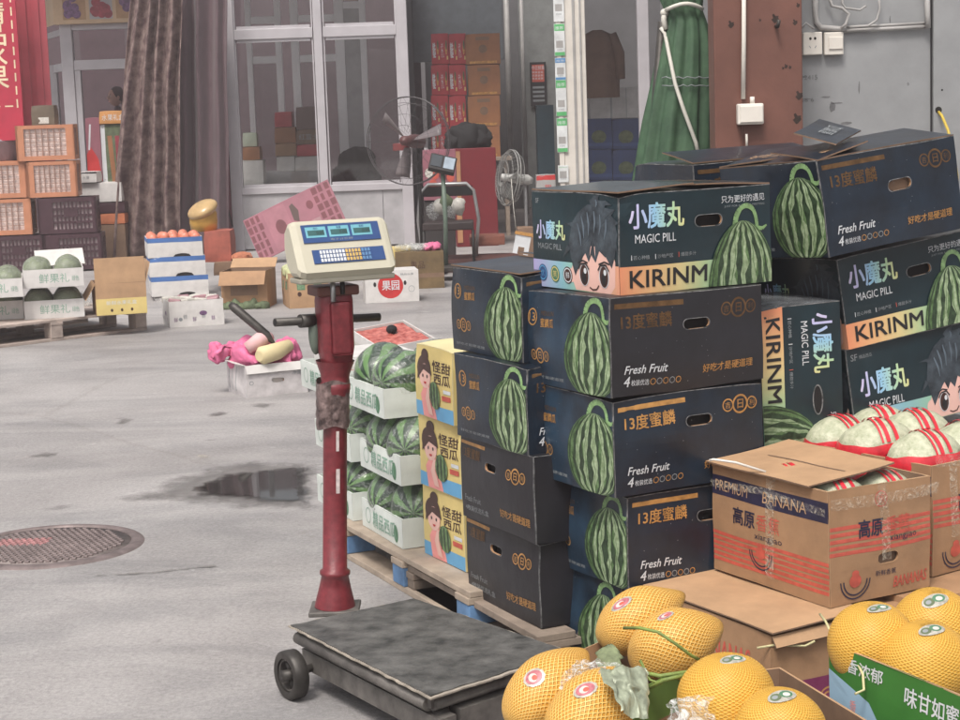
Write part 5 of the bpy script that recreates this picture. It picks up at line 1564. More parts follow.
# cartons between crates and curtain
yx = YF - 1.0
far_box('white_carton', 'large pale carton under the small black topped box behind the crates', 'carton', 78, 122, 183, 202, yx, .4, WHITEC)
far_box('dark_carton', 'dark plum carton under the pale carton behind the crates', 'carton', 95, 125, 202.6, 213, yx, .4, DKCR)
far_box('orange_carton', 'low orange carton in the pile behind the dark crates', 'carton', 98, 125, 213.6, 224, yx, .4, mat('orange board', (.5, .16, .07), .6))
far_box('mixed_carton', 'dull brown carton at the foot of the pile behind the dark crates', 'carton', 99, 127, 224.6, 262, yx, .4, KRAFTD)
far_box('small_carton', 'small white carton with a black top edge on the pale carton', 'carton', 77, 97, 172, 182.6, yx - .05, .3, WHITEC, lambda F: (F.rect(0, F.H * .84, F.W, F.H, PBLACK, 1), F.text('水果', F.W * .3, F.H * .3, F.H * .3, PGREY)))
far_box('gift_carton', 'pink and red gift carton standing on the pale carton', 'carton', 88, 102.4, 108, 172, yx + .25, .2, PINKP, lambda F: (F.shape([(0, 0), (F.W, 0), (F.W * .8, F.H * .35), (F.W * .3, F.H * .55), (0, F.H * .42)], REDP, 1), F.line([(F.W * .2, F.H * .5), (F.W * .35, F.H * .9)], .02, PWHITE, 2)), z=Z(95, 182.4, yx))
far_box('gift_carton', 'green and white tall gift carton beside the pink gift carton', 'carton', 102.6, 127, 124, 182, yx + .27, .2, LEAFG, lambda F: (F.rect(0, 0, F.W * .22, F.H, PWHITE, 1), F.line([(F.W * .5, 0), (F.W * .4, F.H * .8)], .05, OCHRE, 1), F.rect(F.W * .62, 0, F.W, F.H * .8, CHERRY, 1)))
far_box('orange_carton', 'small orange carton with cream lettering on the green gift carton', 'carton', 99.5, 127, 111, 123.6, yx + .24, .2, mat('amber board', (.55, .26, .08), .6), lambda F: F.text('水果礼盒', F.W * .1, F.H * .25, F.H * .5, PWHITE, w=F.W * .8))

# --- blue and white stack with apples
BLUES = mat('blue print on white board', (.06, .15, .38), .5)
pb = G(164, 301)
for k in range(3):
    z_ = .255 + k * .178
    def art_bw(F):
        F.rect(0, F.H * .76, F.W, F.H, BLUES, 1, 3)
        F.disc(F.W * .62, 0, F.W * .16, F.H * .18, HOLE, 2, 12, 0, PI); F.shape([(F.W * .46, 0), (F.W * .78, 0), (F.W * .74, F.H * .14), (F.W * .5, F.H * .14)], HOLE, 3)
    px, py = ((154, 296), (152, 276.5), (150, 257.5))[k]
    q = at(px, py, pb.y + .1)
    carton('apple_carton', 'white carton with a blue rim, %s of the pile of three' % ('lowest', 'middle', 'topmost')[k], 'carton', (q.x, pb.y, q.z), 13, .5 - .01 * k, .44, .172, WHITEC, front=art_bw, left=lambda F: F.rect(0, F.H * .78, F.W, F.H, BLUES, 1, 3),
           group='white cartons with a blue rim', open_=(k == 2), inner=WHITEC, seed=k + 2, bulge=.005)
zq = at(150, 257.5, pb.y + .1).z
qx = at(150, 257.5, pb.y + .1).x
# carton beneath the pile
carton('plain_carton', 'plain grey carton under the pile of blue rimmed cartons', 'carton', (qx + .03, pb.y + .02, 0), 9, .46, .38, at(160, 296, pb.y + .1).z - .004, WHITEC, seed=9)
rnd = random.Random(4)
k = 0
for i in range(5):
    for j in range(3):
        c = Vector((qx + .04 + .088 * i + rnd.uniform(-.01, .01) - .026 * j, pb.y + .09 + .11 * j + .02 * i, zq + .17 + rnd.uniform(-.008, .012)))
        tag_ = 'pink red apple in the topmost blue rimmed carton'
        fruit('apple', tag_, 'apple', c, .045, .045, .04, APPLE, (0, 0, 1), 'apples in the topmost blue rimmed carton', None, .06, k); k += 1
mb = MB(); mb.bev(.01, .01, 0, .46, .38, .012, WHITEC, .003); tag(mb.build('paper_liner', None, (qx + .012, pb.y + .012, zq + .115), (0, 0, R(13))), 'white liner board under the apples in the blue rimmed carton', 'liner')

p = G(170, 328)
def art_print(F):
    for i in range(5): F.text('鲜', F.W * (.08 + .17 * i), F.H * (.2 + .1 * (i % 2)), F.H * .18, PGREY if i % 2 else GRAPE, w=F.W * .07)
    F.disc(F.W * .62, F.H * .5, F.W * .07, F.H * .09, GRAPE, 2); F.disc(F.W * .2, F.H * .3, F.W * .035, F.H * .07, PGREY, 2)
wt = carton('white_carton', 'low white printed carton full of pale packets in front of the blue rimmed pile', 'carton', p, 18, .42, .36, .2, WHITEC, front=art_print, left=art_print, open_=True, inner=WHITEC, bulge=.006, seed=6)
Mw = Matrix.LocRotScale(wt.location, wt.rotation_euler, None)
rnd = random.Random(9)
for i in range(4):
    for j in range(3):
        c = Mw @ Vector((.06 + .1 * i + rnd.uniform(-.01, .01), .07 + .11 * j, .185 + rnd.uniform(0, .015)))
        mb = MB(); mb.bev(-.048, -.045, -.03, .048, .045, .022, STICK if (i + j) % 3 else mat('mauve packet', (.35, .2, .22), .5), .012)
        tag(mb.build('fruit_packet', None, c, (rnd.uniform(-.2, .2), rnd.uniform(-.2, .2), rnd.uniform(0, 1))), 'small pale packet in the low white printed carton', 'packet', 'packets in the low white printed carton')
# red box with golden helmet behind
yh = pb.y + .75
far_box('red_carton', 'worn red carton behind the blue rimmed pile with a golden helmet on it', 'carton', 205, 231.5, 231, 262, yh, .35, mat('worn red orange board', (.36, .1, .07), .6, var=.3))
a = at(203, 232, yh + .1)
t = thing('safety_helmet', 'shiny golden helmet with its visor up lying on the red carton', 'helmet', (a.x, yh + .17, a.z + .005))
mb = MB(); mb.lathe([(.0, .26), (.05, .252), (.1, .22), (.128, .16), (.13, .08), (.118, .0), (.1, .0), (.11, .08), (.0, .2)], HELM, 24); mb.build('shell', t)
mb = MB(); mb.ball((0, -.02, .2), .15, .16, .07, mat('visor tan', (.5, .34, .16), .25), n=20, k=10, T=Matrix.Rotation(R(-22), 3, 'Y') @ Matrix.Rotation(R(18), 3, 'X')); mb.build('visor', t)
far_box('low_carton', 'low dull brown carton on the floor right of the red carton', 'carton', 214, 250, 262, 275, yh - .1, .3, KRAFTD)
far_box('orange_bundle', 'small orange bundle lying on the low brown carton', 'bundle', 233, 249, 255, 262, yh - .15, .2, mat('orange cloth', (.42, .15, .08), .8, bump=.5), bulge=.03)

# --- kraft cartons in the middle distance
p = G(222, 309)
def art_k1(F): F.rect(0, 0, F.W, F.H * .16, LEAFG, 1); F.rect(F.W * .2, F.H * .35, F.W * .8, F.H * .7, KRAFTD, 1); F.disc(F.W * .7, F.H * .2, F.W * .06, F.H * .08, LEAFG, 2)
kc = carton('produce_carton', 'open kraft carton with green netting at its foot, left of the vegetable cartons', 'carton', p, -6, .39, .36, .31, KRAFT, front=art_k1, open_=True, inner=KRAFTD, bulge=.01, seed=4)
flap(kc, (0, 0, .31), (.39, 0, 0), (0, -.14, 0), R(-50), KRAFT, KRAFTL); flap(kc, (.39, .36, .31), (-.39, 0, 0), (0, .14, 0), R(30), KRAFTL, KRAFT)
mb = MB()
for i in range(8): mb.ball((.02 + .05 * i, -.03, .02), .05, .05, .03 + .015 * (i % 3), LEAFG, wob=.4, seed=i, n=10, k=8)
tag(mb.build('netting', None, p, (0, 0, R(-6))), 'heap of dull green netting on the ground in front of the open kraft carton', 'netting')
p = G(290, 309)
def art_k2(F):
    for c in (.2, .62): F.rect(F.W * c, F.H * .52, F.W * (c + .2), F.H * .75, GREENP, 1); F.text('蔬菜', F.W * (c + .02), F.H * .55, F.H * .16, MEL_L, w=F.W * .16)
    F.text('鲜菜', F.W * .5, F.H * .84, F.H * .12, EYE, w=F.W * .2); F.disc(F.W * .25, F.H * .4, F.W * .05, F.H * .07, EYE, 2)
kc = carton('produce_carton', 'kraft carton with green labels holding pale vegetables under clear film', 'carton', p, 14, .33, .42, .29, KRAFTL, front=art_k2, left=art_k2, open_=True, inner=KRAFTD, bulge=.008, seed=8)
Mw = Matrix.LocRotScale(kc.location, kc.rotation_euler, None); rnd = random.Random(3)
for i in range(3):
    for j in range(3):
        c = Mw @ Vector((.06 + .105 * i, .07 + .13 * j, .27 + rnd.uniform(0, .03)))
        tag(fruit('cabbage', '', 'cabbage', c, .07, .065, .06, CABB, (1, rnd.random(), .2), 'pale cabbages in the kraft carton', None, .3, i * 3 + j), 'pale green cabbage under film in the kraft carton with green labels', 'cabbage', 'pale cabbages in the kraft carton')
mb = MB(); vs, fs = [], []
for j in range(9):
    for i in range(9):
        vs.append((.33 * i / 8, .42 * j / 8, .33 + .035 * noise.noise(Vector((i * .9, j * .9, 1))) + .03 * math.sin(PI * i / 8) * math.sin(PI * j / 8)))
fs = [(j * 9 + i, j * 9 + i + 1, j * 9 + i + 10, j * 9 + i + 9) for j in range(8) for i in range(8)]
mb.faces(vs, fs, FILM, None, True); tag(mb.build('film_sheet', None, kc.location, kc.rotation_euler), 'sheet of clear film over the cabbages', 'film')
# pink flattened carton leaning on the panel
a = at(260, 262, YF - 2.1)
t = thing('flattened_carton', 'flattened pink fruit carton printed with dark red squares, leaning on the white panels', 'cardboard', (a.x, YF - 2.1, .0))
Wd, Hd = 1.2, .6
SC_ = .86
mb = MB()
T = Matrix.Translation((.0, .1, .02)) @ Matrix.Rotation(R(-24), 4, 'Y') @ Matrix.Scale(SC_, 4) @ Matrix.Rotation(R(-20), 4, 'X')
mb2 = MB(); mb2.bev(0, 0, 0, Wd, .012, Hd, PINKP, .003)
F = Face(mb2, (0, 0, 0), (1, 0, 0), (0, 0, 1), Wd, Hd)
for (u0, u1) in ((0.0, .22), (.93, 1.2)):
    for i in range(3):
        for j in range(5):
            q = (u1 - u0) / 3
            F.rect(u0 + q * i + .012, .03 + .115 * j, u0 + q * i + q * random.uniform(.6, .95), .03 + .115 * j + .09, PINKD, 1)
F.rect(.26, .03, .56, .57, mat('rose print', (.31, .12, .15), .6), 1); F.disc(.42, .3, .07, .1, PINKD, 2); F.disc(.86, .4, .045, .06, PINKD, 2)
F.shape([(.6, .3), (.66, .26), (.7, .4), (.66, .52), (.61, .5)], EYE, 3)
F.rect(.57, .02, .92, .2, mat('pale rose print', (.33, .19, .2), .6), 1)
mb2.v = [T @ v for v in mb2.v]
mb2.build('board', t)
# white box with the round red logo
p = G(366, 303.5)
def art_logo(F):
    F.disc(F.W * .47, F.H * .52, F.H * .4, F.H * .4, REDP, 1, 28); F.text('果园', F.W * .31, F.H * .38, F.H * .3, PWHITE, w=F.W * .32, bold=.02)
    F.disc(F.W * .18, F.H * .58, F.W * .028, F.H * .075, HOLE, 2, 10); F.disc(F.W * .74, F.H * .6, F.W * .028, F.H * .075, HOLE, 2, 10)
    F.text('精品水果', F.W * .66, F.H * .84, F.H * .07, PGREY, w=F.W * .25); F.ring(F.W * .86, F.H * .4, F.W * .06, .004, PGREY, 1)
carton('logo_carton', 'white carton with a round red emblem standing right of the scale display', 'carton', p, 8, .45, .3, .265, WHITEC, front=art_logo, seed=3)
p = G(396, 292)
def art_olive(F): F.rect(0, F.H * .3, F.W, F.H * .42, KRAFTD, 1); F.text('果品', F.W * .3, F.H * .55, F.H * .2, EYE, w=F.W * .3)
oc2 = carton('olive_carton', 'brown olive carton with crumpled wrap on top beside the chair', 'carton', (p.x, p.y + .2, 0), 5, .43, .4, .33, mat('olive brown board', (.15, .1, .045), .7, var=.3), front=art_olive, seed=12)
mb = MB()
for i in range(7): mb.ball((.06 + .05 * i, .15, .36), .06, .09, .04, FILMD if i < 5 else PINKC, wob=.5, seed=i, n=12, k=8)
tag(mb.build('plastic_wrap', None, oc2.location, oc2.rotation_euler), 'crumpled clear plastic wrap with a pink end on the brown olive carton', 'wrap')
p = G(372, 296)
carton('yellow_carton', 'low yellow carton behind the white carton with the red emblem', 'carton', (p.x, p.y + .6, 0), 5, .34, .3, .36, YELP, seed=13)

# --- black pedestal fan
def cage_fan(name, label, head, r, base_z, faxis, m_c, m_b, m_p, bars=28, thick=.006, hub=.05, boxm=None, blade_n=3, bw=.5):
    hx, hy, hz = head
    t = thing(name, label, 'fan', (hx, hy, base_z))
    Rm = uprot(faxis).to_4x4()      # local X = fan axis (towards the blown side)
    T = Matrix.Translation((0, 0, hz - base_z)) @ Rm
    mb = MB()
    for k, (q, d) in enumerate(((1, 0), (1, .03), (.86, .075), (.86, -.06), (.6, .095), (.35, .1))):
        mb.tube([T @ Vector((d * r / .3, q * r * math.cos(2 * PI * i / 40), q * r * math.sin(2 * PI * i / 40))) for i in range(40)], thick * (1.8 if k < 2 else .7), m_c, 6, closed=True)
    for i in range(bars):
        a = 2 * PI * i / bars
        c, s_ = math.cos(a), math.sin(a)
        mb.tube([T @ Vector((d * r / .3, q * r * c, q * r * s_)) for q, d in ((.2, .1), (.6, .095), (.86, .075), (1, .03))], thick * .45, m_c, 4)
        mb.tube([T @ Vector((d * r / .3, q * r * c, q * r * s_)) for q, d in ((.2, -.09), (.86, -.06), (1, 0))], thick * .45, m_c, 4)
    mb.build('cage', t)
    mb = MB()
    for i in range(blade_n):
        a0 = 2 * PI * i / blade_n + .3
        P_ = []
        for j in range(7):
            f_ = j / 6; rr = r * (.16 + .68 * f_); wd = bw * (1 - .25 * f_)
            for s_ in (-1, 1):
                a = a0 + s_ * wd
                P_.append(T @ Vector((-s_ * .035 * r / .3, rr * math.cos(a), rr * math.sin(a))))
        fs = [(2 * j, 2 * j + 1, 2 * j + 3, 2 * j + 2) for j in range(6)]
        mb.faces(P_, fs, m_b, None, True)
    bl_ = o = mb.build('blades', t); so_ = o.modifiers.new('thick', 'SOLIDIFY'); so_.thickness = .004
    mb = MB(); mb.lathe([(0, .11 * r / .3), (hub, .1 * r / .3), (hub * 1.1, .0), (hub * 1.5, -.08 * r / .3), (hub * 1.5, -.2 * r / .3), (hub * .9, -.25 * r / .3), (0, -.25 * r / .3)], boxm or m_b, 18, T=T @ Matrix.Rotation(R(90), 4, 'Y')); bl_.parent = mb.build('motor', t)
    ax = Vector(faxis).normalized()
    bx, by = -ax.x * .17 * r / .3, -ax.y * .17 * r / .3
    mb = MB(); mb.tube([(bx, by, .03), (bx, by, hz - base_z - .02)], .016 * max(1, r / .3 * .8), m_p, 10); mb.build('pole', t)
    mb = MB(); mb.lathe([(0, .05), (.05, .045), (.2 * max(1, r / .35), .02), (.21 * max(1, r / .35), 0), (0, 0)], m_p, 24, T=Matrix.Translation((bx, by, 0))); mb.build('base', t)
    return t
yf = 17.4
h_ = at(409, 141, yf)
fb = cage_fan('industrial_fan', 'large black cage fan on a tall pole in front of the glazed shop front', (h_.x, yf, h_.z), .42, 0, (-.35, -1, .05), mat('grey black fan wire', (.06, .055, .058), .5), mat('dull fan blade', (.17, .145, .15), .4), IRON, 26, .0028, .045, bw=.22, boxm=mat('dark red motor', (.1, .04, .04), .5))
mb = MB(); zc = .3 - 0
mb.bev(-.16, .05, h_.z - .09, .0, .16, h_.z - .02, mat('red brown bracket', (.2, .04, .04), .5), .005); mb.build('bracket', fb)
yw2 = 18.2
h_ = at(510.5, 178, yw2)
cage_fan('pedestal_fan', 'white pedestal fan turned sideways beside the red cabinet', (h_.x, yw2, h_.z), .28, 0, (-1, -.36, .16), mat('white fan cage', (.22, .22, .21), .4), mat('pale fan blade', (.13, .13, .12), .35), mat('grey fan pole', (.3, .3, .3), .4), 36, .004, .035, mat('fan motor white', (.45, .45, .43), .4))
# sign hanging on a string by the fan
a = at(522, 244, 17.3)
t = thing('cut_card', 'white notched card with a gold strip hanging behind the dark cartons', 'card', (a.x, 17.3, a.z))
mb = MB()
T = Matrix.Rotation(R(12), 4, 'Y')
mb.box(-.075, 0, -.1, -.03, .01, .08, PWHITE, T); mb.box(.03, 0, -.1, .075, .01, .08, PWHITE, T); mb.box(-.03, 0, -.03, .03, .01, .08, PWHITE, T); mb.build('card', t)
mb = MB(); mb.box(-.085, -.01, .085, .1, .01, .115, GOLD, T); mb.build('strip', t)
mb = MB(); mb.tube([(-.05, 0, .11), (-.07, 0, .35), (-.08, .2, .62)], .003, ROPE, 5); mb.build('string', t)
far_box('brown_crate', 'brown box behind the hanging white card', 'box', 519, 536, 228, 276, 17.9, .3, KRAFTD)

# --- small platform scale and the chair behind it
yz = 17.0
a = at(446, 262, yz)
t = thing('bench_scale', 'small black platform scale with a tilted display on a green pole', 'scale', (a.x, yz, 0))
zh = Z(446, 165, yz)
mb = MB(); T = Matrix.Translation((0, 0, zh)) @ Matrix.Rotation(R(14), 4, 'Y') @ Matrix.Rotation(R(-38), 4, 'X')
mb.bev(-.125, -.04, -.09, .125, .02, .09, IRON, .01, T); mb.build('display_case', t)
mb = MB(); mb.bev(.01, -.046, -.06, .11, -.04, .07, mat('pale screen', (.3, .36, .42), .2), .002, T); mb.bev(-.11, -.046, -.06, -.01, -.04, .07, mat('key panel', (.02, .03, .04), .4), .002, T); mb.build('screen', t)
mb = MB(); mb.tube([(0, 0, .12), (.01, 0, zh - .5), (0, .01, zh - .06)], .022, mat('green grey pole', (.1, .14, .11), .5, var=.4), 10); mb.build('pole', t)
mb = MB(); mb.bev(-.2, -.3, .09, .3, .15, .13, STEELD, .006); mb.build('platform', t)
for sx in (-.17, .27):
    for sy in (-.27, .12):
        mb = MB(); mb.lathe([(.03, 0), (.03, .02), (.015, .03), (.015, .09)], IRON, 10, T=Matrix.Translation((sx, sy, 0))); mb.build('foot', t)
yv = 17.9
a = at(450, 262, yv)
t = thing('steel_chair', 'steel tube chair with an arched back and dark seat behind the small scale', 'chair', (a.x, yv, 0))
zT = Z(450, 184, yv)
w2 = .27
mb = MB(); mb.tube([(-w2 + .02, 0, 0), (-w2 - .03, 0, zT - .35), (-w2, 0, zT - .08), (-w2 + .08, 0, zT), (w2 - .08, 0, zT), (w2 - .01, 0, zT - .07), (w2 + .03, 0, zT - .35), (w2 - .02, 0, 0)], .018, CHROME, 8); mb.build('back_frame', t)
mb = MB(); mb.bev(-w2 + .02, -.01, zT - .12, w2 - .02, .02, zT - .02, BLKC, .012); mb.build('backrest', t)
mb = MB(); mb.bev(-w2 + .02, -.4, .42, w2 - .02, -.01, .5, mat('dark brown seat', (.03, .02, .02), .6), .015); mb.build('seat', t)
for sx in (-w2 + .03, w2 - .03):
    mb = MB(); mb.tube([(sx, -.38, 0), (sx, -.38, .42)], .015, IRON, 8); mb.build('leg', t)
mb = MB()
for i in range(5): mb.ball((-.14 + .06 * i, -.08, .6 + .04 * (i % 3)), .07, .05, .08, (FILMD, STICK, LEAFG)[i % 3], wob=.5, seed=i, n=10, k=8)
tag(mb.build('plastic_bag', None, (a.x, yv, 0)), 'bundle of plastic bags lying on the steel chair seat', 'bag')
far_box('low_platform', 'dark low platform on the ground right of the steel chair', 'platform', 447, 520, 249, 262, 17.6, .6, mat('dark red brown board', (.09, .035, .03), .6), z=0)
far_box('wood_box', 'reddish brown box standing on the low dark platform', 'box', 470, 505, 238, 247, 18.0, .4, mat('red brown wood', (.2, .07, .045), .6), z=Z(480, 249, 17.6) + .004)
far_box('bag_carton', 'white paper carton leaning near the foot of the small scale', 'carton', 431, 442, 238, 262, 17.3, .2, WHITEC, z=0)
# pink floral parcel beside the cabinet
far_box('pink_parcel', 'pink and white parcel standing behind the small scale display', 'parcel', 424, 457, 150, 200, 18.6, .3, PINKP, lambda F: [F.disc(random.uniform(.1, .9) * F.W, random.uniform(.1, .9) * F.H, .04, .05, (STICK, REDL, PINKD)[i % 3], 1 + i) for i in range(9)])
far_box('parcel_stand', 'dark stand under the pink and white parcel', 'box', 426, 456, 200.6, 262, 18.62, .3, mat('dark stand', (.03, .025, .025), .7))

# --- white tray carton with the pink knife bundle
p = G(247, 398.5)
dv = G(305, 381) - p; lv = G(222, 377) - p
yaw_ = math.degrees(math.atan2(dv.y, dv.x))
wc = carton('white_carton', 'battered white carton with a hand hole, lying alone on the concrete under the pink bundle', 'carton', p, 26, .37, .33, .185, mat('battered white board', (.55, .52, .52), .6, var=.2, sc=12), lhole=None, hole=(.185, .09, .035, .011),
            front=lambda F: (F.text('鲜果', F.W * .08, F.H * .75, F.H * .12, PGREY, w=F.W * .2), F.ring(F.W * .08, F.H * .45, F.H * .07, .004, PGREY), F.text('净重', F.W * .74, F.H * .6, F.H * .13, PGREY, w=F.W * .16)),
            left=lambda F: [F.shape([(F.W * (.1 + .2 * i), F.H * .15), (F.W * (.14 + .2 * i), F.H * .15), (F.W * (.2 + .2 * i), F.H * .9), (F.W * (.17 + .2 * i), F.H * .9)], PGREY, 1) for i in range(3)], open_=True, inner=WHITEC, bulge=.01, seed=14)
flap(wc, (0, 0, .185), (.37, 0, 0), (0, -.05, 0), R(-70), WHITEC, WHITEC); flap(wc, (.0, .33, .185), (0, -.33, 0), (-.05, 0, 0), R(15), WHITEC, WHITEC)
Mw = Matrix.LocRotScale(wc.location, wc.rotation_euler, None)
t = thing('pink_bundle', 'bright pink cloth bundle with a cream foam core lying on the battered white carton', 'bundle', wc.location, wc.rotation_euler)
mb = MB()
def blob(c, rx, ry, rz, m, seed, T=None, wob=.35): mb.ball(c, rx, ry, rz, m, T=T, wob=wob, seed=seed, n=44, k=26)
blob((.1, .2, .22), .11, .13, .1, PINKC, 1); blob((-.07, .26, .25), .055, .07, .05, PINKC, 2, wob=.6); blob((.02, .25, .26), .07, .06, .035, PINKC, 3, wob=.6); blob((.17, .2, .24), .09, .1, .07, PINKC, 6)
blob((.29, .12, .23), .07, .085, .09, PINKC, 4, wob=.45); blob((.25, .05, .17), .055, .05, .05, PINKC, 5, wob=.5)
mb.v = [v + noise.noise_vector(v * 13) * .02 + Vector((0, 0, -.03 * abs(noise.noise(v * 21)))) + noise.noise_vector(v * 42) * .009 for v in mb.v]; mb.build('cloth', t)
mb = MB(); mb.tube([(.05, .1, .27), (.12, .08, .315), (.2, .12, .32)], [.035, .045, .03], mat('pale pink cloth', (.68, .42, .42), .7), 12); mb.build('lining', t)
mb = MB(); mb.tube([(.08, -.01, .235), (.1, -.0, .236), (.2, .02, .25), (.29, .06, .272), (.305, .07, .275)], [.03, .052, .05, .035, .012], FABY, 16); mb.build('core', t)
t = thing('chopper', 'dark steel knife standing point down in the pink bundle', 'knife', wc.location, wc.rotation_euler)
mb = MB(); mb.tube([(.2, .05, .285), (.165, .08, .34), (.02, .2, .5), (.0, .215, .52)], [.008, .025, .028, .016], STEELD, 8); mb.build('blade', t)

# --- red berry box
def art_straw(F):
    F.rect(F.W * .02, F.H * .06, F.W * .98, F.H * .7, STICK, 1)
    for i, c in enumerate('红颜草莓'): F.text(c, F.W * (.38 + .15 * i), F.H * .3, F.H * .35, REDP, w=F.W * .1, bold=.03)
bb = carton('berry_box', 'white box of red berries under film behind the watermelon trays', 'box', (0, 8.6, .0), 24, .29, .36, .15, WHITEC, front=art_straw, left=art_straw, open_=True, inner=WHITEC, bulge=.003, parent_rot=(Matrix.Rotation(R(27), 3, 'Z') @ Matrix.Rotation(R(9), 3, 'X') @ Matrix.Rotation(R(-5), 3, 'Y')).to_euler())
q = at(381, 347, 8.6)
bb.location = (q.x, 8.6, q.z - .15)
mb = MB(); vs = []
for j in range(13):
    for i in range(13):
        vs.append((.012 + .266 * i / 12, .012 + .336 * j / 12, .14 + .012 * noise.noise(Vector((i * .8, j * .8, 3)))))
mb.faces(vs, [(j * 13 + i, j * 13 + i + 1, j * 13 + i + 14, j * 13 + i + 13) for j in range(12) for i in range(12)], STRAW, None, True)
o = mb.build('berries', None, bb.location, bb.rotation_euler); tag(o, 'red berries heaped under film in the white box', 'berries'); o['kind'] = 'stuff'
mb = MB(); mb.ball((.16, .22, .16), .028, .028, .022, BLKC, n=12, k=8); tag(mb.build('dark_fruit', None, bb.location, bb.rotation_euler), 'single dark fruit lying on the red berries', 'fruit')
zb_ = bb.location.z
carton('plain_carton', 'plain pale carton holding up the red berry box', 'carton', (bb.location.x + .02, bb.location.y + .03, 0), 27, .25, .3, zb_ - .03, WHITEC, seed=15) if zb_ > .05 else None

# ================================================================ WATERMELON TRAYS AND YELLOW CARTONS
WOODN = mat('pale greyed pallet wood', (.37, .3, .235), .7, var=.25, sc=8, bump=.15)
yr_ = 24.5
c_, s_ = math.cos(R(yr_)), math.sin(R(yr_))
def row(base, u, v, z=0):      # point u along the front direction, v back along the row
    return Vector((base[0] + u * c_ - v * s_, base[1] + u * s_ + v * c_, z))
# pallet under the trays: the row direction is its length
pb_ = row((-.03, 5.36), 0, 0)
t = pallet('pallet', 'pallet with blue painted blocks under the white watermelon trays', (pb_.x, pb_.y, 0), yr_ + 90, 1.15, .72, WOODN, BLUEPAINT, .128, 5, run=WOODN)
t.scale = (1, 1, 1)
# mirrored so that it extends to the right of the row line
t.location = row((-.03, 5.36), .66, -.05); 
def art_tray(F):
    F.text('精品西瓜', F.W * .3, F.H * .2, F.H * .6, GREENP, w=F.W * .5, bold=.02)
def art_trayl(F):
    F.text('精品西瓜', F.W * .3, F.H * .2, F.H * .55, mat_pale_green, w=F.W * .55, bold=.02)
    F.ring(F.W * .17, F.H * .5, F.H * .28, .004, mat_pale_green)
    F.disc(F.W * .85, F.H * .4, F.W * .05, F.H * .3, GREENP, 1)
TP = [(-.278, 5.856, .13), (-.275, 5.85, .345), (-.325, 5.92, .56)]
wn = ('lowest', 'middle', 'topmost')
for k, (x, y, z) in enumerate(TP):
    o = tray('melon_tray', '%s white tray of wrapped watermelons beside the yellow cartons' % wn[k], (x, y, z), 22.5, .42, .41, .1, 'white watermelon trays behind the platform scale', art_tray, art_trayl, seed=k + 3)
    traymelons(o, 2, .42, .41, .1, RIND, '%s tray, %%s %%s watermelon, beside the yellow cartons' % wn[k], .102, 20 + k, group='watermelons in the trays behind the platform scale', rows=2, film=FILM, cat='watermelon')
    if k < 3:
        q = Vector((x, y, z)) + Vector((-.46 * math.sin(R(22.5)) - .02, .46 * math.cos(R(22.5)) + .02, 0))
        o = tray('melon_tray', '%s white watermelon tray of the rear stack, behind the red scale column' % wn[k], q, 22.5, .42, .41, .1, 'white watermelon trays behind the platform scale', art_tray, art_trayl, seed=k + 13)
        if k < 2: traymelons(o, 2, .42, .41, .1, RIND, '%s rear tray, %%s %%s watermelon, behind the red column' % wn[k], .102, 30 + k, group='watermelons in the trays behind the platform scale', rows=2, film=FILM, cat='watermelon')
        else:
            Mw = Matrix.LocRotScale(o.location, o.rotation_euler, None)
            b_ = carton('printed_carton', 'small pale carton with a red panel on the rear tray behind the column', 'carton', Mw @ Vector((.03, .03, .016)), 22.5, .3, .3, .13, WHITEC, front=lambda F: F.rect(F.W * .05, F.H * .05, F.W * .95, F.H * .7, REDL, 1), left=lambda F: (F.rect(F.W * .1, F.H * .05, F.W * .7, F.H * .6, REDL, 1), F.rect(F.W * .72, F.H * .6, F.W * .95, F.H, LIMEP, 1)), seed=3)
for k, (x, y, z, yw_, D_) in enumerate(((-.067, 5.522, .13, 26, .31), (-.07, 5.517, .366, 27, .3), (-.088, 5.505, .602, 24, .3))):
    carton('yellow_carton', '%s yellow carton with a printed girl, between the trays and the dark cartons' % wn[k], 'carton', (x, y, z), yw_, .38, D_, .233, YELP, left=art_yellow, group='yellow printed melon cartons', mats={'top': YELT}, edge=YELT, seed=k + 2)

# ================================================================ DARK WATERMELON CARTONS
gm_ = 'dark printed watermelon cartons'
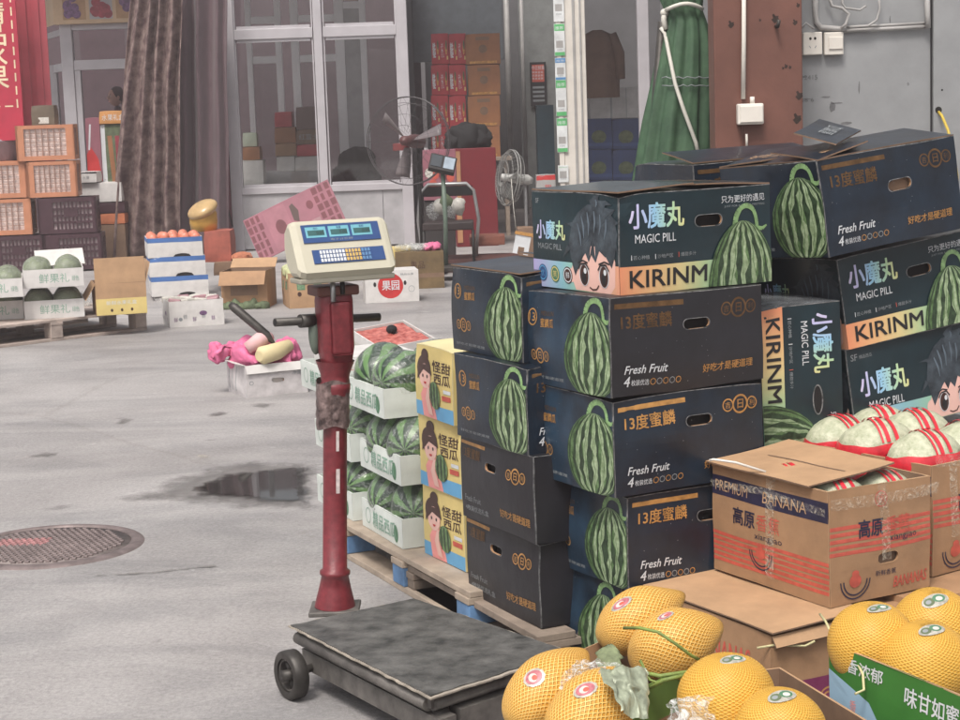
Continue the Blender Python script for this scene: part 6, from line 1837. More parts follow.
# left pile of four on its own pallet
pb2 = row((.148, 4.94), 0, 0)
t = pallet('pallet', 'grey wooden pallet under the left pile of dark cartons beside the scale', row((.148, 4.98), .5, -.06), yr_ + 90, 1.0, .55, WOODD, WOODD, .096, 4)
CH2 = {'front': CHARC, 'left': CHARC, 'top': CHARC}
nm4 = ('lowest', 'second from the bottom', 'third from the bottom', 'topmost')
LP = [(.148, 4.975, .1, 26, .32, .471), (.139, 4.945, .352, 26, .32, .471), (.126, 4.968, .604, 28.5, .46, .421), (.121, 5.04, .857, 28, .46, .425)]
for k, (x, y, z, yw_, L_, D_) in enumerate(LP):
    o = carton('dark_carton', ('charcoal carton with gold lettering, %s in the left pile' if k < 2 else 'dark carton with a printed watermelon, %s in the left pile') % nm4[k], 'carton', (x, y, z), yw_, L_, D_, .25, CHARC if k < 2 else DARK,
               left=art_gold_end if k < 2 else (lambda F, k=k: art_gold_short(F, seed=k)), lhole=(D_ * .46, .25 * .72, .036, .0125) if k < 2 else None, group=gm_, edge=EDGE, seed=k + 1, bulge=.009,
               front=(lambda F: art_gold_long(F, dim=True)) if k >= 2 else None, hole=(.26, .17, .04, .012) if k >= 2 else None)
    if k == 3:
        flap(o, (0, 0, .252), (0, .425, 0), (.225, 0, 0), R(3), DARK, KRAFTD, art=None); flap(o, (.46, .425, .252), (0, -.425, 0), (-.23, 0, 0), R(5), DARK, KRAFTD, art=lambda F: (F.text('蜜麟', F.W * .3, F.H * .4, F.H * .2, REDL, w=F.W * .4, rot=0),))
# main pile of five
MP = [(.365, 4.797, 0, 29, .49, .435, .264), (.38, 4.735, .266, 27.8, .49, .42, .262), (.345, 4.700, .534, 29.1, .5, .436, .264), (.344, 4.692, .802, 29.8, .507, .434, .266), (.377, 4.74, 1.071, 30.3, .511, .425, .268)]
nm5 = ('lowest', 'second from the bottom', 'middle', 'second from the top', 'topmost')
for k, (x, y, z, yw_, L_, D_, h_) in enumerate(MP):
    if k < 4:
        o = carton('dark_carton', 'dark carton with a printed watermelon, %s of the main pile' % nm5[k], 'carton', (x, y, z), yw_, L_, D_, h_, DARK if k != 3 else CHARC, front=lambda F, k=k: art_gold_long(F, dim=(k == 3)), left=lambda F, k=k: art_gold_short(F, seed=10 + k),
                   hole=(L_ * .55, h_ * .68, .043, .0145), group=gm_, edge=EDGE, seed=k + 5, bulge=.009, mats={'left': NIGHT})
    else:
        o = carton('boy_carton', 'teal black carton with a printed cartoon boy and rainbow band, topmost of the main pile', 'carton', (x, y, z), yw_, L_, D_, h_, DARKTEAL, front=lambda F: art_magic_long(F, 3), left=art_magic_short,
                   hole=(L_ * .575, h_ * .68, .045, .0155), group='teal black cartons with a rainbow band', edge=EDGE, seed=k + 5, bulge=.005)
        flap(o, (0, 0, h_ + .002), (0, D_, 0), (.25, 0, 0), R(2.5), DARKTEAL, KRAFTD)
        flap(o, (L_, D_, h_ + .002), (0, -D_, 0), (-.252, 0, 0), R(1.8), DARKTEAL, KRAFTD, art=lambda F: F.text('小魔丸', F.W * .2, F.H * .3, F.H * .3, GOLDD, w=F.W * .6))
# right pile, leaning to the left
RP = [(1.098, 5.21, .57, 26, .515, .425, .271, 6.6), (1.075, 5.2, .84, 25.5, .5, .41, .27, 7.2), (.995, 5.07, 1.124, 30.5, .53, .442, .274, 6.5)]
for k, (x, y, z, yw_, L_, D_, h_, tl) in enumerate(RP):
    if k == 2:
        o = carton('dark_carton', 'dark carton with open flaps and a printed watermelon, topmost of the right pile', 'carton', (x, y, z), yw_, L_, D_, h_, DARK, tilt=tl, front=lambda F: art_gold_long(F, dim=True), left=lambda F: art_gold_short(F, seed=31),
                   hole=(L_ * .55, h_ * .6, .045, .0155), group=gm_, edge=EDGE, seed=33, bulge=.007, open_=True, inner=KRAFTD)
        flap(o, (0, 0, h_), (L_, 0, 0), (0, .2, 0), R(9), DARK, KRAFTD, art=lambda F: (F.ring(F.W * .35, F.H * .4, .03, .003, KRAFTL), F.text('蜜', F.W * .33, F.H * .32, .03, KRAFTL)))
        flap(o, (L_, D_, h_), (-L_, 0, 0), (0, -.2, 0), R(3), DARK, KRAFTD)
        flap(o, (0, D_, h_), (0, -D_, 0), (.2, 0, 0), R(8), DARK, KRAFTD, art=lambda F: F.text('好吃才是硬道理', F.W * .1, F.H * .35, F.H * .2, KRAFTL, w=F.W * .8))
        flap(o, (L_ * .18, .02, h_ + .03), (L_ * .42, .14, .02), (-.05, .13, .0), R(20), DARK, KRAFTD, name='torn_flap', art=lambda F: F.text('蜜麟瓜', F.W * .3, F.H * .3, F.H * .35, PGREY, w=F.W * .5))
    elif k == 1:
        o = carton('boy_carton', 'teal black carton with a rainbow band, second from top of the right pile', 'carton', (x, y, z), yw_, L_, D_, h_, DARKTEAL, tilt=tl, front=lambda F: art_magic_long(F, 5), left=art_magic_short, hole=(L_ * .575, h_ * .68, .045, .0155),
                   group='teal black cartons with a rainbow band', edge=EDGE, seed=41)
    else:
        def art_boyfront(F):
            W, Hh = F.W, F.H
            F.rect(0, 0, W, Hh * .28, RAINBOW2, 1); F.text('SF', W * .03, Hh * .86, Hh * .07, PGREY, bold=.02); F.text('精品西瓜', W * .09, Hh * .87, Hh * .04, PGREY)
            F.text('小魔丸', W * .07, Hh * .44, Hh * .27, RAINTXT, w=W * .34, bold=.03); F.text('MAGIC PILL', W * .12, Hh * .29, Hh * .09, PWHITE, w=W * .25); boy_art(F, W * .53, .002, W * .37, Hh * .74)
        o = carton('boy_carton', 'teal black carton with the cartoon boy on its long side, low in the right pile', 'carton', (x, y, z), yw_, L_, D_, h_, DARKTEAL, tilt=tl, front=art_boyfront, left=art_magic_short, group='teal black cartons with a rainbow band', edge=EDGE, seed=42)
carton('dark_carton', 'dark carton hidden low at the foot of the right pile', 'carton', (1.12, 5.22, .285), 26, .51, .42, .265, DARK, tilt=3, group=gm_, edge=EDGE, seed=44)
carton('dark_carton', 'dark carton standing on the ground at the foot of the right pile', 'carton', (1.13, 5.23, 0), 26, .53, .42, .27, DARK, group=gm_, edge=EDGE, seed=45)
# another dark carton behind, at the left of the topmost open one
q = at(660, 158, 5.75)
o = carton('dark_carton', 'dark carton behind the main pile, left of the open carton of the right pile', 'carton', (q.x + .08, 5.5, q.z - .265 - .012), 22, .48, .4, .262, DARK, tilt=1.5, group=gm_, edge=EDGE, seed=46, front=lambda F: art_gold_long(F, dim=True))
flap(o, (0, 0, .264), (.48, 0, 0), (0, .2, 0), R(9), DARK, KRAFTD)
zq_ = q.z - .277
carton('dark_carton', 'dark carton under the one behind the main pile', 'carton', (q.x + .09, 5.52, zq_ - .27), 22, .48, .4, .264, DARK, group=gm_, edge=EDGE, seed=47)
for j in range(3): carton('dark_carton', 'dark carton hidden in the pile behind the main pile, %s' % ('lowest', 'second from the ground', 'third from the ground')[j], 'carton', (q.x + .09, 5.52, (zq_ - .274) / 3 * j), 22, .48, .4, (zq_ - .274) / 3 - .004, DARK, group=gm_, seed=48 + j)
# carton standing on its end between the piles: built lying, then stood up
def art_standing(F):       # the long side turned a quarter: local x is across, print runs downwards
    F2 = Face(F.mb, F.P(0, F.H, 0), -F.v, F.u, F.H, F.W); F2.n = F.n
    art_magic_long(F2, 7)
    F2.disc(F2.W * .575, F2.H * .68, .04, .013, HOLE, 2); F2.ring(F2.W * .575, F2.H * .68, .045, .004, EDGE, 3, 20, .018)  # flat dark disc painted for the shade of a hand hole
carton('boy_carton', 'teal black carton stood on its end with its band upright, between the two piles', 'carton', (.806, 5.06, .5), 20, .262, .36, .485, DARKTEAL, tilt=1.5, front=art_standing, group='teal black cartons with a rainbow band', edge=EDGE, seed=51, mats={'top': mat('sky sheen carton top', (.16, .17, .18), .25, var=.5, sc=15)})  # grey sky sheen put into the colour of this top
for j in range(2): carton('dark_carton', 'dark carton under the standing carton, %s' % ('on the ground', 'upper')[j], 'carton', (.81, 5.07, .25 * j), 20, .26, .36, .246, DARK, group=gm_, seed=52 + j)

# ================================================================ PLATFORM SCALE
ps = thing('platform_scale', 'red column platform scale with a beige display head and a scuffed black platform', 'scale', (-.39, 4.93, 0))
O = ps.location
L0, BK, RT, FRt = Vector((-.557, 4.84, 0)), Vector((-.215, 5.075, 0)), Vector((.215, 4.50, 0)), Vector((-.146, 4.17, 0))
def bil(u, v, z):         # u from the column end towards the viewer, v across
    a = L0.lerp(FRt, u); b_ = BK.lerp(RT, u); p = a.lerp(b_, v) - O; p.z = z; return p
def slab(u0, u1, v0, v1, z0, z1, m, nm, nu=1, nv=1, wob=0, seed=0, jag=0):
    mb = MB(); N = {}
    def pt(i, j, z):
        u, v = u0 + (u1 - u0) * i / nu, v0 + (v1 - v0) * j / nv
        p = bil(u, v, z)
        if wob: p.z += wob * noise.noise(Vector((u * 4, v * 4, seed)))
        if jag and (i in (0, nu) or j in (0, nv)): q_ = noise.noise_vector(Vector((u * 22, v * 22, seed))) * jag; p += Vector((q_.x, q_.y, q_.z * .15))
        return p
    for i in range(nu):
        for j in range(nv):
            mb.poly([pt(i, j, z1), pt(i, j + 1, z1), pt(i + 1, j + 1, z1), pt(i + 1, j, z1)][::-1], m); mb.poly([pt(i, j, z0), pt(i + 1, j, z0), pt(i + 1, j + 1, z0), pt(i, j + 1, z0)][::-1], m)
    for i in range(nu):
        for j in (0, nv): mb.poly([pt(i, j, z0), pt(i + 1, j, z0), pt(i + 1, j, z1), pt(i, j, z1)], m)
    for j in range(nv):
        for i in (0, nu): mb.poly([pt(i, j, z0), pt(i, j + 1, z0), pt(i, j + 1, z1), pt(i, j, z1)], m)
    return mb.build(nm, ps)
FRAMEM = mat('grimy grey steel', (.13, .12, .11), .6, .3, var=.4, sc=14, bump=.1)
MATEDGE = mat('frayed pale mat backing', (.33, .29, .24), .9, var=.3, sc=25)
slab(0, 1, 0, 1, .171, .175, MATEDGE, 'mat_backing', 60, 40, .001, 2, .006)
slab(.012, .985, .012, .985, .1752, .178, RUBBER, 'rubber_mat', 60, 40, .001, 2, .004)
slab(.03, .96, .04, .95, .135, .169, FRAMEM, 'platform')
mb = MB()
mb.tube([bil(.03, .045, .142), bil(.94, .045, .142)], .017, FRAMEM, 12); mb.tube([bil(.95, .06, .142), bil(.95, .95, .142)], .016, FRAMEM, 12); mb.build('edge_tube', ps)
slab(.05, 1.0, .05, .16, .06, .115, FRAMEM, 'side_rail'); slab(.05, 1.0, .84, .95, .06, .115, FRAMEM, 'side_rail'); slab(.0, .07, .2, .8, .05, .125, FRAMEM, 'cross_rail'); slab(.92, .99, .2, .8, .05, .12, FRAMEM, 'cross_rail')
slab(.2, .8, .3, .7, .08, .134, FRAMEM, 'load_cell')
for (u, v, nm) in ((.12, -.1, 'wheel'), (.12, 1.06, 'wheel'), (.9, .12, 'wheel'), (.9, .9, 'wheel')):
    axis = (BK - L0).normalized()
    Tm = Matrix.Translation(bil(u, v, .068)) @ uprot(axis).to_4x4() @ Matrix.Rotation(R(90), 4, 'Y')
    mb = MB(); mb.lathe([(.046, -.02), (.06, -.022), (.067, -.018), (.068, 0), (.067, .018), (.06, .022), (.046, .02), (.046, -.02)], STEELD, 30, T=Tm)
    w_ = mb.build('wheel', ps); mb = MB(); mb.lathe([(.04, -.014), (.0455, -.014), (.0455, .014), (.04, .014), (.04, -.014)], FRAMEM, 30, T=Tm)
    for i in range(5):
        a = 2 * PI * i / 5; mb.tube([Tm @ Vector((.012 * math.cos(a), .012 * math.sin(a), 0)), Tm @ Vector((.042 * math.cos(a), .042 * math.sin(a), 0))], .007, STEELD, 6)
    mb.lathe([(0, -.03), (.016, -.03), (.016, .03), (0, .03)], STEELD, 14, T=Tm)
    mb.build('rim', w_)
    mb = MB(); mb.tube([bil(u, v, .068), bil(u, .1 if v < .5 else .9, .075)], .012, STEELD, 8); mb.build('axle', ps)
# column
cx, cy = .0, .0
base = G(335, 606, .1) - O
base = Vector((base.x, base.y, 0))
YCOL = base.y + O.y
def colp(dx, dy, z):      # column leans a trifle to the right
    return base + Vector((dx + (z - .1) * .046, dy, z))
mb = MB(); mb.bev(base.x - .075, base.y - .07, .085, base.x + .075, base.y + .07, .1, FRAMEM, .004); mb.build('foot_plate', ps)
mb = MB()
T = Matrix.Translation(base) @ Matrix.Rotation(math.atan(.046), 4, 'Y') @ Matrix.Translation((-.0046, 0, 0)) @ Matrix.Rotation(R(34), 4, 'Z')
mb.lathe([(.062, .1), (.06, .11), (.048, .16), (.041, .195), (.046, .2), (.046, .21), (.037, .216), (.036, .45), (.0358, .72), (.046, .765), (.046, .78), (.04, .785), (.044, .81), (.058, .85)], MAROON, 28, T=T); mb.build('column', ps)
mb = MB(); T2 = Matrix.Translation(colp(.0, 0, .93) - Vector((0, 0, .93))) @ Matrix.Rotation(R(24), 4, 'Z')
# swollen upper housing with a raised panel
prof = [(.82, .038, .036), (.85, .044, .04), (.89, .051, .045), (1.03, .052, .046), (1.045, .05, .044), (1.06, .045, .04)]
vs, fs = [], []
n = 28
for (z, a, b_) in prof:
    for i in range(n):
        an = 2 * PI * i / n; e = .5
        vs.append(T2 @ Vector((a * math.copysign(abs(math.cos(an)) ** e, math.cos(an)), b_ * math.copysign(abs(math.sin(an)) ** e, math.sin(an)), z)))
for k in range(len(prof) - 1):
    for i in range(n): fs.append((k * n + i, k * n + (i + 1) % n, (k + 1) * n + (i + 1) % n, (k + 1) * n + i))
fs.append(tuple(range((len(prof) - 1) * n, len(prof) * n)))
mb.faces(vs, fs, MAROON, None, True)
mb.bev(-.03, -.053, .87, .036, -.043, 1.03, MAROON, .01, T2); mb.build('housing', ps)
mb = MB(); mb.bev(-.065, -.05, 1.045, .065, .05, 1.075, mat('brown bracket', (.12, .04, .03), .5), .006, T2); mb.tube([T2 @ Vector((-.02, -.055, 1.03)), T2 @ Vector((-.02, -.055, 1.09))], .008, CHROME, 8); mb.tube([T2 @ Vector((.01, -.055, 1.05)), T2 @ Vector((.01, -.055, 1.09))], .007, IRON, 8); mb.build('bracket', ps)
pl_, pr_ = at(275, 322.5, YCOL - .08), at(379, 317, YCOL + .14)
mb = MB(); mb.tube([pl_ - O, pr_ - O], .0125, STEELD, 14); 
d_ = (pr_ - pl_).normalized(); mb.tube([pl_ - O + d_ * .085, pl_ - O + d_ * .13], .02, STEELD, 14); mb.tube([pl_ - O - d_ * .0006, pl_ - O + d_ * .001], .0095, HOLE, 14); mb.build('handle_bar', ps)
mb = MB(); mb.ball(at(315, 334, YCOL + .01) - O, .02, .03, .062, mat('green grey casting', (.12, .15, .12), .6, var=.3), n=16, k=10); mb.build('handle_socket', ps)
# writing and wrapped tape
mb = MB()
def colface(z, m, txt, hgt, dx):
    F = Face(mb, colp(dx, -.0375, z), (1, 0, 0), (0, 0, 1), .2, .3)
    vs, fs2, asp = textmesh(txt)
    for i in range(len(fs2)): pass
    P = []
    for a, b_ in vs:
        x = dx + a * hgt * asp; rr = .0372
        P.append(colp(x, -math.sqrt(max(1e-6, rr * rr - x * x)), z + b_ * hgt))
    mb.faces(P, fs2, m)
LET = mat('worn white lettering', (.6, .52, .5), .6, var=.3, sc=40)
for py_, hh_ in ((491, .074), (449, .06), (413, .05)):
    mb = MB(); colface(Z(340, py_, YCOL), LET, '1', hh_, .006); mb.build('digit', ps)
mb = MB()
vs, fs = [], []
nA, nZ = 40, 14
z0, z1 = Z(335, 426, YCOL), Z(335, 380, YCOL)
for j in range(nZ + 1):
    v = j / nZ
    for i in range(nA):
        a = 2 * PI * i / nA
        r_ = .0415 + .002 * noise.noise(Vector((math.cos(a) * 2, math.sin(a) * 2, v * 9))) + .0022 * abs(math.sin(v * 15 + a * 1.0)) + (.014 if math.cos(a) < -.2 else 0)
        vs.append(colp(r_ * math.cos(a), r_ * math.sin(a), z0 + (z1 - z0) * v + .006 * math.sin(a * 3)))
for j in range(nZ):
    for i in range(nA): fs.append((j * nA + i, j * nA + (i + 1) % nA, (j + 1) * nA + (i + 1) % nA, (j + 1) * nA + i))
mb.faces(vs, fs, mat('dusty wrapped tape', (.07, .04, .038), .4, var=.6, sc=35, c2=(.24, .17, .16), bump=.5, bs=60), None, True); mb.build('tape_wrap', ps)
# display head
hc = at(338, 246, YCOL) - O
yawh = 25
Th = Matrix.Translation(hc) @ Matrix.Rotation(R(yawh), 4, 'Z')
HW = .152
sec = [(-.072, -.085), (-.085, -.066), (-.05, .0), (-.012, .07), (.0, .078), (.02, .076), (.045, .055), (.05, .0), (.03, -.06), (.0, -.085)]
mb = MB()
def headsec(x, sc_):
    cy_ = sum(p[0] for p in sec) / len(sec); cz_ = sum(p[1] for p in sec) / len(sec)
    return [Th @ Vector((x, cy_ + (p[0] - cy_) * sc_, cz_ + (p[1] - cz_) * sc_)) for p in sec]
rows_ = [(-HW, .8), (-HW + .006, .93), (-HW + .02, 1), (HW - .02, 1), (HW - .006, .93), (HW, .8)]
vs, fs = [], []
for x, q in rows_: vs += headsec(x, q)
n = len(sec)
for k in range(len(rows_) - 1):
    for i in range(n): fs.append((k * n + i, k * n + (i + 1) % n, (k + 1) * n + (i + 1) % n, (k + 1) * n + i))
fs += [tuple(range(n))[::-1], tuple(range((len(rows_) - 1) * n, len(rows_) * n))]
mb.faces(vs, fs, BEIGE); hd = mb.build('display_head', ps)
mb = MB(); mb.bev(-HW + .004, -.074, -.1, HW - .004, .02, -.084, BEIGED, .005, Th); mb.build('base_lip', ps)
# sloping fascia: from (-.085,-.066) up to (-.012,.07)
p0, p1 = Vector((0, -.085, -.066)), Vector((0, -.012, .07))
vdir = (p1 - p0).normalized()
mb = MB()
F = Face(mb, Th @ (p0 + Vector((-HW + .02, 0, 0))), Th.to_3x3() @ Vector((1, 0, 0)), Th.to_3x3() @ vdir, 2 * HW - .04, (p1 - p0).length)
# the section bows: print sits 4 mm proud as a moulded panel
F.o = F.o + F.n * .0012
def bandpanel(u0, v0, u1, v1, m, th=.003):
    P = [F.o + F.u * u + F.v * v + F.n * k for k in (-.004, th) for (u, v) in ((u0, v0), (u1, v0), (u1, v1), (u0, v1))]
    mb.faces(P, [(4, 5, 6, 7), (0, 1, 5, 4), (1, 2, 6, 5), (2, 3, 7, 6), (3, 0, 4, 7)], m)
HF = F.H
bandpanel(.012, HF * .6, F.W - .012, HF * .97, SCRBL)
FB = F.o.copy(); F.o = F.o + F.n * .003
for i in range(3):
    u0 = .022 + i * (F.W - .05) / 3; u1 = u0 + (F.W - .05) / 3 - .008
    F.rect(u0, HF * .7, u1, HF * .92, LCDF, 1); F.rect(u0 + .006, HF * .74, u1 - .006, HF * .85, LCD, 2); F.text(('单价', '重量', '金额')[i], u0 + .025, HF * .865, HF * .045, SCRBL, l=3)
    F.text('0.00', u1 - .03, HF * .765, HF * .06, PBLACK, l=3)
F.text('电子计价秤', F.W * .36, HF * .62, HF * .05, PGREY, w=F.W * .26, l=2)
F.o = FB
mb.build('display_panel', hd)
mb = MB(); F.mb = mb; bandpanel(.03, HF * .17, F.W - .012, HF * .45, SCRBL, .002); mb.build('key_panel', hd)
mb = MB(); F.mb = mb
KEYM = [PWHITE, mat('amber key', (.6, .4, .12), .4), mat('blue key', (.12, .25, .45), .4)]
for j in range(3):
    for i in range(16):
        m_ = KEYM[0] if i < 8 else KEYM[1] if i < 13 else KEYM[2]
        u0 = .052 + i * (F.W - .105) / 16; v0 = HF * (.195 + .083 * j)
        bandpanel(u0, v0, u0 + (F.W - .105) / 16 - .003, v0 + HF * .065, m_, .004)
mb.build('keys', hd)

# ================================================================ BANANA CARTONS AND MELONS
lw = carton('wine_red_carton', 'low kraft and wine red carton under the banana carton, flap spread left', 'carton', (.69, 4.275, .0), 29, .48, .5, .27, KRAFT, front=lambda F: (F.rect(0, 0, F.W, F.H * .52, PURP, 1), F.ring(F.W * .36, F.H * .3, .03, .005, GOLD), F.ring(F.W * .36, F.H * .3, .018, .005, GOLD), F.text('果品', F.W * .5, F.H * .28, F.H * .1, GOLD, w=F.W * .2), F.disc(F.W * .75, F.H * .8, .03, .03, REDL, 1)),
            left=lambda F: (F.rect(0, 0, F.W, F.H * .5, PURP, 1), F.text('BANANAS', F.W * .42, F.H * .58, F.H * .2, REDL, w=F.W * .42, bold=.02)), seed=61, bulge=.006)
flap(lw, (-.006, -.012, .277), (0, .56, 0), (.3, 0, 0), R(1.5), KRAFTL, KRAFTD)
flap(lw, (0, 0, .267), (.48, 0, 0), (0, -.03, 0), R(-55), KRAFTL, KRAFTD)
bc = carton('banana_carton', 'kraft banana carton with red stripes and an open flap, nearer of the two', 'carton', (.862, 4.425, .292), 29, .338, .484, .298, KRAFT, front=lambda F: art_banana(F, False), left=lambda F: art_banana(F, True), hole=(.19, .105, .034, .0145), open_=True, inner=KRAFTD, seed=62, bulge=.008, group='kraft banana cartons', edge=KRAFTL)
flap(bc, (-.02, .484, .304), (0, -.43, 0), (.29, 0, .0), R(3), KRAFTL, KRAFTD, curl=R(3), art=lambda F: F.line([(F.W * .2, F.H * .5), (F.W * .9, F.H * .55)], .006, KRAFTD, 2))
mb = MB(); mb.tube([(-.0, .25, .31), (-.06, .3, .335), (-.11, .33, .345), (-.115, .34, .342)], .0035, PVCW, 6); mb.build('strap', bc)
def tapes(root, segs):
    mb = MB()
    for pts, w_ in segs:
        for i in range(len(pts) - 1):
            a, b_ = Vector(pts[i]), Vector(pts[i + 1]); wv = Vector(w_)
            mb.poly([a, b_, b_ + wv, a + wv], TAPE)
    mb.build('tape', root)
tapes(bc, [([(-.009, .2, .31), (-.012, .205, .2), (-.01, .21, .03)], (0, .035, 0)), ([(0.0, -.01, .25), (.18, -.014, .245), (.36, -.01, .25)], (0, 0, .03)), ([(-.012, .0, .235), (-.014, .25, .25), (-.01, .48, .235)], (0, 0, .02)), ([(.15, -.012, .3), (.16, -.015, .2), (.165, -.014, .1)], (.03, 0, 0))])
bc2 = carton('banana_carton', 'kraft banana carton full of red wrapped melons at the right edge', 'carton', (1.19, 4.69, .292), 34, .36, .54, .3, KRAFT, front=lambda F: art_banana(F, False), left=lambda F: art_banana(F, True), hole=(.19, .105, .034, .0145), open_=True, inner=KRAFTD, seed=63, bulge=.008, group='kraft banana cartons', edge=KRAFTL)
tapes(bc2, [([(0, -.012, .3), (.1, -.014, .29), (.36, -.01, .28)], (0, 0, .03)), ([(.05, -.014, .3), (.06, -.016, .1)], (.03, 0, 0))])
carton('kraft_carton', 'kraft carton under the banana carton at the right edge', 'carton', (1.1, 4.46, 0), 31, .5, .62, .287, KRAFT, seed=64, bulge=.004)
def red_melons(root, spots, where):
    Mw = Matrix.LocRotScale(root.location, root.rotation_euler, None)
    for k, (x, y, z, r_, wh) in enumerate(spots):
        p = Mw @ Vector((x, y, z))
        t = thing('wrapped_melon', 'pale melon in red film, %s %s' % (wh, where), 'melon', p, uprot((1, .35 + .2 * math.sin(k * 2), .1)).to_euler(), 'pale melons in red film bands')
        TT = Matrix(((0, 0, 1), (1, 0, 0), (0, 1, 0)))
        mb = MB(); mb.ball((0, 0, 0), r_ * .92, r_ * .9, r_ * 1.2, CREAM, T=TT, wob=.05, seed=k, n=32, k=18); mb.build('rind', t)
        mb = MB(); vs, fs = [], []
        nA = 36
        for j in range(9):
            v = j / 8
            for i in range(nA):
                a = 2 * PI * i / nA
                zz = .36 - 1.3 * v + .05 * math.sin(a * 2 + k) + .02 * math.sin(a * 7)
                zz = max(-1, zz); q = math.sqrt(max(0, 1 - zz * zz)) * 1.035 + .012 * noise.noise(Vector((math.cos(a) * 3, math.sin(a) * 3, v * 3)))
                vs.append(Vector((math.cos(a) * q * r_ * 1.2, math.sin(a) * q * r_ * .93, zz * r_ * .94)))
        for j in range(8):
            for i in range(nA): fs.append((j * nA + i, (j + 1) * nA + i, (j + 1) * nA + (i + 1) % nA, j * nA + (i + 1) % nA))
        mb.faces(vs, fs, REDFILM, None, True); mb.build('red_film', t)
        mb = MB()
        for (x0, w_) in ((.0, .012), (.028, .012), (-.014, .006)):
            P = []
            for i in range(15):
                a = PI * (.12 + .76 * i / 14)
                for s_ in (0, 1):
                    xx = x0 + w_ * s_; q = math.sqrt(max(0, 1 - (xx / (r_ * 1.2)) ** 2)) * 1.03
                    P.append(Vector((xx, math.cos(a) * r_ * .92 * q, math.sin(a) * r_ * .93 * q)))
            mb.faces(P, [(2 * i, 2 * i + 1, 2 * i + 3, 2 * i + 2) for i in range(14)], REDFILM, None, True)
        mb.build('band', t)
red_melons(bc2, [(.095, .11, .285, .094, 'front left'), (.27, .12, .29, .094, 'front right'), (.095, .29, .295, .094, 'middle left'), (.27, .31, .298, .094, 'middle right'), (.1, .44, .29, .09, 'rear left'), (.27, .45, .295, .09, 'rear right')], 'in the right edge carton')
red_melons(bc, [(.1, .1, .235, .082, 'front left'), (.26, .1, .232, .08, 'front right'), (.1, .27, .24, .082, 'middle left'), (.26, .28, .24, .08, 'middle right'), (.1, .42, .235, .06, 'rear left')], 'under the flap of the nearer carton')

STICKM = mat('foil fruit sticker', (.45, .43, .37), .3, .2, var=.35, sc=90)
# netted melons in the near right corner
def net_melon(label, px, py, y, rx, ry, rz, ax, m=NET, sticker=None, pinch=.0, seed=0, group='yellow melons in foam nets', cap=None, core=YMEL):
    p = at(px, py, y)
    a = Vector(ax).normalized()
    rot = uprot(a).to_euler()
    t = thing('netted_melon', label, 'melon', p, rot, group)
    TT = Matrix(((0, 0, 1), (1, 0, 0), (0, 1, 0)))
    mb = MB(); vs, fs, uv = [], [], []
    n_, k_ = 56, 36
    for i in range(k_ + 1):
        ph = PI * i / k_
        for j in range(n_ + 1):
            an = 2 * PI * j / n_
            d = Vector((math.cos(ph), math.sin(ph) * math.cos(an), math.sin(ph) * math.sin(an)))
            q = 1 + .035 * noise.noise(d * 1.4 + Vector((seed, 1, 2)))
            # pointed shoulder at the stem end
            nip = 1 - pinch * max(0, d.x) ** 2
            x = d.x * rx * (1 + (.14 * pinch * max(0, d.x) ** 6))
            vs.append(Vector((x * q, d.y * ry * q * nip, d.z * rz * q * nip))); uv.append((j / n_, i / k_))
    for i in range(k_):
        for j in range(n_):
            q = i * (n_ + 1) + j; fs.append((q, q + n_ + 1, q + n_ + 2, q + 1))
    mb.faces(vs, fs, m, uv, True); mb.build('net', t)
    # skin showing at both ends of the net
    inv = rot.to_matrix().inverted()
    if sticker:
        sd, sw, sh, red = sticker
        d0 = (inv @ Vector(sd)).normalized()
        s0 = Vector((d0.x * rx, d0.y * ry, d0.z * rz)); nn = Vector((d0.x / rx, d0.y / ry, d0.z / rz)).normalized()
        e1 = (inv @ Vector((1, .3, .15))); e1 = (e1 - nn * e1.dot(nn)).normalized(); e2 = nn.cross(e1)
        mb = MB()
        def onm(u, v, lift):
            q = s0 + e1 * u + e2 * v
            f_ = math.sqrt((q.x / rx) ** 2 + (q.y / ry) ** 2 + (q.z / rz) ** 2)
            nip = 1 - pinch * max(0, q.x / rx / f_) ** 2
            pnt = Vector((q.x, q.y * nip, q.z * nip)) / f_
            return pnt * (1.022 + lift)
        def dsk(cu, cv, ru, rv, mm, lift, n=22, sc=0):
            out = [onm(cu + ru * (1 + sc * (k % 2)) * math.cos(2 * PI * k / n), cv + rv * (1 + sc * (k % 2)) * math.sin(2 * PI * k / n), lift) for k in range(n)]
            mid = [onm(cu + .5 * ru * math.cos(2 * PI * k / n), cv + .5 * rv * math.sin(2 * PI * k / n), lift) for k in range(n)]
            mb.faces([onm(cu, cv, lift)] + mid + out, [(0, 1 + k, 1 + (k + 1) % n) for k in range(n)] + [(1 + k, 1 + n + k, 1 + n + (k + 1) % n, 1 + (k + 1) % n) for k in range(n)], mm)
        sw *= .85; sh *= .85
        dsk(0, 0, sw, sh, STICKM, 0, 22, .06 if red else .02)
        if red:
            dsk(0, 0, sw * .8, sh * .8, mat('faded red sticker print', (.42, .13, .15), .4, var=.35, sc=90), .003); dsk(-sw * .1, 0, sw * .4, sh * .5, STICK, .006); dsk(sw * .05, -sh * .1, sw * .25, sh * .3, REDL, .009)
        else:
            dsk(-sw * .45, 0, sw * .38, sh * .6, LEAFG, .003, 14); dsk(sw * .3, sh * .1, sw * .45, sh * .62, GREENP, .003, 14); dsk(sw * .3, 0, sw * .25, sh * .35, STICK, .006, 12); dsk(-sw * .5, 0, sw * .2, sh * .3, PGREY, .006, 12)
        mb.build('sticker', t)
    return t
ml = 'yellow netted melon '
net_melon(ml + 'at the top left of the near carton, pointing right', 641, 619, 3.86, .108, .074, .072, (.85, .3, .35), pinch=.5, seed=1, sticker=((-.55, -.55, .8), .03, .016, True))
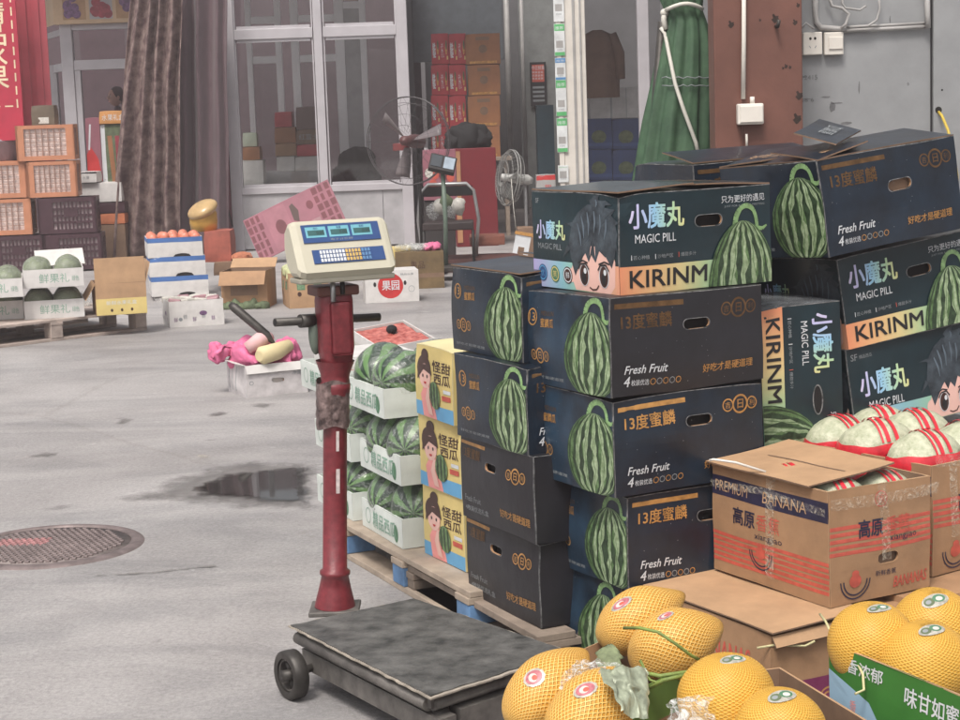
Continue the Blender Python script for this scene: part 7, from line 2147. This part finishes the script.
net_melon(ml + 'beside a vine, right of the top left melon', 675, 644, 3.74, .108, .08, .078, (.8, .1, .3), pinch=.45, seed=2, sticker=((-.3, -.35, .95), .022, .012, True))
net_melon(ml + 'with a red sticker, at the far left of the near carton', 548, 690, 3.62, .115, .075, .075, (.62, .45, .45), pinch=.35, seed=3, sticker=((-.35, -.75, .75), .027, .024, True))
net_melon(ml + 'half under loose wrap, right of the far left one', 592, 712, 3.5, .12, .08, .078, (.62, .45, .45), pinch=.35, seed=4, sticker=((-.2, -.6, .85), .03, .02, True))
net_melon('round orange yellow melon in the middle of the near row', 727, 700, 3.52, .098, .1, .095, (0, -.25, 1), NET2, seed=5, sticker=((.1, -.3, 1), .034, .016, False))
net_melon('round orange yellow melon right of the middle one, at the bottom edge', 780, 733, 3.38, .09, .092, .088, (0, -.25, 1), NET2, seed=6, sticker=((.0, -.35, 1), .036, .02, False))
net_melon('round orange yellow melon at the back of the green box', 934, 632, 3.85, .098, .098, .096, (0, -.2, 1), NET2, seed=7, sticker=((-.1, -.5, .9), .038, .022, False))
net_melon('round orange yellow melon at the left of the green box', 872, 645, 3.68, .093, .094, .088, (0, -.2, 1), NET2, seed=8, sticker=((.1, -.32, .95), .034, .015, False))
net_melon('round orange yellow melon at the front right of the green box', 925, 668, 3.6, .1, .098, .092, (0, -.2, 1), NET2, seed=9, sticker=((.05, -.4, .95), .036, .018, False))
# the carton holding the long melons
NB = .17
def pz(px, py, y): return at(px, py, y)
bx = pz(594, 640, 4.02)
t = carton('melon_carton', 'kraft carton with a green flap, full of long netted melons', 'carton', (.14, 3.40, .12), 48.5, .56, .22, .17, KRAFT, open_=True, inner=KRAFTD, seed=71, bulge=.006, edge=KRAFT)
GRB = mat('green carton board', (.11, .2, .04), .6, var=.2)
flap(t, (.02, 0, .17), (.52, 0, 0), (0, -.085, 0), R(88), GRB, GRB)
flap(t, (.56, .22, .17), (-.2, 0, 0), (0, .1, 0), R(80), KRAFT, KRAFTL)
t2 = carton('melon_carton', 'kraft carton holding the round yellow melons beside the green box', 'carton', (.527, 3.287, .12), 17.6, .25, .45, .225, KRAFT, open_=True, inner=KRAFTD, seed=72, bulge=.006, edge=KRAFTL)
def art_green(F, left):
    F.rect(0, F.H * .0, F.W, F.H, GREENBX, 1)
    if left:
        F.shape([(0, 0), (F.W * .5, 0), (F.W * .46, F.H * .45), (F.W * .3, F.H * .7), (0, F.H * .82)], BLUEL, 2)
        F.text('果香浓郁', F.W * .05, F.H * .85, F.H * .1, PWHITE, w=F.W * .34, bold=.02, l=3); F.text('精品瓜', F.W * .08, F.H * .42, F.H * .15, PURP, w=F.W * .34, bold=.03, l=4); F.text('香', F.W * .16, F.H * .6, F.H * .07, BLUSH, l=4)
        F.text('味甘如蜜', F.W * .54, F.H * .78, F.H * .13, PWHITE, w=F.W * .34, bold=.02, l=3)
        for i in range(12): F.line([(F.W * (.4 + .05 * i), F.H * .2), (F.W * (.36 + .055 * i), F.H * (.4 + .08 * (i % 3)))], .008, LIMEP if i % 2 else GREENBX, 4)
    else:
        F.text('味甘如蜜', F.W * .16, F.H * .72, F.H * .12, PWHITE, w=F.W * .45, bold=.02, l=3)
        for i in range(16): F.line([(F.W * (.02 + .05 * i), F.H * .2), (F.W * (.0 + .055 * i), F.H * (.35 + .12 * (i % 3)))], .007, LIMEP if i % 2 else GREENP, 2)
        F.shape([(F.W * .05, 0), (F.W, 0), (F.W, F.H * .2), (F.W * .1, F.H * .22)], LIMEP, 2)
GREENBX = mat('leaf green printed board', (.04, .17, .03), .45, var=.15)
BLUEL = mat('pale blue printed board', (.3, .46, .6), .45, var=.1)
gb = carton('green_box', 'leaf green fruit box with white lettering holding round yellow melons', 'box', (.92, 3.27, .12), 26, .4, .46, .31, GREENBX, front=lambda F: art_green(F, False), left=lambda F: art_green(F, True), open_=True, inner=KRAFTD, seed=73, bulge=.008, edge=KRAFTL)
mb = MB(); mb.box(-.1, 3.2, 0, 1.5, 4.0, .115, WOODD)
t = tag(mb.build('low_platform'), 'low wooden platform under the near melon cartons', 'platform')
# vines, leaves and loose wrap
mb = MB(); Y_ = 3.6
mb.tube([at(624, 628, 3.68), at(640, 628, 3.62), at(658, 632, 3.6), at(676, 644, 3.58), at(692, 656, 3.6), at(700, 660, 3.62)], .0035, VINE, 7)
mb.tube([at(640, 672, 3.6), at(660, 676, 3.56), at(688, 672, 3.58), at(706, 664, 3.62), at(716, 655, 3.64)], .0045, VINE, 7)
mb.tube([at(645, 690, 3.6), at(664, 680, 3.55), at(690, 674, 3.57)], .0045, VINE, 7); mb.tube([at(640, 660, 3.6), at(650, 680, 3.58), at(662, 684, 3.56)], .003, VINE, 6)
tag(mb.build('melon_vine'), 'green melon vine lying across the long netted melons', 'vine')
def wrapsheet(label, pts, y, seed, m=FILMD, nu=34, nv=30):
    mb = MB(); A, B, C_, D_ = [at(px, py, yy) for px, py, yy in pts]; vs = []
    for j in range(nv + 1):
        for i in range(nu + 1):
            u, v = i / nu, j / nv
            p = A.lerp(B, u).lerp(D_.lerp(C_, u), v)
            p += noise.noise_vector(Vector((u * 4, v * 4, seed))) * .013 + noise.noise_vector(Vector((u * 13, v * 9, seed))) * .003 + Vector((0, 0, .02 * math.sin(PI * u) * math.sin(PI * v)))
            vs.append(p)
    mb.faces(vs, [(j * (nu + 1) + i, j * (nu + 1) + i + 1, (j + 1) * (nu + 1) + i + 1, (j + 1) * (nu + 1) + i) for j in range(nv) for i in range(nu)], m, None, True)
    return tag(mb.build('loose_wrap'), label, 'plastic wrap')
wrapsheet('crinkled clear wrap between the two long melons with red stickers', [(570, 660, 3.62), (622, 664, 3.55), (600, 690, 3.45), (560, 690, 3.5)], 0, 1)
wrapsheet('sheet of dull foil wrap over the end of the long melon at the bottom', [(600, 668, 3.45), (648, 668, 3.5), (648, 720, 3.4), (622, 712, 3.34)], 0, 4, mat('dull foil wrap', (.3, .33, .24), .4, .2, var=.4, sc=30, bump=.5, bs=40))
wrapsheet('scrap of clear wrap on the middle round melon', [(668, 700, 3.45), (712, 696, 3.42), (715, 722, 3.36), (668, 722, 3.38)], 0, 7)
LEAFD = mat('dry leaf', (.16, .19, .1), .7, var=.35, sc=40, bump=.4, bs=90)
for (a, b_, c, lab) in (((590, 640), (634, 648), (606, 672), 'dull green dry leaf between the long netted melons'), ((690, 664), (706, 660), (700, 690), 'small dry leaf beside the right long melon')):
    P = [at(*a, 3.66), at(*b_, 3.6), at(*c, 3.58)]; m_ = (P[0] + P[1] + P[2]) / 3 + Vector((0, -.01, .012))
    mb = MB(); vs = []
    tip, root_ = P[2], (P[0] + P[1]) / 2; ax_ = tip - root_; sd_ = (P[1] - P[0]) * .6
    for j in range(15):
        v = j / 14; wd = math.sin(PI * min(1, v * .95 + .05)) ** .7
        for i in range(11):
            u = (i / 10 - .5) * 2
            q = root_ + ax_ * v + sd_ * (u * wd * .5 * (1 + .12 * math.sin(v * 22)))
            q += Vector((0, -.012 * abs(u) + .01 * math.sin(v * 5), .012 * math.sin(PI * v) - .012 * u * u)) + noise.noise_vector(Vector((u * 3, v * 6, 4))) * .005
            vs.append(q)
    mb.faces(vs, [(j * 11 + i, j * 11 + i + 1, j * 11 + i + 12, j * 11 + i + 11) for j in range(14) for i in range(10)], LEAFD, None, True)
    o = mb.build('dry_leaf'); sm = o.modifiers.new('thick', 'SOLIDIFY'); sm.thickness = .001; tag(o, lab, 'leaf')
for k, pts in enumerate(([(858, 664, 3.6), (863, 675, 3.57), (864, 690, 3.55), (855, 694, 3.54)], [(911, 650, 3.62), (913, 670, 3.55), (911, 688, 3.54), (905, 696, 3.54)], [(820, 614, 3.95), (826, 622, 3.9), (831, 633, 3.85)], [(757, 648, 4.28), (775, 645, 4.28), (805, 646, 4.3), (815, 641, 4.3)])):
    mb = MB(); mb.tube([at(*p) for p in pts], .003, mat('pale stalk', (.5, .46, .25), .6), 6)
    tag(mb.build('melon_stalk'), ('thin pale stalk hanging over the left side of the green box', 'thin pale stalk hanging over the front of the green box', 'short pale stalk behind the left melon of the green box', 'pale strap across the wine red carton')[k], 'stalk')

# ================================================================ GOODS SEEN THROUGH THE GLASS
yi = YF + 1.3
gi = 'cartons behind the shop glass'
far_box('red_carton', 'small red carton behind the glass, beside the floral carton', 'carton', 275, 292, 112, 127, yi, .3, REDBOX, group=gi)
far_box('brown_carton', 'brown carton behind the glass under the small red one, upper', 'carton', 275, 296, 127.5, 143, yi, .3, OCHRE, group=gi)
far_box('brown_carton', 'brown carton behind the glass, lower, above the white boxes', 'carton', 275.5, 296.5, 143.5, 156, yi, .3, KRAFT, group=gi)
far_box('floral_carton', 'pale floral printed carton behind the glass', 'carton', 296.5, 321, 107, 129, yi, .3, FLORAL, group=gi)
far_box('dark_print_carton', 'dark printed carton behind the glass under the floral one', 'carton', 297, 321, 129.5, 144, yi, .3, KRAFTD, lambda F: F.text('红富士', F.W * .1, F.H * .3, F.H * .4, PGREY, w=F.W * .8), group=gi)
far_box('red_carton', 'dark red carton behind the glass under the dark printed one', 'carton', 297, 321, 144.5, 156, yi, .3, REDBOX, group=gi)
far_box('white_box', 'left white box behind the glass under the brown cartons', 'box', 277, 295, 156.5, 171, yi, .3, WHITEC, group=gi)
far_box('white_box', 'right white box behind the glass under the dark red carton', 'box', 295.5, 321, 156.5, 171, yi, .3, WHITEC, group=gi)
far_box('counter', 'pale counter behind the shop glass carrying the cartons', 'counter', 240, 326, 171.5, 250, yi - .05, .5, PANELW)
far_box('orange_carton', 'orange carton behind the left pane of the shop glass', 'carton', 243, 260, 147, 160, yi - .3, .3, OCHRE)
far_box('pale_packet', 'pale green packet on the orange carton behind the left pane', 'packet', 243, 257, 133, 146.5, yi - .25, .2, mat('pale green packet', (.45, .5, .4), .5))
far_box('white_tub', 'white tub under the orange carton behind the left pane', 'tub', 241, 264, 160.5, 186, yi - .35, .35, WHITEC)
mb = MB(); q = at(357, 185, yi)
mb.ball((0, 0, .22), .24, .2, .26, BLKC, wob=.35, seed=4); mb.ball((-.16, 0, .08), .16, .18, .2, BLKC, wob=.4, seed=5); mb.ball((.12, 0, .05), .18, .18, .18, BLKC, wob=.4, seed=6)
tag(mb.build('backpack', None, (q.x, q.y, q.z)), 'dark bulky backpack standing behind the right pane of the shop glass', 'bag')
far_box('bag_stand', 'low chest under the dark backpack behind the glass', 'chest', 336, 380, 186, 250, yi - .1, .5, mat('dim chest', (.08, .075, .08), .6))

# ================================================================ HAZE ADDED TO LIFT THE DARKS, TINTED PINK
hz = bpy.data.materials.new('added haze'); hz.use_nodes = True
n_, l_ = hz.node_tree.nodes, hz.node_tree.links
n_.remove(n_['Principled BSDF'])
pv = n_.new('ShaderNodeVolumePrincipled'); pv.inputs['Color'].default_value = (.95, .85, .86, 1); pv.inputs['Density'].default_value = .0055; pv.inputs['Anisotropy'].default_value = .2
l_.new(pv.outputs[0], n_['Material Output'].inputs['Volume'])
mb = MB(); mb.box(-42, -16, -1, 42, 82, 6, hz)
o = mb.build('haze'); o['kind'] = 'stuff'
